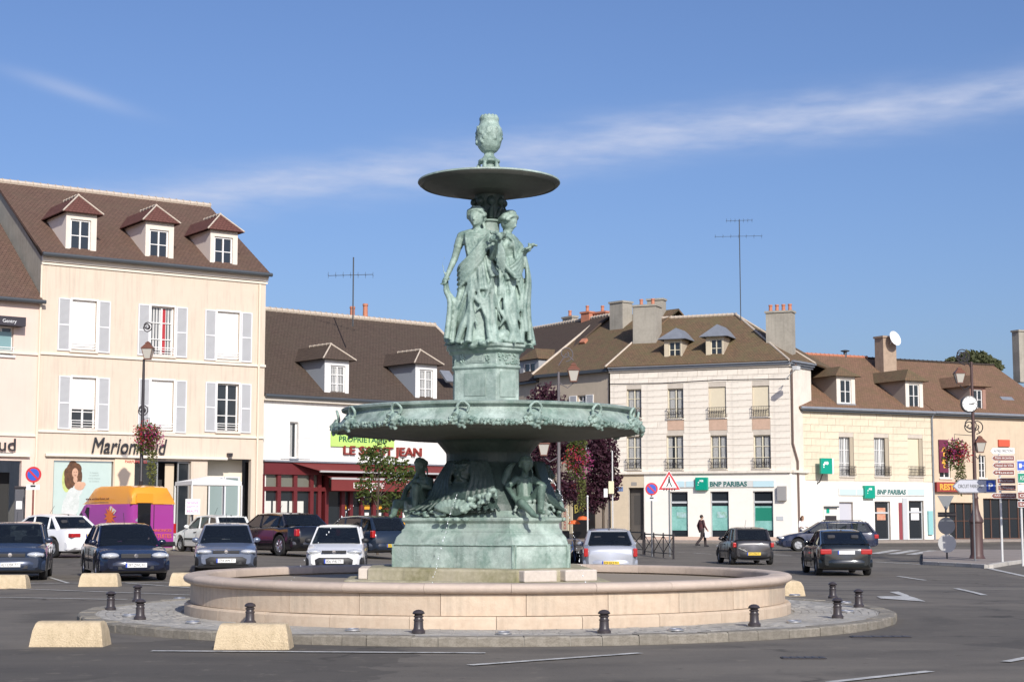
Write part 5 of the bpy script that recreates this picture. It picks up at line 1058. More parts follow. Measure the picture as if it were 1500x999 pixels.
    D = 6.5; zr = b.uv(1270, 524, D)[1]
    b.roof('roof', T_RED, [(-.4, -.35, ze + .12), (L, -.35, ze + .12), (L, D, zr), (-.4, D, zr)]); b.roof('roof', T_RED, [(L, 2 * D, ze), (-.4, 2 * D, ze), (-.4, D, zr), (L, D, zr)]); b.ridge((-.4, D, zr), (L, D, zr), n=30, r=.1, m=M_POT)
    for px0, py0, px1, py1, ax, ay in ((1225.5, 551, 1252.5, 592, 1226, 537), (1326.5, 558, 1352, 598, 1327, 541)):
        y0 = .2; r = b.rect(px0, py0, px1, py1, y0); b.dormer(r, y0, 4.6, b.uv(ax, ay, 1)[1], .3, M_TRIM, T_MOSS, None, ridge=False, hip=.8, cheek=mat('cheek_taupe', (.36, .31, .26), .85))
    b.chimney(1294, 495, 1313, 540, 4.2, .9, m=mat('old_brick', (.4, .3, .22), .9, var=.5, vscale=3), cap=True)
    u, z = b.uv(1308, 497, 3.9); q = MB(); q.lathe([(.02, 0), (.3, .05), (.52, .16), (.54, .18), (.3, .08), (.02, .03)], 20, TRS((u, 3.85, z), (R(70), R(25), 0))); q.tube([(u, 3.85, z), (u, 4.3, z - .4)], .03, 5); q.build('satellite_dish', M_WHITE, b.root, 40)
    u, z = b.uv(1238, 521, D); q = MB(); q.lathe([(.12, -.3), (.12, .15), (.3, .2), (.32, .25), (.1, .3)], 12, Matrix.Translation((u, D, z + .1))); q.build('roof_vent', M_GUT, b.root, 40)
b4()
B7 = Bld('tan_restaurant_building', 'tan building at the right edge with dark ground floor openings and skylight', XY(1369.5, 109.7), XY(1560, 115))
def b7():
    b = B7; L = b.L; ze = b.uv(1430, 609)[1]; zg = b.uv(1430, 722)[1]; w = [b.rect(1434, 667, 1444, 700), b.rect(1376, 650, 1392, 700)]; g = [b.rect(1391, 736, 1427, 800), b.rect(1441, 730, 1508, 800)]; g = [(r[0], r[1], .1, r[3]) for r in g]
    b.wall('wall', mat('tan_wall', (.62, .50, .36), .9, var=.3, vscale=.5, streak=.2), 0, L, -.2, ze, w + g, .3)
    for r in w: b.window(r, M_WHITE, .1, 3, 2, sillm=M_ASH)
    for r in g: b.box('shop_interior', MATS['shop_dark'], r[0], r[1], 1.0, 1.05, 0, r[3]); b.window((r[0], r[1], .12, r[3]), mat('brown_frame', (.12, .06, .04), .6), .18, 2, 3 if r is g[0] else 5, sill=False, name='shop_window')
    a = b.rect(1371, 706, 1398, 720, -.2); c = b.box('restaurant_sign', mat('rest_red', (.32, .05, .04), .6), a[0], a[1] + 2.2, -.3, 0, a[2], a[3]); text('RESTAURANT', .55, mat('rest_yellow', (.8, .4, .06), .5), c, Matrix.Translation((a[0] + 2., -.31, (a[2] + a[3]) / 2)) @ FRONT, .01, 3.5, bold=.02)
    a = b.rect(1376, 644, 1389, 692, -.1); c = b.box('menu_banner', mat('maroon', (.14, .02, .05), .7), a[0], a[1], -.12, -.04, a[2], a[3]); q = MB()
    for zz in (.3, .65): 
        cz = a[2] + (a[3] - a[2]) * zz; cu = (a[0] + a[1]) / 2; q.box(cu - .2, cu + .2, -.135, -.12, cz - .07, cz + .07); q.box(cu - .07, cu + .07, -.135, -.12, cz - .35, cz - .07); q.box(cu - .12, cu + .12, -.135, -.12, cz + .07, cz + .3)
    q.build('banner_figure', MATS['rest_yellow'], c, weld=True)
    b.part('gutter', M_ZINC, lambda q: q.tube([(0, -.35, ze + .1), (L, -.35, ze + .1)], .1, 8), smooth=40); b.box('eaves', M_GUT, 0, L, -.3, 0, ze - .1, ze + .05)
    D = 6.5; zr = b.uv(1430, 534, D)[1]
    b.roof('roof', T_RED, [(0, -.35, ze + .12), (L, -.35, ze + .12), (L, D, zr), (0, D, zr)]); b.roof('roof', T_RED, [(L, 2 * D, ze), (0, 2 * D, ze), (0, D, zr), (L, D, zr)]); b.ridge((0, D, zr), (L, D, zr), n=28, r=.1, m=T_DARK)
    y0 = .3; r = b.rect(1421, 566, 1444, 601, y0); b.dormer(r, y0, 4.2, b.uv(1415, 549, 1)[1], .3, mat('brick_dormer', (.35, .2, .15), .9, var=.3), T_RED, None, ridge=False, hip=.8, cheek=MATS['cheek_taupe'])
    u, z = b.uv(1475, 588, 1.8); q = MB(); q.box(-.55, .55, -.05, .05, -.45, .45, TRS((u, 1.6, z), (R(-48), 0, 0))); q.build('skylight', M_ZINC, b.root)
    b.chimney(1493, 486, 1506, 536, 5, .7, m=M_RENDER)
    a = b.rect(1463, 644, 1479, 654, -.1); b.box('red_sign', mat('sign_orange', (.6, .1, .05), .6), a[0], a[1], -.12, 0, a[2], a[3])
b7()
# pavements with kerbs in front of the buildings
def pavement(name, pts, h=.13):
    m = MB(); v = [Vector((p[0], p[1], gz(p[0], p[1]))) for p in pts]; n = len(v)
    m.v = [(p.x, p.y, p.z + h) for p in v] + [(p.x, p.y, p.z - .1) for p in v]; m.f = [tuple(range(n))] + [(i + n, (i + 1) % n + n, (i + 1) % n, i) for i in range(n)]
    o = struct(m.build(name, M_PAV)); k = MB()
    return o
def off(b, d, u): p = b.A + b.t * u - b.n * d; return (p.x, p.y)
pavement('pavement', [off(B0, 3.2, -6), off(B1, 3.2, B1.L), off(B2, 3.6, B2.L + 1), off(B2, -1, B2.L + 1), off(B1, -1, B1.L), off(B0, -1, -6)])
pv = pavement('pavement', [off(B5, 4, -4), off(B3, 4.5, 0), off(B3, 4.5, B3.L), off(B4, 4.2, 2), off(B4, 4.2, B4.L), off(B7, 4.2, B7.L + 6), off(B7, -1, B7.L + 6), off(B4, -1, 0), off(B3, -1, 0), off(B5, -1, -4)])
ps = [ground(*p) for p in ((1352, 827), (1400, 829.5), (1449, 832.5), (1475, 828), (1540, 818), (1540, 809), (1400, 808), (1352, 812))]
pr = pavement('pavement', [(p.x, p.y) for p in ps])
for i in range(4):
    a, c = ps[i], ps[i + 1]; d = c - a; n = max(1, int(d.length / 1.0)); rz = math.atan2(d.y, d.x)
    for k in range(n):
        p = a.lerp(c, (k + .5) / n); MB().box(-d.length / n / 2 + .01, d.length / n / 2 - .01, -.02, .18, -.1, .138).build('kerb_stone', mat('kerb_pale', (.5, .47, .42), .85, var=.4), pr, M=TRS((p.x, p.y, gz(p.x, p.y)), (0, 0, rz)), bevel=.015)
# ------------------------------------------------------------------ vehicles
M_TYRE = mat('tyre', (.02, .02, .02), .85); M_RIM = mat('alloy', (.45, .46, .47), .3, .8); M_HUB = mat('hubcap', (.4, .41, .42), .45, .4)
M_TRIMB = mat('black_trim', (.018, .018, .02), .55); M_SEAT = mat('car_seat', (.045, .045, .05), .9); M_LAMP = mat('headlamp', (.62, .64, .66), .12, .3, spec=.9); M_TAIL = mat('taillamp', (.42, .012, .012), .2, spec=.8, coat=.6)
M_CGLASS = glass_mat('car_glass', (.38, .43, .43), .6); M_PLW = mat('plate_white', (.75, .75, .72), .5); M_PLY = mat('plate_yellow', (.72, .50, .05), .5); M_PLB = mat('plate_blue', (.02, .06, .4), .5); M_INK = mat('plate_ink', (.02, .02, .02), .6); M_CHR = mat('chrome', (.6, .6, .62), .15, .9); M_AMB = mat('amber', (.6, .22, .02), .3)
def paint(name, c, rough=.28, metal=.0): return mat('paint_' + name, c, rough, metal, coat=.9, spec=.5, var=.08, vscale=1.5)
def interp(tab, x):
    if x <= tab[0][0]: return tab[0][1]
    for (a, b), (c, d) in zip(tab, tab[1:]):
        if x <= c: t = (x - a) / (c - a); return b + (d - b) * t
    return tab[-1][1]
def car(label, loc, ang, pm, L, W, H, wb, fo, prof, cab, wr=.3, group='cars', plateF='white', plateR='yellow', ptxt='259 BMX 77', name='car', bump=None, tail='block', tailz=(.62, .82), roofm=None, rails=False, rimm=None, headz=(.58, .72), grille=True, side_rub=True, nose=.58, tailend=.75, cat='car'):
    """x forward; prof: top line of the body [(x,z)], cab: (xa,xrf,xrr,xrb,xB,xC)"""
    root = thing(name, label, cat, loc, ang, group); hw = W / 2; xf, xr = L / 2, -L / 2; wf = xf - fo; wrr = wf - wb; ra = wr + .055
    xs = set([xr, xr + .02, xr + .07, xr + .16, xr + .3, xf, xf - .02, xf - .07, xf - .16, xf - .3, xf - .5])
    n = 44
    for i in range(n + 1): xs.add(xr + L * i / n)
    for c in (wf, wrr):
        for k in range(17): xs.add(c + ra * math.cos(math.pi * k / 16))
    xs = sorted(x for x in xs if xr <= x <= xf); rings = []
    def half(x):
        e = min(x - xr, xf - x); t = max(0, 1 - e / .55); return hw * (1 - .20 * t ** 2.6 - .015 * max(0, 1 - e / 1.3))
    def arch(x):
        z = .2
        for c in (wf, wrr):
            d = abs(x - c)
            if d < ra: z = max(z, wr + math.sqrt(max(0, ra * ra - d * d)))
        e = min(x - xr, xf - x); return max(z, .2 + .12 * max(0, 1 - e / .3) ** 2)
    def top(x):
        z = interp(prof, x); e = xf - x; q = x - xr
        if e < .16: z -= (z - nose) * (1 - e / .16) ** 2
        if q < .10: z -= (z - tailend) * (1 - q / .10) ** 2
        return z
    for x in xs:
        w, z0, z1 = half(x), arch(x), top(x); zm = max(.5, z0 + .05); zu = max(zm + .04, z1 - .13)
        zu = min(zu, z1 - .02); zm = min(zm, zu - .02)
        pts = [(0, z0), (w * .9, z0), (w * .975, z0 + .03), (w, zm), (w * .985, zu), (w * .95, (zu + z1) / 2 + .02), (w * .88, z1 - .008), (w * .5, z1 + .012), (0, z1 + .018)]
        rings.append([(x, y, z) for y, z in pts] + [(x, -y, z) for y, z in pts[-2:0:-1]])
    body = MB().loft(rings, True, True); body.build('body', pm, root, 32)
    MB().box(wrr - ra - .1, wf + ra + .1, -hw + .2, hw - .2, .17, top(wf) - .12).box(xr + .25, xf - .3, -hw * .7, hw * .7, .22, .45).build('underbody', M_TRIMB, root)
    # cabin
    xa, xrf, xrr, xrb, xB, xC = cab; za, zb = top(xa) + .0, top(xrb) + .0; wa = half(xa) * .87; wB = half(xrb) * .86; wt = hw * .70; zr = H; zrf, zrr = H - .035, H - .05
    bel = lambda x: interp([(xrb, zb), (xa, za)], x) + .005; wbel = lambda x: interp([(xrb, wB), (xa, wa)], x)
    roof = MB(); rg = []
    for i in range(9):
        t = i / 8; x = xrr + (xrf - xrr) * t; z = zrr + (zrf - zrr) * t + .045 * math.sin(math.pi * t); rg.append([(x, -wt - .02, z - .07), (x, -wt - .015, z - .03), (x, -wt * .9, z), (x, -wt * .5, z + .016), (x, 0, z + .02), (x, wt * .5, z + .016), (x, wt * .9, z), (x, wt + .015, z - .03), (x, wt + .02, z - .07), (x, wt * .9, z - .05), (x, -wt * .9, z - .05)])
    roof.loft(rg, True, True, True); roof.build('roof', roofm or pm, root, 40)
    for s in (-1, 1):
        A0, A1 = Vector((xa - .02, s * wa, za - .02)), Vector((xrf, s * (wt + .005), zrf - .035)); C1, C0 = Vector((xrr, s * (wt + .005), zrr - .035)), Vector((xrb + .02, s * wB, zb - .02))
        MB().tube([A0, A1], [.038, .032], 6).build('pillar', pm, root, 40); MB().tube([C1, C0], [.055, .085], 6).build('pillar', pm, root, 40)
        tp = lambda x: Vector((x, s * (wt + .012), interp([(xrr, zrr), (xrf, zrf)], x) - .05)); bt = lambda x: Vector((x, s * (wbel(x) + .005), bel(x)))
        for xb in ([xB] if xC is None else [xB, xC]): MB().tube([bt(xb), tp(xb + .06)], [.04, .035], 6).build('pillar', pm, root, 40)
        segs = [xa] + [xB] + ([xC] if xC is not None else []) + [xrb]
        for k in range(len(segs) - 1):
            f, b_ = segs[k], segs[k + 1]
            b0 = bt(f - (.04 if k else .06)); b1 = bt(b_ + (.04 if k < len(segs) - 2 else .12)); t1 = tp(max(b_ + .1, xrr + .02)); t0 = tp(min(f, xrf) + (.02 if k else -.03))
            if t0.x < t1.x + .04: t1.x = t0.x - .05
            g = MB(); q = [b0, b1, t1, t0]; g.quad(*(q if s > 0 else q[::-1])); g.build('side_window', M_CGLASS, root)
        for xd in (xa - .12, xB, (xC + .1) if xC is not None else xrb + .9):
            dz0 = max(.26, arch(xd) + .03); MB().tube([(xd, s * (half(xd) * .985 + .001), dz0), (xd, s * (half(xd) + .002), max(.52, dz0 + .1)), (xd, s * (half(xd) * .985 + .001), top(xd) - .12)], .006, 4).build('door_seam', M_TRIMB, root)
        w = MB()
        if xC is not None or True:
            hd = MB(); hx = xB + .12; hd.box(hx - .09, hx + .09, s * (half(hx) + .002) - .012, s * (half(hx) + .002) + .012, bel(hx) - .16, bel(hx) - .13); hd.build('door_handle', M_TRIMB, root)
        mr = MB(); mp = bt(xa - .28) + Vector((0, s * .1, .07)); mr.ell(mp, (.06, .11, .075), 10, 8); mr.tube([mp, bt(xa - .25)], .02, 6); mr.build('mirror', pm if H > 1.38 else M_TRIMB, root, 50)
        if side_rub: MB().box(wrr + ra + .08, wf - ra - .08, s * hw - .012 if s > 0 else s * hw - .018, s * hw + .018 if s > 0 else s * hw + .012, .46, .53).build('side_moulding', M_TRIMB, root)
        zc = .5 * (headz[0] + headz[1]); hh = (headz[1] - headz[0]) / 2
        hl = MB(); hl.ell((xf - .12, s * hw * .68, zc), (.125, hw * .24, hh), 12, 8); hl.build('headlight', M_LAMP, root, 50); MB().ell((xf - .16, s * hw * .885, zc - .01), (.14, .05, hh * .8), 8, 6).build('indicator', M_LAMP, root, 50)
        tl = MB(); tz0, tz1 = tailz; xt = xr
        if tail == 'tall': tl.box(xt - .012, xt + .16, s * hw * .80 if s > 0 else -hw * .955, hw * .955 if s > 0 else -hw * .80, tz0, tz1)
        else: tl.box(xt - .012, xt + .2, hw * .52 if s > 0 else -hw * .93, hw * .93 if s > 0 else -hw * .52, tz0, tz1)
        tl.build('taillight', M_TAIL, root, bevel=.03)
    def glass(name, xb, zb_, wb_, xt, zt, wt_, bul):
        g = MB(); N = 8; rows = []
        for j in range(4):
            t = j / 3; row = []
            for i in range(N + 1): u = i / N * 2 - 1; w_ = wb_ + (wt_ - wb_) * t; row.append((xb + (xt - xb) * t + bul * (1 - u * u), u * w_, zb_ + (zt - zb_) * t + .0))
            rows.append(row)
        for j in range(3):
            for i in range(N):
                q = (rows[j][i], rows[j][i + 1], rows[j + 1][i + 1], rows[j + 1][i]); g.quad(*(q if bul > 0 else q[::-1]))
        g.build(name, M_CGLASS, root, 60, weld=True)
    glass('windscreen', xa + .02, za + .012, wa * .97, xrf + .01, zrf - .02, wt * .96, .07); glass('rear_window', xrb - .01, zb + .03, wB * .93, xrr - .02, zrr - .03, wt * .94, -.05)
    # bumpers, grille, plates
    for s, xe, nm in ((1, xf, 'front_bumper'), (-1, xr, 'rear_bumper')):
        bm_ = MB(); rg = []
        for i in range(13):
            u = i / 12 * 2 - 1; y = u * hw * .97; x = xe + s * (.035 - .42 * abs(u) ** 3.2 * .6); rg.append([(x, y, .27), (x + s * .03, y, .33), (x + s * .035, y, .45), (x, y, .51), (x - s * .12, y, .50), (x - s * .12, y, .28)])
        bm_.loft(rg, True, True, s > 0); bm_.build(nm, bump or pm, root, 40)
    if grille:
        MB().box(xf - .05, xf + .012, -hw * .42, hw * .42, headz[0] + .02, headz[1] - .03).build('grille', M_TRIMB, root, bevel=.01); MB().box(xf, xf + .05, -hw * .5, hw * .5, .3, .38).build('air_intake', M_TRIMB, root, bevel=.01)
        MB().lathe([(.001, .012), (.05, .01), (.055, 0)], 12, TRS((xf + .012, 0, (headz[0] + headz[1]) / 2), (0, R(90), 0))).build('badge', M_CHR, root, 40)
    for s, xe, c, zz in ((1, xf + .072, plateF, .41), (-1, xr - .012 if tailend > .7 and tail != 'tall' else xr - .072, plateR, .72 if tail != 'tall' else .42)):
        if not c: continue
        p = MB().box(xe - .005, xe + .005, -.26, .26, zz - .055, zz + .055).build('number_plate', M_PLW if c == 'white' else M_PLY, root)
        Mx = Matrix.Translation((xe + s * .007, 0, zz)) @ Matrix.Rotation(R(90) * s, 4, 'Z') @ FRONT
        text(ptxt, .1, M_INK, p, Mx, .001, .4); MB().box(xe + s * .006 - .001, xe + s * .006 + .001, s * -.26 - .0, s * -.22, zz - .055, zz + .055).build('plate_band', M_PLB, p)
    # wheels
    ty = MB().lathe([(wr * .62, -.09), (wr * .93, -.095), (wr, -.06), (wr, .06), (wr * .93, .095), (wr * .62, .09), (wr * .62, -.09)], 28, Matrix.Rotation(R(90), 4, 'X'), cap=False).mesh('tyre', M_TYRE, 40)
    rm = MB(); rm.lathe([(.001, -.03), (wr * .2, -.03), (wr * .6, -.02), (wr * .62, -.07), (wr * .66, -.075), (wr * .66, .07), (.001, .07)], 28, Matrix.Rotation(R(90), 4, 'X'))
    for k in range(5): a = 2 * math.pi * k / 5; c_, s_ = math.cos(a), math.sin(a); rm.box(.04, wr * .62, .02, .062, -.035, .035, Matrix.Rotation(a, 4, 'Y'))
    rme = rm.mesh('rim', rimm or M_RIM, 35)
    for x in (wf, wrr):
        for s in (-1, 1):
            w = inst(ty, 'wheel', root, TRS((x, s * (hw - .105), wr), (0, 0, 0 if s < 0 else math.pi))); inst(rme, 'rim', w, TRS((0, 0, 0), (0, 0, math.pi)))
    # interior
    MB().box(xrb + .3, xa - .3, -hw * .78, hw * .78, max(za, zb) - .02, max(za, zb) + .0).build('cabin_floor', M_SEAT, root)
    for sx in (xB + .05, xB - .85):
        for s in (-1, 1): 
            if sx < xrb + .2: continue
            q = MB(); q.box(sx - .3, sx - .16, s * .36 - .24, s * .36 + .24, za - .1, za + .16); q.box(sx - .3, sx - .2, s * .36 - .12, s * .36 + .12, za + .18, za + .34); q.build('seat', M_SEAT, root, bevel=.04)
    MB().box(xa - .5, xa - .05, -wa * .9, wa * .9, za - .05, za + .03).build('dashboard', M_TRIMB, root)
    if rails:
        for s in (-1, 1): MB().tube([(xrf - .2, s * wt * .92, H - .0), (xrf - .3, s * wt * .92, H + .05), (xrr + .3, s * wt * .92, H + .04), (xrr + .2, s * wt * .92, H - .02)], .018, 6).build('roof_rail', M_TRIMB, root, 40)
    wb_ = MB(); wb_.tube([(xa + .03, -.1, za + .03), (xa - .18, .5, za + .14)], .008, 5); wb_.build('wiper', M_TRIMB, root)
    MB().box(xrr - .02, xrr + .02, -.02, .02, H - .03, H - .0).tube([(xrf - .25, 0, H), (xrf - .5, 0, H + .28)], .006, 5).build('aerial', M_TRIMB, root)
    return root
def place(px, py, Y=None):
    if Y is None: return ground(px, py)
    x = xat(px, Y, .3); return Vector((x, Y, gz(x, Y)))
def psi(deg): return R(90 + deg)                 # heading away from the camera, turned left by deg
def face(deg): return R(-90 + deg)               # heading towards the camera, nose turned right by deg
HATCH = lambda L, h=.93: [(-L / 2, h - .03), (-L / 2 + .25, h), (0, h - .02), (L / 2 - 1.05, h - .05), (L / 2 - .5, h - .16), (L / 2 - .12, h - .27), (L / 2, h - .34)]
SEDAN = lambda L, h=.95: [(-L / 2, h - .03), (-L / 2 + .3, h + .0), (-L / 2 + .75, h + .0), (0, h - .03), (L / 2 - 1.15, h - .06), (L / 2 - .5, h - .17), (L / 2 - .12, h - .28), (L / 2, h - .36)]
def hatch_cab(L, a=1.15, rf=.75, rr=.42, rb=.12): return (L / 2 - a, L / 2 - a - rf, -L / 2 + rr, -L / 2 + rb, L / 2 - a - 1.15, -L / 2 + .95)
def sedan_cab(L, a=1.25, rf=.78, rr=1.15, rb=.72): return (L / 2 - a, L / 2 - a - rf, -L / 2 + rr, -L / 2 + rb, L / 2 - a - 1.2, -L / 2 + 1.3)
G1 = 'cars parked in the front row'; G2 = 'cars parked in the back row'; G3 = 'cars on the road at the right'
# front row, noses towards us (car centre = front contact + half a length behind)
def front(px, Y, deg, L): 
    p = place(px, 0, Y); h = Vector((math.sin(R(deg)), -math.cos(R(deg)), 0)); c = p - h * L / 2; c.z = gz(c.x, c.y) * .5 + p.z * .5; return c
car('dark blue-grey hatchback cut by the left edge of the front row', front(14, 41.5, 13, 4.25), face(13), paint('bluegrey', (.035, .05, .085), .25, .3), 4.25, 1.76, 1.46, 2.61, .88, HATCH(4.25, .97), hatch_cab(4.25), .31, G1, ptxt='421 DSR 77')
car('black navy saloon with big headlights parked facing us, front row', front(199, 41.2, 21, 4.6), face(21), paint('navy', (.008, .012, .03), .2), 4.6, 1.77, 1.43, 2.67, .95, SEDAN(4.6, .93), sedan_cab(4.6), .32, G1, ptxt='297 ZWL 91', headz=(.56, .72))
car('silver-blue older saloon facing us beside the round stone basin', front(331, 44.8, 10, 4.4), face(10), paint('silverblue', (.17, .20, .27), .3, .4), 4.4, 1.70, 1.40, 2.67, .85, SEDAN(4.4, .92), sedan_cab(4.4), .29, G1, ptxt='2759 WM 77', bump=M_TRIMB, headz=(.58, .71))
car('small white hatchback facing us behind the basin rim', front(489, 44.5, 3, 3.7), face(3), paint('white', (.78, .78, .77), .35), 3.7, 1.58, 1.37, 2.42, .7, HATCH(3.7, .92), hatch_cab(3.7, 1.05), .27, G1, bump=M_TRIMB, ptxt='806 WK 77', headz=(.6, .73))
def back(px, Y, deg, L):      # rear centre at px
    p = place(px, 0, Y); h = Vector((-math.sin(R(deg)), math.cos(R(deg)), 0)); c = p + h * L / 2; c.z = gz(c.x, c.y); return c
car('white saloon seen from its rear corner left of the purple van', back(134, 54.2, 53, 4.55), psi(53), paint('white2', (.80, .80, .80), .3), 4.55, 1.76, 1.42, 2.7, .9, SEDAN(4.55, .95), sedan_cab(4.55, 1.25, .8, 1.25, .78), .31, G2, tailz=(.66, .8), rimm=M_HUB)
car('white older hatchback behind the silver saloon, right of the van', back(345, 62.0, 36, 3.95), psi(36), paint('white3', (.74, .75, .73), .35), 3.95, 1.66, 1.40, 2.47, .8, HATCH(3.95, .93), hatch_cab(3.95, 1.1), .28, G2, tailz=(.66, .84), rimm=M_HUB)
car('black large saloon with chrome wheels between the white cars', back(466, 56.5, 40, 4.99), psi(40), paint('black', (.006, .006, .008), .18), 4.99, 1.88, 1.47, 3.05, .9, SEDAN(4.99, 1.02), sedan_cab(4.99, 1.35, .8, 1.2, .75), .36, G2, tail='tall', tailz=(.68, .92), rimm=M_CHR, side_rub=False)
car('dark blue estate with red tail lamp left of the fountain base', back(574, 58.5, 38, 4.3), psi(38), paint('darkblue', (.012, .02, .035), .25), 4.3, 1.74, 1.46, 2.6, .85, HATCH(4.3, .96), hatch_cab(4.3), .31, G2, tail='tall', tailz=(.7, .95), rimm=M_HUB)
# right side
car('silver saloon with yellow plate driving off just right of the fountain base', back(894.5, 50.0, -1, 4.36), psi(-1), paint('silver', (.42, .44, .48), .3, .35), 4.36, 1.70, 1.43, 2.6, .85, SEDAN(4.36, .93), sedan_cab(4.36, 1.25, .78, 1.05, .5), .3, G3, tail='tall', tailz=(.6, .86), ptxt='829 EKZ 91', plateR='yellow')
car('dark grey small hatchback with yellow plate driving away', back(1104, 62.4, 3, 3.77), psi(3), paint('charcoal', (.035, .033, .036), .32, .2), 3.77, 1.64, 1.40, 2.47, .75, HATCH(3.77, .93), hatch_cab(3.77, 1.1), .28, G3, bump=M_TRIMB, tail='tall', tailz=(.66, .84), ptxt='577 CTN 77', rimm=M_HUB)
car('black compact hatchback with white plate nearest on the right road', back(1240, 50.6, -2, 4.2), psi(-2), paint('black2', (.012, .016, .018), .2, .1), 4.2, 1.70, 1.40, 2.7, .75, HATCH(4.2, .95), hatch_cab(4.2, 1.35, .75, .95, .2), .31, G3, tailz=(.66, .82), plateR='white', ptxt='', side_rub=True)
p = place(1211, 0, 82); car('dark navy estate car standing side-on before the bank', Vector((p.x, 82, gz(p.x, 82))), R(176), paint('navy2', (.012, .018, .045), .22), 4.85, 1.78, 1.46, 2.75, .95, HATCH(4.85, .95), (4.85 / 2 - 1.25, 4.85 / 2 - 2.05, -4.85 / 2 + .5, -4.85 / 2 + .15, .0, -1.2), .31, G3, rails=True, rimm=M_HUB)
# ---- the advertising van
def van():
    L, W, H = 4.5, 1.9, 2.42; p = place(224, 0, 58.2); dg = 47; h = Vector((-math.sin(R(dg)), math.cos(R(dg)), 0)); c = p + h * L / 2; c.z = gz(c.x, c.y)
    o = thing('van', 'purple high-roof van with orange roof and printed pictures on its side', 'van', c, psi(dg)); pu = paint('purple', (.36, .045, .27), .35); og = paint('orange', (.80, .33, .02), .4)
    hw = W / 2; wf, wrr, wr = L / 2 - .85, -L / 2 + .95, .32; ra = .38
    xs = sorted(set([-L / 2, -L / 2 + .03, -L / 2 + .1] + [-L / 2 + L * i / 40 for i in range(41)] + [c_ + ra * math.cos(math.pi * k / 12) for c_ in (wf, wrr) for k in range(13)] + [L / 2 - .03])); xs = [x for x in xs if -L / 2 <= x <= L / 2]
    top = [(-L / 2, 1.75), (-L / 2 + .08, 1.78), (L / 2 - 1.55, 1.78), (L / 2 - 1.5, 1.78), (L / 2 - .85, 1.12), (L / 2 - .3, .98), (L / 2, .72)]; rings = []
    for x in xs:
        z0 = .25
        for c_ in (wf, wrr):
            d = abs(x - c_)
            if d < ra: z0 = max(z0, wr + math.sqrt(ra * ra - d * d))
        z1 = interp(top, x); e = min(x + L / 2, L / 2 - x); w = hw * (1 - .1 * max(0, 1 - e / .4) ** 2); zz = [z0, z0 + .04, min(.9, z1 - .1), z1 - .04, z1]
        pts = [(0, zz[0]), (w * .93, zz[0]), (w * .99, zz[1]), (w, max(zz[2], zz[1] + .02)), (w * .965, zz[3]), (w * .94, zz[4]), (0, z1 + .005)]
        rings.append([(x, y, z) for y, z in pts] + [(x, -y, z) for y, z in pts[-2:0:-1]])
    MB().loft(rings).build('body', pu, o, 32); MB().box(wrr - .5, wf + .5, -.75, .75, .2, .75).build('underbody', M_TRIMB, o)
    rg = []
    for x, z, w in ((-L / 2 + .02, 1.80, .90), (-L / 2 + .08, 2.12, .87), (-L / 2 + .22, 2.36, .80), (-L / 2 + .5, 2.42, .78), (.1, 2.42, .78), (L / 2 - 1.75, 2.34, .76), (L / 2 - 1.35, 2.05, .74), (L / 2 - 1.2, 1.80, .76)):
        rg.append([(x, -w - .06, 1.785), (x, -w, z - .16 if z > 2 else z), (x, -w * .85, z), (x, 0, z + .03), (x, w * .85, z), (x, w, z - .16 if z > 2 else z), (x, w + .06, 1.785)])
    MB().loft(rg, True, True, True).build('high_roof', og, o, 40)
    # rear doors, glass
    xe = -L / 2 - .006; MB().box(xe - .012, xe, .14, .68, 1.0, 1.95).build('rear_window', mat('van_glass', (.01, .01, .012), .08, spec=.8), o, bevel=.02); MB().box(xe - .02, xe, .06, .75, 1.82, 2.16).build('window_hood', og, o, bevel=.02)
    MB().box(xe - .008, xe, -.012, .012, .45, 1.75).build('door_seam', M_TRIMB, o); MB().box(xe - .06, xe + .1, -hw * .95, hw * .95, .3, .46).build('rear_bumper', M_TRIMB, o, bevel=.03)
    for s in (-1, 1): MB().box(xe - .015, xe + .08, s * .9 - .055, s * .9 + .03 if s > 0 else s * .9 + .055, .75, 1.1).build('taillight', M_TAIL, o, bevel=.015)
    for s in (-1, 1):
        g = MB(); q = [(L / 2 - .95, s * .928, 1.15), (L / 2 - 1.85, s * .94, 1.12), (L / 2 - 1.85, s * .925, 1.68), (L / 2 - 1.5, s * .915, 1.68)]; g.add(q, [(0, 1, 2, 3) if s > 0 else (3, 2, 1, 0)]); g.build('side_window', MATS['van_glass'], o)
        MB().box(L / 2 - 1.05, L / 2 - .9, s * 1.0 - .1, s * 1.0 + .1, 1.15, 1.42).build('mirror', M_TRIMB, o, bevel=.03)
    g = MB(); g.add([(L / 2 - .84, -.8, 1.16), (L / 2 - .84, .8, 1.16), (L / 2 - 1.46, .76, 1.75), (L / 2 - 1.46, -.76, 1.75)], [(0, 1, 2, 3)]); g.build('windscreen', MATS['van_glass'], o)
    # print on the left flank (faces the square): splash star, grey tower, lettering
    y = hw + .004; st = MB(); pts = []
    for k in range(22): a = 2 * math.pi * k / 22; r_ = (.36 if k % 2 else .2) * (1 + .15 * math.sin(3 * k)); pts.append((-.95 + r_ * math.cos(a), 1.35 + r_ * math.sin(a) * 1.0))
    Mv = Matrix.Identity(4)
    st.prism(pts, y, y + .004); st.build('printed_star', mat('print_orange', (.75, .18, .04), .5, var=.3, vscale=6), o)
    gb = MB(); gb.prism([(-1.3, .55), (-.6, .55), (-.7, 1.0), (-.95, 1.12), (-1.2, 1.05)], y, y + .003); gb.build('printed_shape', mat('print_bluegrey', (.3, .34, .4), .5, var=.5, vscale=6), o)
    gb = MB(); gb.prism([(-1.35, 1.55), (-1.0, 1.72), (-.85, 1.6), (-1.2, 1.42)], y - .001, y + .002); gb.build('printed_paper', mat('print_paper', (.7, .68, .6), .5), o)
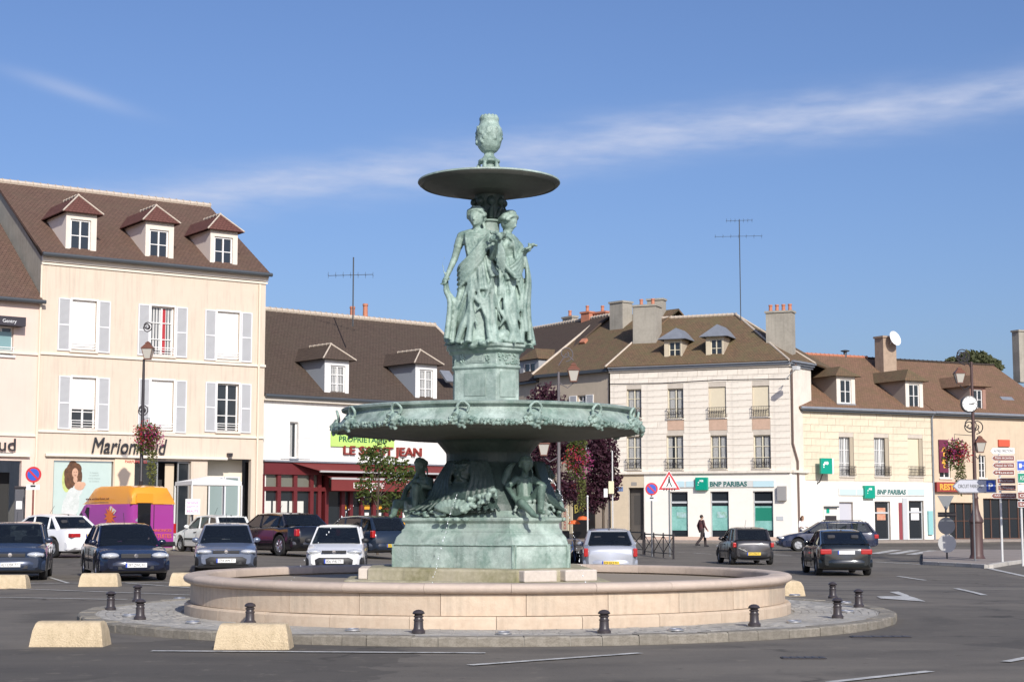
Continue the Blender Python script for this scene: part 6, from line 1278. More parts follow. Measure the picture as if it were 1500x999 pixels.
    MB().lathe([(.001, .004), (.09, .004), (.1, 0)], 14, TRS((-1.95, y - .01, .8), (R(-90), 0, 0))).build('fuel_cap', M_CHR, o, 40)
    tm = Matrix.Rotation(R(180), 4, 'Z') @ FRONT; text('www.vendeurdunet.net', .15, mat('print_brown', (.12, .04, .02), .5), o, Matrix.Translation((-.1, .93, 1.98)) @ Matrix.Rotation(R(-8), 4, 'X') @ tm, .004, 1.5)
    # rear print: laptop, lettering
    def rear(poly, m, nm, d=.0): 
        q = MB(); q.prism([(-a, b) for a, b in poly], 0, .004); q.build(nm, m, o, M=Matrix.Translation((xe - .004 - d, 0, 0)) @ Matrix.Rotation(R(-90), 4, 'Z'))
    rear([(.3, 1.25), (.62, 1.38), (.58, 1.66), (.28, 1.52)], mat('print_screen', (.5, .6, .62), .4), 'printed_laptop', .0); rear([(.3, 1.22), (.62, 1.35), (.78, 1.2), (.46, 1.08)], mat('print_keys', (.3, .32, .36), .5), 'printed_laptop', .0); rear([(.33, .98), (.45, 1.0), (.43, 1.1), (.34, 1.08)], mat('print_mouse', (.55, .55, .6), .5), 'printed_mouse')
    Mr = Matrix.Translation((xe - .012, 0, .86)) @ Matrix.Rotation(R(-90), 4, 'Z') @ FRONT; text('PETITES ANNONCES', .13, MATS['print_orange'], o, Mr, .003, 1.5); text('GRATUITES', .2, MATS['print_orange'], o, Matrix.Translation((0, -.25, -.2)) @ Mr, .003, 1.0)
    ty = MB().lathe([(wr * .62, -.1), (wr * .93, -.1), (wr, -.06), (wr, .06), (wr * .93, .1), (wr * .62, .1), (wr * .62, -.1)], 24, Matrix.Rotation(R(90), 4, 'X'), cap=False).mesh('tyre', M_TYRE, 40); rmm = MB().lathe([(.001, -.04), (wr * .3, -.05), (wr * .62, -.03), (wr * .66, -.07), (wr * .66, .05), (.001, .05)], 24, Matrix.Rotation(R(90), 4, 'X')).mesh('rim', M_HUB, 40)
    for x in (wf, wrr):
        for s in (-1, 1): w = inst(ty, 'wheel', o, TRS((x, s * (hw - .12), wr), (0, 0, 0 if s < 0 else math.pi))); inst(rmm, 'rim', w)
van()
# ------------------------------------------------------------------ trees, baskets
def leafcloud(mb, rnd, n, blobs, size, flat=.0):
    tot = sum(b[3] * b[4] * b[5] for b in blobs); 
    for bx, by, bz, rx, ry, rz in blobs:
        k = int(n * rx * ry * rz / tot)
        for _ in range(k):
            while True:
                v = Vector((rnd.uniform(-1, 1), rnd.uniform(-1, 1), rnd.uniform(-1, 1)))
                if .25 < v.length < 1: break
            v *= rnd.random() ** .15
            p = Vector((bx + v.x * rx, by + v.y * ry, bz + v.z * rz)); s = size * rnd.uniform(.6, 1.35)
            d = Vector((rnd.gauss(0, 1), rnd.gauss(0, 1), rnd.gauss(0, .8))).normalized(); t = d.orthogonal().normalized(); t.rotate(Quaternion(d, rnd.uniform(0, 6.28))); q = d.cross(t)
            mb.add([p - t * s, p - q * s * .55 + d * s * .12, p + t * s, p + q * s * .55 + d * s * .12], [(0, 1, 2, 3)])
def leafmat(name, col, col2, tr=.35):
    if name in MATS: return MATS[name]
    m = mat(name, col, .6, var=.9, vscale=1.4, var2=col2, spec=.3); nt = m.node_tree; b = nt.nodes['Principled BSDF']; out = nt.nodes['Material Output']
    t = nt.nodes.new('ShaderNodeBsdfTranslucent'); src = b.inputs['Base Color'].links[0].from_socket; nt.links.new(src, t.inputs[0]); mx = nt.nodes.new('ShaderNodeMixShader'); mx.inputs[0].default_value = tr
    nt.links.new(b.outputs[0], mx.inputs[1]); nt.links.new(t.outputs[0], mx.inputs[2]); nt.links.new(mx.outputs[0], out.inputs['Surface']); return m
M_BARK = mat('bark', (.10, .075, .055), .9, var=.5, vscale=6, bump=.5)
def tree(name, label, base, h, blobs, n, size, lm, seed, tr=.09, lean=0.):
    rnd = random.Random(seed); base = Vector(base); o = thing(name, label, 'tree', base); mb = MB()
    top = Vector((lean, 0, h * .75)); mb.tube([(0, 0, -.1), (lean * .2, 0, h * .25), (lean * .6, .02, h * .5), top], [tr, tr * .8, tr * .6, tr * .25], 8)
    for bx, by, bz, rx, ry, rz in blobs:
        st = Vector((lean * .5, 0, h * rnd.uniform(.3, .5))); e = Vector((bx, by, bz)); mb.tube([st, st.lerp(e, .5) + Vector((0, 0, .1)), e], [tr * .45, tr * .3, tr * .1], 6)
        for k in range(4): e2 = e + Vector((rnd.uniform(-rx, rx), rnd.uniform(-ry, ry), rnd.uniform(-rz, rz))) * .7; mb.tube([st.lerp(e, .6), e2], [tr * .2, tr * .05], 5)
    mb.build('trunk', M_BARK, o, 60); c = MB(); leafcloud(c, rnd, n, blobs, size); c.build('crown', lm, o); return o
L_PUR = leafmat('purple_leaves', (.075, .024, .04), (.03, .012, .022)); L_GRN = leafmat('green_leaves', (.10, .13, .03), (.04, .07, .015)); L_DRK = leafmat('far_leaves', (.13, .14, .065), (.07, .085, .04)); L_BSK = leafmat('basket_leaves', (.09, .14, .03), (.12, .10, .02)); L_DRY = leafmat('trailing_leaves', (.16, .17, .05), (.08, .10, .03))
F_RED = leafmat('red_petals', (.5, .05, .035), (.38, .03, .08), .3); F_PNK = leafmat('pink_petals', (.42, .07, .2), (.28, .03, .13), .3)
def blobs_px(lst, Y, bx, by=0):   # (px,py,rpx,rpy) -> local blobs about base
    out = []
    for px, py, a, b in lst: p = at(px, py, Y); out.append((p.x - bx.x, rngb.uniform(-.4, .4), p.z - bx.z, a * Y / F_PX, a * Y / F_PX * .9, b * Y / F_PX))
    return out
rngb = random.Random(12)
b_ = ground(842, 801.5); b_ = place(818, 0, 84); tree('purple_leaf_tree', 'dark purple-leaved tree behind the fountain, nearer the basin', b_, 6.5, blobs_px([(800, 600, 34, 42), (830, 640, 36, 40), (795, 670, 30, 38), (835, 715, 26, 28)], 84, b_), 5200, .11, L_PUR, 3)
b_ = place(884, 0, 90); tree('purple_leaf_tree', 'dark purple-leaved tree against the stone corner building', b_, 5.5, blobs_px([(880, 670, 28, 40), (868, 720, 26, 34), (893, 710, 20, 30), (872, 640, 20, 24)], 90, b_), 4200, .11, L_PUR, 5)
b_ = place(553, 0, 64); tree('young_tree', 'sparse green young tree in front of the red brasserie', b_, 4.6, blobs_px([(548, 672, 28, 26), (578, 690, 30, 24), (538, 715, 22, 26), (575, 735, 24, 24), (597, 700, 20, 22), (560, 640, 14, 16)], 64, b_), 1500, .085, L_GRN, 8, .05)
b_ = Vector((xat(1415, 150), 150, 0)); tree('background_tree', 'green tree showing above the red tiled roof at right', b_, 15, blobs_px([(1425, 532, 30, 18), (1398, 536, 18, 13), (1446, 537, 22, 13), (1380, 540, 14, 8)], 150, b_), 5200, .26, L_DRK, 9, .25)
def basket(parent, c, r, h, seed, flower, trail=1.):
    rnd = random.Random(seed); m = MB(); leafcloud(m, rnd, 700, [(c[0], c[1], c[2], r, r, h * .5), (c[0] - r * .2, c[1], c[2] - h * .4, r * .8, r * .8, h * .4)], .055); m.build('basket_foliage', L_BSK, parent)
    m = MB(); leafcloud(m, rnd, 420, [(c[0] + r * .3, c[1], c[2] - h * .75 * trail, r * .42, r * .42, h * .7 * trail)], .05); m.build('trailing_foliage', L_DRY, parent)
    for k, fm in enumerate(flower): m = MB(); leafcloud(m, rnd, 330, [(c[0] - r * .1 + k * r * .35, c[1] - r * .15, c[2] - k * h * .12, r * 1.06, r * 1.06, h * .58)], .045); o = m.build('blossoms', fm, parent)
    MB().lathe([(r * .3, -h * .25), (r * .62, -.02), (r * .66, 0), (r * .6, 0)], 16, Matrix.Translation(Vector(c))).build('basket_bowl', M_IRON, parent, 40)
M_COP = mat('copper_brown', (.16, .065, .04), .5, var=.3); M_LGL = mat('lantern_glass', (.5, .48, .42), .25, spec=.7); M_POLE = mat('pole_grey', (.13, .115, .12), .45, var=.3)
def lantern(parent, c, s=1.):
    c = Vector(c); k = s; g = MB(); rg = [[(c.x + a * w * k, c.y + b * w * k, c.z + z * k) for a, b in ((-1, -1), (1, -1), (1, 1), (-1, 1))] for z, w in ((-.32, .13), (.12, .235))]; g.loft(rg); o = g.build('lantern', M_LGL, parent)
    f = MB()
    for a, b in ((-1, -1), (1, -1), (1, 1), (-1, 1)): f.tube([(c.x + a * .135 * k, c.y + b * .135 * k, c.z - .33 * k), (c.x + a * .24 * k, c.y + b * .24 * k, c.z + .13 * k)], .016 * k, 5)
    f.box(c.x - .15 * k, c.x + .15 * k, c.y - .15 * k, c.y + .15 * k, c.z - .37 * k, c.z - .325 * k); f.build('lantern_frame', M_COP, o)
    h = MB(); h.loft([[(c.x + a * w * k, c.y + b * w * k, c.z + z * k) for a, b in ((-1, -1), (1, -1), (1, 1), (-1, 1))] for z, w in ((.125, .27), (.16, .27), (.3, .15), (.36, .1), (.37, .12), (.42, .09), (.47, .02))]); h.build('lantern_roof', M_COP, o); return o
def scroll(mb, c, r, s, turns=1.4, rad=.022, flip=1):
    pts = []; n = 22
    for i in range(n): t = i / (n - 1); a = t * turns * 2 * math.pi + R(-90); q = r * (1 - .75 * t); pts.append((c[0] + s * q * math.cos(a), c[1], c[2] + flip * (q * math.sin(a) + r)))
    mb.tube(pts, rad, 6)
def lamp(label, px, Y, base_py, parts, clock=None, ornate=False):
    b = place(px, 0, Y); o = thing('street_lamp', label, 'street lamp', b, 0, 'old style street lamps with flower baskets'); Z = lambda py, p=px: at(p, py, Y).z - b.z; X = lambda q: xat(q, Y, 4) - xat(px, Y, 4)
    zt = Z(parts['top']); pm = M_IRON if parts.get('dark') else M_POLE
    prof = [(.24, 0), (.24, .12), (.2, .16), (.19, .9), (.22, .95), (.16, 1.02), (.12, 1.25), (.085, 1.4), (.075, 2.6), (.09, 2.65), (.07, 2.7), (.06, zt * .8), (.045, zt)]
    if ornate: prof = [(.34, 0), (.34, .15), (.3, .2), (.25, .32), (.25, 1.55), (.29, 1.6), (.29, 1.68), (.2, 1.85), (.13, 2.1), (.1, 2.5), (.13, 2.55), (.09, 2.65), (.075, 3.2), (.06, zt * .85), (.05, zt)]
    MB().lathe(prof, 16).build('pole', mat('lamp_brown', (.09, .05, .045), .5, var=.3) if ornate else pm, o, 35)
    for lx, ly, k in parts['lanterns']:
        z = Z(ly, lx); x = X(lx); lantern(o, (x, 0, z), k)
        if abs(x) > .15: q = MB(); scroll(q, (x * .5, 0, z + .45), .3, 1 if x > 0 else -1); q.build('bracket_scroll', pm, o, 40); q = MB(); q.tube([(0, 0, z + .3), (x * .5, 0, z + .75), (x, 0, z + .5)], .024, 6); q.build('bracket', pm, o, 40); q = MB(); q.tube([(0, 0, z - .35), (x * .6, 0, z - .55), (x, 0, z - .36)], .022, 6); q.build('bracket', pm, o, 40)
    for sx, sy, r in parts.get('scrolls', []):
        q = MB(); z = Z(sy, sx); scroll(q, (X(sx), 0, z - r), r, 1); scroll(q, (X(sx), 0, z - r), r * .8, -1, flip=1); q.build('scroll', M_IRON, o, 40)
    for bx, by, r, h, fl, sd, tr in parts.get('baskets', []): 
        q = MB(); q.tube([(0, 0, Z(by - 22)), (X(bx), 0, Z(by - 24)), (X(bx), 0, Z(by))], .015, 5); q.build('basket_arm', M_IRON, o); basket(o, (X(bx), -.1, Z(by)), r, h, sd, fl, tr)
    if clock:
        cx, cy, cr = clock; z = Z(cy, cx); x = X(cx); c = MB(); c.lathe([(cr * .9, -.1), (cr, -.09), (cr, .09), (cr * .9, .1)], 28, TRS((x, 0, z), (R(90), 0, 0))); co = c.build('clock', M_IRON, o, 40)
        MB().lathe([(.001, 0), (cr * .88, 0)], 28, TRS((x, -.106, z), (R(90), 0, 0)), cap=False).build('clock_face', mat('clock_white', (.78, .78, .75), .5), co)
        h = MB(); 
        for k in range(12): a = R(30 * k); h.box(-.008, .008, -.002, .002, cr * .72, cr * .85, TRS((x, -.112, z), (0, a, 0)))
        h.box(-.012, .012, -.002, .002, -.04, cr * .5, TRS((x, -.116, z), (0, R(90), 0))); h.box(-.008, .008, -.002, .002, -.05, cr * .75, TRS((x, -.12, z), (0, R(75), 0))); h.build('clock_hands', M_INK, co)
    return o
lamp('dark street lamp with one lantern and red flower basket before the cream building', 204, 61, 0, dict(top=526, dark=True, lanterns=[(209.5, 515, .82)], scrolls=[(208, 478, .2), (204, 600, .22)], baskets=[(214, 636, .56, 1.0, [F_RED, F_PNK], 4, 1.5)]))
lamp('grey street lamp with two lanterns and red and pink flowers right of the fountain', 819, 62, 0, dict(top=545, lanterns=[(841, 547, .88), (797, 655, .88)], baskets=[(846, 672, .52, 1.1, [F_RED, F_PNK], 5, 1.4), (846, 650, .42, .8, [], 15, .8)]))
lamp('tall ornate street lamp with clock, two lanterns and purple flowers at the right', 1431, 66, 0, dict(top=530, lanterns=[(1413, 551, .8), (1440, 652, .82)], scrolls=[(1417, 520, .3), (1426, 622, .3)], baskets=[(1403, 660, .6, 1.0, [F_PNK, F_RED], 6, 1.3)], dark=True), clock=(1426, 592, .34), ornate=True)
# ------------------------------------------------------------------ traffic signs
M_SGREY = mat('sign_back', (.2, .21, .22), .5, .3); M_SWH = mat('sign_white', (.78, .78, .76), .5); M_SRED = mat('sign_red2', (.55, .03, .04), .45); M_SBLU = mat('sign_blue', (.03, .1, .5), .45); M_BRN = mat('sign_brown', (.22, .07, .05), .5); M_PST = mat('post_white', (.62, .62, .6), .5)
def disc(mb, c, r, y, n=24): mb.lathe([(.001, .008), (r, .008), (r, -.008), (.001, -.008)], n, TRS((c[0], y, c[1]), (R(90), 0, 0)))
def post(o, h, m=None, x=0, r=.035): MB().tube([(x, 0, -.1), (x, 0, h)], r, 8).build('post', m or M_SGREY, o, 40)
def noparking(label, px, py, Y, d, plate=True):
    b = place(px, 0, Y); o = thing('no_parking_sign', label, 'traffic sign', b); z = at(px, py, Y).z - b.z; post(o, z + .1, M_BRN if plate == 'brown' else M_SGREY)
    q = MB(); disc(q, (0, z), d / 2, -.05); q.build('red_ring', M_SRED, o, 40); q = MB(); disc(q, (0, z), d * .37, -.062); q.build('blue_disc', M_SBLU, o, 40); MB().box(-d * .36, d * .36, -.078, -.072, -.035, .035, TRS((0, 0, z), (0, R(45), 0))).build('red_bar', M_SRED, o)
    if plate: MB().box(-d * .42, d * .42, -.06, -.045, z - d * .95, z - d * .62).build('sub_plate', M_SWH, o); MB().box(-d * .16, d * .16, -.066, -.06, z - d * .78, z - d * .66).build('plate_symbol', M_INK, o)
    return o
noparking('round no-parking sign in blue and red before the pink building', 46, 695, 60, .58, 'brown')
noparking('round no-parking sign beside the pedestrian warning triangle', 955, 716, 74, .56)
def ped():
    b = place(981, 0, 74); o = thing('pedestrian_crossing_sign', 'red and white triangle warning of a pedestrian crossing', 'traffic sign', b); z = at(981, 708, 74).z - b.z; post(o, z + .1); s = .52
    tri = lambda k: [(-s * k, z - s * .58 * k), (s * k, z - s * .58 * k), (0, z + s * 1.15 * k)]
    MB().prism(tri(1.), -.06, -.045).build('white_edge', M_SWH, o); MB().prism(tri(.93), -.064, -.06).build('red_border', M_SRED, o); MB().prism(tri(.66), -.069, -.064).build('white_field', M_SWH, o)
    w = MB(); 
    for k in range(5): x = -.24 + .12 * k; w.prism([(x - .03, z - .32), (x + .02, z - .32), (x + .035, z - .2), (x - .005, z - .2)], -.073, -.0695)
    w.build('zebra_bars', M_INK, o); w = MB(); w.ell((.0, -.072, z + .27), (.035, .004, .04), 8, 6); w.prism([(-.05, z + .05), (.05, z + .05), (.035, z + .23), (-.035, z + .23)], -.074, -.07); w.prism([(-.05, z + .05), (0, z + .05), (-.1, z - .16), (-.14, z - .15)], -.0735, -.07); w.prism([(0, z + .05), (.05, z + .05), (.14, z - .14), (.1, z - .16)], -.0735, -.07); w.build('walking_figure', M_INK, o)
ped()
def dirsign(label, px, Y, pole_x, panels, base_py):
    b = place(pole_x, 0, Y); o = thing('direction_sign', label, 'signpost', b); zt = at(pole_x, panels[0][1], Y).z - b.z
    post(o, zt, M_PST, r=.045)
    for x0, y0, x1, y1, bg, tx, fg, arrow in panels:
        a = at(x0, y1, Y) - b; c = at(x1, y0, Y) - b; xm = (a.x + c.x) / 2; zm = (a.z + c.z) / 2; h = (c.z - a.z) / 2
        poly = [(a.x + (h * .8 if arrow == 'l' else 0), a.z), (c.x, a.z), (c.x, c.z), (a.x + (h * .8 if arrow == 'l' else 0), c.z)] + ([(a.x, zm)] if arrow == 'l' else [])
        p = MB().prism(poly, -.08, -.05).build('sign_panel', M_SWH, o); q = [(xm + (u - xm) * .96, zm + (v - zm) * .84) for u, v in poly]; MB().prism(q, -.084, -.08).build('panel_field', bg, p)
        if tx: text(tx, h * 1.15, fg, p, Matrix.Translation((xm + (h * .3 if arrow else 0), -.087, zm)) @ FRONT, .002, (c.x - a.x) * .78)
    return o
dirsign('tall white post with a stack of white and brown direction signs', 0, 62, 1468, [(1450, 656, 1485, 665, M_SWH, 'AUTRES DIRECTIONS', M_INK, 'l'), (1452, 667, 1485, 675, M_BRN, 'Palais de Justice', M_SWH, 'l'), (1453, 677.5, 1485, 685.5, M_BRN, 'Hotel de Ville', M_SWH, 'l'), (1453, 688, 1485, 696, M_BRN, 'Musee', M_SWH, 'l'), (1460, 700, 1486, 708, M_BRN, 'Office de Tourisme', M_SWH, None), (1461, 710.5, 1487, 718.5, M_BRN, 'La Mediatheque', M_SWH, None), (1451, 722, 1488, 730, M_BRN, 'PLACE SAINT-JACQUES', M_SWH, 'l')], 812)
dirsign('signpost with blue, green and brown panels at the right edge', 0, 61, 1498, [(1489, 674, 1516, 690, M_SBLU, 'H', M_SWH, None), (1490, 692, 1516, 708, mat('sign_green', (.0, .25, .14), .5), 'A5 PARIS', M_SWH, None), (1490, 710, 1516, 719, M_SWH, '', M_INK, None), (1490, 720, 1516, 731, M_BRN, 'Gare', M_SWH, None), (1490, 734, 1516, 743, M_BRN, 'Stade', M_SWH, None)], 815)
def parking():
    Y = 63; b = place(1428, 0, Y); o = thing('parking_arrow_sign', 'grey arrow sign reading circuit parking with blue P square', 'sign', b); a = at(1394, 722, Y) - b; c = at(1458, 702, Y) - b; zm = (a.z + c.z) / 2
    post(o, c.z - .05, M_SGREY); MB().prism([(a.x, zm), (a.x + .28, a.z), (c.x, a.z), (c.x, c.z), (a.x + .28, c.z)], -.1, -.06).build('panel', mat('sign_grey_edge', (.2, .2, .21), .5), o); MB().prism([(a.x + .06, zm), (a.x + .3, a.z + .035), (c.x - .035, a.z + .035), (c.x - .035, c.z - .035), (a.x + .3, c.z - .035)], -.105, -.1).build('panel_field', mat('sign_lilac', (.50, .51, .56), .5), o)
    text('CIRCUIT PARKING', .2, M_INK, o, Matrix.Translation((a.x + .68, -.108, zm)) @ FRONT, .002, .92); MB().box(c.x - .38, c.x - .05, -.11, -.105, a.z + .05, c.z - .05).build('blue_square', M_SBLU, o); text('P', .34, M_SWH, o, Matrix.Translation((c.x - .215, -.113, zm)) @ FRONT, .002, bold=.01)
parking()
def signbacks():
    Y = 65.5; b = place(1387, 0, Y); b.z = gz(b.x, b.y) + .13; o = thing('sign_cluster', 'post carrying grey backs of a triangle and two round signs', 'traffic sign', b); Z = lambda py: at(1387, py, Y).z - b.z; post(o, Z(726), M_IRON)
    s = .33; z = Z(737); MB().prism([(-s, z + .3), (s, z + .3), (0, z - .32)], -.05, -.035).build('triangle_back', M_SGREY, o); MB().box(-.33, .38, -.05, -.035, Z(757), Z(750)).build('plate_back', M_IRON, o)
    q = MB(); disc(q, (0, Z(770)), .34, -.05); q.build('round_back', M_SGREY, o, 40); q = MB(); disc(q, (0, Z(795.5)), .36, -.06); q.build('round_back', mat('sign_back_pale', (.42, .42, .41), .6), o, 40)
signbacks()
# ------------------------------------------------------------------ railings, posts, signal, bicycle, canopy, meter
def barrier(label, a, c):
    a, c = Vector((*a, gz(*a))), Vector((*c, gz(*c))); d = c - a; L = d.length; o = thing('railing', label, 'railing', a, math.atan2(d.y, d.x), 'cross-braced pavement railings'); n = 3
    m = MB().box(0, L, -.03, .03, .93, .99); m.build('top_rail', M_IRON, o); MB().box(0, L, -.02, .02, .15, .19).build('bottom_rail', M_IRON, o)
    for i in range(n + 1): MB().tube([(L * i / n, 0, -.1), (L * i / n, 0, 1.05)], .045 if i in (0, n) else .03, 8).build('railing_post', M_IRON, o, 40)
    for i in range(n):
        x0, x1 = L * i / n, L * (i + 1) / n
        for p, q in (((x0, 0, .19), (x1, 0, .93)), ((x0, 0, .93), (x1, 0, .19))): MB().tube([p, q], .02, 6).build('cross_brace', M_IRON, o)
barrier('dark cross-braced railing at the kerb below the warning triangle', XY(944, 76), XY(986, 70.5)); barrier('dark cross-braced railing behind the silver saloon', XY(886, 82), XY(942, 76.5))
b_ = place(861, 0, 72); o = thing('white_post', 'slim white post left of the railing', 'post', b_); post(o, at(861, 728, 72).z - b_.z, M_PST); MB().lathe([(.05, 0), (.05, .06), (.0, .09)], 10, Matrix.Translation((0, 0, at(861, 728, 72).z - b_.z))).build('cap', M_PST, o, 40)
b_ = place(896, 0, 84); o = thing('pedestrian_light', 'pedestrian signal box on a white post at the building corner', 'traffic light', b_); post(o, at(897, 660, 84).z - b_.z, M_PST, .06); z = at(896, 714, 84).z - b_.z; MB().box(-.16, .12, -.25, -.03, z - .32, z + .32).build('signal_box', mat('signal_cream', (.7, .64, .42), .5), o, bevel=.02); MB().box(-.4, -.2, -.2, -.05, z - .5, z - .05).build('push_box', M_SWH, o, bevel=.02)
def bicycle():
    b = place(830, 0, 53); o = thing('bicycle', 'bicycle leaning by a post behind the fountain base', 'bicycle', b, R(55)); 
    for x in (-.5, .5): 
        q = MB(); q.lathe([(.33, -.02), (.345, 0), (.33, .02), (.31, 0), (.33, -.02)], 28, TRS((x, 0, .345), (R(90), 0, 0))); w = q.build('wheel', M_TYRE, o, 40); s = MB()
        for k in range(10): a = R(36 * k); s.tube([(x, 0, .345), (x + .32 * math.cos(a), 0, .345 + .32 * math.sin(a))], .003, 4)
        s.build('spokes', M_CHR, w)
    f = MB(); 
    for p, q in (((-.5, 0, .345), (-.15, 0, .3)), ((-.5, 0, .345), (-.22, 0, .8)), ((-.15, 0, .3), (-.25, 0, .92)), ((-.15, 0, .3), (.36, 0, .75)), ((-.22, 0, .8), (.34, 0, .85)), ((.32, 0, .98), (.5, 0, .345))): f.tube([p, q], .018, 6)
    f.build('frame', mat('bike_blue', (.05, .09, .2), .4), o, 40); MB().ell((-.26, 0, .95), (.14, .08, .04), 10, 6).build('saddle', M_TRIMB, o, 50); MB().tube([(.4, -.28, 1.0), (.3, -.2, 1.05), (.3, .2, 1.05), (.4, .28, 1.0)], .014, 6).build('handlebar', M_CHR, o, 40); MB().box(-.75, -.35, -.14, .14, .7, .9).build('pannier', M_SWH, o, bevel=.03)
    b2_ = place(842, 0, 53.5); o2 = thing('dark_post', 'short dark post beside the bicycle', 'post', b2_); post(o2, 1.0, M_IRON); MB().lathe([(.05, 0), (.055, .05), (0, .08)], 10, Matrix.Translation((0, 0, .98))).build('cap', M_IRON, o2, 40)
bicycle()
def canopy():
    Y = 65.5; b = place(303, 0, Y); o = thing('white_canopy', 'white pavement canopy tent before the cream building', 'canopy', b, R(30)); z = at(303, 711, Y).z - b.z; s = 1.02
    m = MB(); m.loft([[(-s, -s, z), (s, -s, z), (s, s, z), (-s, s, z)], [(-s, -s, z + .15), (s, -s, z + .15), (s, s, z + .15), (-s, s, z + .15)], [(-.05, -.05, z + .36), (.05, -.05, z + .36), (.05, .05, z + .36), (-.05, .05, z + .36)]], True); m.build('canopy_top', mat('canvas_white', (.8, .79, .76), .8, var=.1), o)
    for a in (-1, 1):
        for c in (-1, 1): MB().box(a * s - .03, a * s + .03, c * s - .03, c * s + .03, 0, z).build('leg', M_PST, o)
    b = place(281, 0, 64); o = thing('advertising_board', 'white notice board with pink lettering under the canopy', 'sign', b, R(10)); z = at(281, 742, 64).z - b.z; post(o, z, M_IRON); MB().box(-.28, .28, -.06, -.03, z - .3, z + .3).build('board', M_SWH, o)
    for k, tx in enumerate(('SOINS', 'INSTITUT', 'BEAUTE')): text(tx, .13, mat('pink_ink', (.6, .03, .3), .5), o, Matrix.Translation((0, -.064, z + .15 - .16 * k)) @ FRONT, .002, .42)
canopy()
b_ = place(27, 0, 61.5); o = thing('parking_meter', 'dark parking meter box by the pink shop', 'parking meter', b_); z = at(27, 716, 61.5).z - b_.z; MB().box(-.17, .17, -.14, .14, 0, z).build('housing', mat('meter_grey', (.10, .10, .11), .5), o, bevel=.03); MB().box(-.2, .2, -.17, .17, z, z + .1).build('top', M_IRON, o, bevel=.03); MB().box(-.1, .12, -.15, -.14, z - .75, z - .45).build('sticker', M_SWH, o)
def antenna(label, px, y0, y1, Y, els):
    a, c = at(px, y1, Y), at(px, y0, Y); o = thing('roof_antenna', label, 'antenna', a); h = c.z - a.z; MB().tube([(0, 0, -.6), (0, 0, h)], .035, 6).build('mast', M_GUT, o, 40)
    for ex0, ex1, ey in els:
        z = at(px, ey, Y).z - a.z; x0, x1 = (ex0 - px) * Y / F_PX, (ex1 - px) * Y / F_PX; m = MB(); m.tube([(x0, 0, z), (x1, 0, z + .06)], .014, 5); n = 7
        for k in range(n): x = x0 + (x1 - x0) * k / (n - 1); m.tube([(x, -.3, z + .03), (x, .3, z + .03)], .008, 4); m.tube([(x, 0, z - .12), (x, 0, z + .18)], .007, 4)
        m.build('aerial', M_GUT, o)
antenna('tall television aerial on the dark roof of the white building', 517, 377, 460, 78, [(480, 546, 404)]); antenna('tall television aerial on the stone corner building', 1085, 322, 462, 109, [(1049, 1118, 347), (1066, 1104, 324)])
# ---- shop front of the side street house
def b5shop():
    b = B5; r = b.rect(799, 708, 838, 724, -.8); c = b.box('awning', M_REDA, r[0], r[1], -.85, -.02, r[2], r[3]); text('CORDONNERIE', .3, MATS['valance_white'], c, Matrix.Translation(((r[0] + r[1]) / 2, -.86, r[2] + .2)) @ FRONT, .003, (r[1] - r[0]) * .85)
    a = b.rect(800, 726, 872, 800); b.box('shop_window', mat('shop_front_dark', (.025, .022, .02), .3), a[0], a[1], -.06, .0, .2, a[3])
    for px in (802, 812, 838): u = b.uv(px, 750)[0]; b.box('shopfront_post', mat('shop_tan', (.55, .47, .33), .7), u - .12, u + .12, -.14, -.06, 0, a[3])
    a = b.rect(823, 727, 832.5, 777, -.2); c = b.box('vertical_banner', mat('banner_cream', (.66, .58, .42), .7), a[0], a[1], -.22, -.16, a[2], a[3]); text('EXPOSITION', .32, MATS['sign_red'], c, Matrix.Translation(((a[0] + a[1]) / 2, -.225, (a[2] + a[3]) / 2)) @ FRONT @ Matrix.Rotation(R(90), 4, 'Z'), .003, (a[3] - a[2]) * .9)
    a = b.rect(838, 735, 862, 749, -.2); text('BAR', .8, mat('yellow_script', (.55, .45, .1), .5), b.root, Matrix.Translation(((a[0] + a[1]) / 2, -.1, (a[2] + a[3]) / 2)) @ FRONT @ Matrix.Rotation(R(15), 4, 'Z'), .01, shear=.2)
    for px, py in ((841, 764), (854, 758)): u, z = b.uv(px, py, -1); MB().lathe([(.02, .12), (.3, .05), (.42, -.14), (.4, -.15), (.02, .08)], 14, Matrix.Translation((u, -1.0, z))).build('terrace_lamp', mat('orange_shade', (.65, .13, .03), .5), b.root, 40)
b5shop()
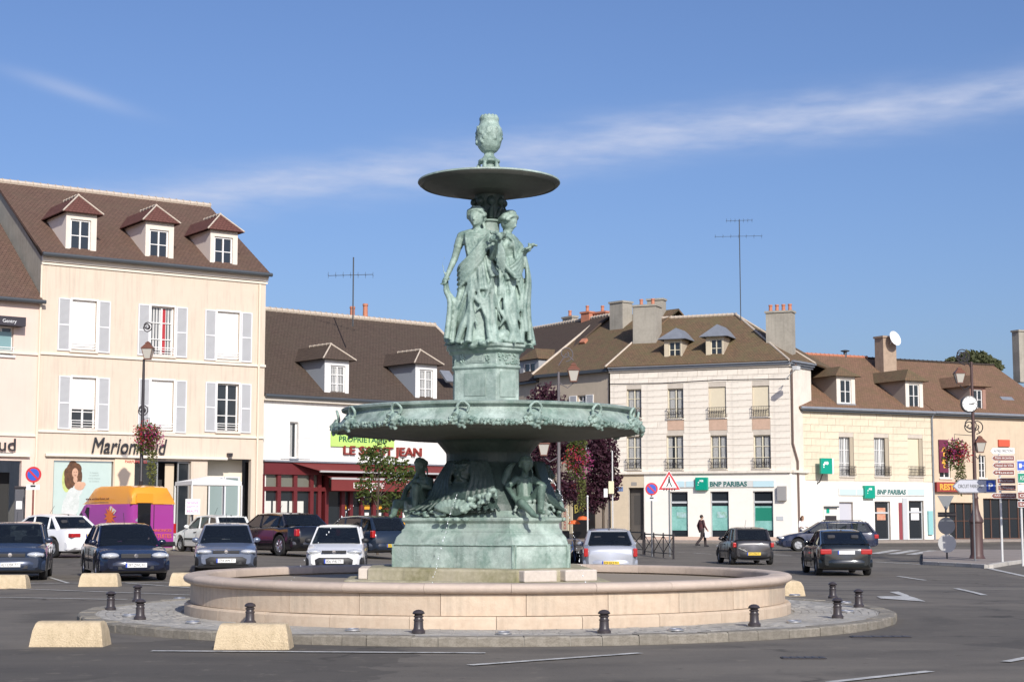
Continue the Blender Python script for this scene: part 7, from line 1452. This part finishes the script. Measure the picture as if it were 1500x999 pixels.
# ------------------------------------------------------------------ people
M_SKIN = mat('skin', (.42, .26, .18), .6); M_HAIRD = mat('hair_dark', (.03, .02, .015), .7); M_HAIRB = mat('hair_brown', (.14, .06, .025), .7)
def figure(name, label, loc, rz, h, J, cloth, hair, extra=None):
    o = thing(name, label, 'person', loc, rz); s = h / 1.75; b = MB()
    chain(b, [J['pel'], (0, 0, 1.12), J['chest'], J['neck']], [.13, .12, .14, .055], 12); mb_head = Vector(J['head']); b.ell(mb_head, (.078, .095, .115), 12, 10); cap(b, J['neck'], mb_head, .052, .05); cap(b, mb_head + Vector((0, -.09, .0)), mb_head + Vector((0, -.11, -.03)), .01, .014, 6)
    for sd in (-1, 1): b.ell(mb_head + Vector((sd * .078, 0, -.01)), (.01, .02, .03), 6, 5); b.ell(mb_head + Vector((sd * .03, -.085, .012)), (.013, .01, .008), 6, 5)
    cap(b, mb_head + Vector((-.02, -.09, -.06)), mb_head + Vector((.02, -.09, -.06)), .007, .007, 6)
    for sd in ('L', 'R'):
        cap(b, J['sh' + sd], J['el' + sd], .048, .04); cap(b, J['el' + sd], J['wr' + sd], .04, .028); d = Vector(J['wr' + sd]) - Vector(J['el' + sd]); hand(b, J['wr' + sd], d, (0, -1, 0), .5)
        cap(b, J['hip' + sd], J['kn' + sd], .085, .06); cap(b, J['kn' + sd], J['an' + sd], .058, .04); f = Vector(J['an' + sd]); cap(b, f + Vector((0, .03, -.04)), f + Vector((0, -.16, -.05)), .042, .035)
    body = sculpt(b, .014, 1, 'body', M_SKIN, o, TRS(s=(s, s, s)))
    t = MB(); chain(t, [(0, 0, cloth.get('hem', .88)), (0, 0, 1.1), J['chest'], tuple(Vector(J['neck']) + Vector((0, 0, -.04)))], [.165, .155, .17, .075], 14)
    for sd in ('L', 'R'): cap(t, J['sh' + sd], J['el' + sd], .07, .058); e = Vector(J['el' + sd]); w = Vector(J['wr' + sd]); cap(t, e, e.lerp(w, cloth.get('sleeve', .9)), .057, .046)
    sculpt(t, .016, 2, 'top', cloth['top'], o, TRS(s=(s, s, s)))
    t = MB(); chain(t, [(0, 0, .8), (0, 0, 1.0)], [.155, .15], 12)
    for sd in ('L', 'R'): cap(t, J['hip' + sd], J['kn' + sd], .105, .08); cap(t, J['kn' + sd], J['an' + sd], .078, .068)
    sculpt(t, .016, 2, 'trousers', cloth['legs'], o, TRS(s=(s, s, s)))
    for sd in ('L', 'R'): f = Vector(J['an' + sd]); q = MB(); cap(q, f + Vector((0, .035, -.045)), f + Vector((0, -.18, -.055)), .052, .042); q.build('shoe', M_TRIMB, o, 60, TRS(s=(s, s, s)))
    q = MB(); q.ell(mb_head + Vector((0, .018, .03)), (.09, .1, .1), 12, 8)
    if hair[1]: chain(q, [mb_head + Vector((0, .08, .02)), mb_head + Vector((0, .09, -.1)), mb_head + Vector((0, .07, -.24))], [.08, .075, .04], 8)
    q.build('hair', hair[0], o, 60, TRS(s=(s, s, s)))
    if extra: extra(o, s)
    return o
base = dict(pel=(0, 0, .95), chest=(0, -.01, 1.32), neck=(0, 0, 1.5), head=(0, -.02, 1.63), shL=(.18, 0, 1.42), shR=(-.18, 0, 1.42), hipL=(.09, 0, .92), hipR=(-.09, 0, .92))
J1 = dict(base, elL=(.24, .1, 1.15), wrL=(.25, .02, .9), elR=(-.24, -.05, 1.14), wrR=(-.25, -.2, .93), knL=(.09, -.26, .55), anL=(.09, -.3, .09), knR=(-.09, .06, .5), anR=(-.09, .38, .16))
def bag(o, s): MB().box(-.3, -.2, -.32, -.05, .5, .82).build('carrier_bag', M_SWH, o, bevel=.03, M=TRS(s=(s, s, s)))
p = ground(1028, 800.5); figure('person', 'person in dark jacket and red top striding past the bank with a white bag', p, R(115), 1.72, J1, dict(top=mat('jacket_dark', (.05, .025, .03), .8, var=.5, vscale=3, var2=(.2, .03, .02)), legs=mat('trousers_dark', (.03, .02, .02), .8)), (M_HAIRD, False), bag)
J2 = dict(base, elL=(.25, -.03, 1.15), wrL=(.2, -.22, 1.1), elR=(-.25, -.03, 1.15), wrR=(-.2, -.22, 1.1), knL=(.09, -.03, .5), anL=(.1, 0, .09), knR=(-.09, -.03, .5), anR=(-.1, 0, .09))
p = place(1176, 0, 87); figure('person', 'person in white top with brown hair behind the navy estate car', p, R(30), 1.68, J2, dict(top=mat('top_white', (.78, .75, .73), .8), legs=mat('jeans', (.06, .07, .12), .8), sleeve=.2, hem=.95), (M_HAIRB, True))

for k, (px, py, w) in enumerate(((1290, 933, .8), (1177, 964, .5))):
    p = ground(px, py); o = thing('drain_cover', ['dark drain cover in the road right of the island', 'small dark drain cover in the road below the island right side', 'round-edged dark cover in the road at the bottom'][k], 'drain', p + Vector((0, 0, .004))); MB().box(-w / 2, w / 2, -.1, .1, 0, .008).build('frame', M_IRON, o)
    for i in range(6): x = -w / 2 + w * (i + .5) / 6; MB().box(x - w * .05, x + w * .05, -.08, .08, .008, .013).build('bar', M_IRON, o)
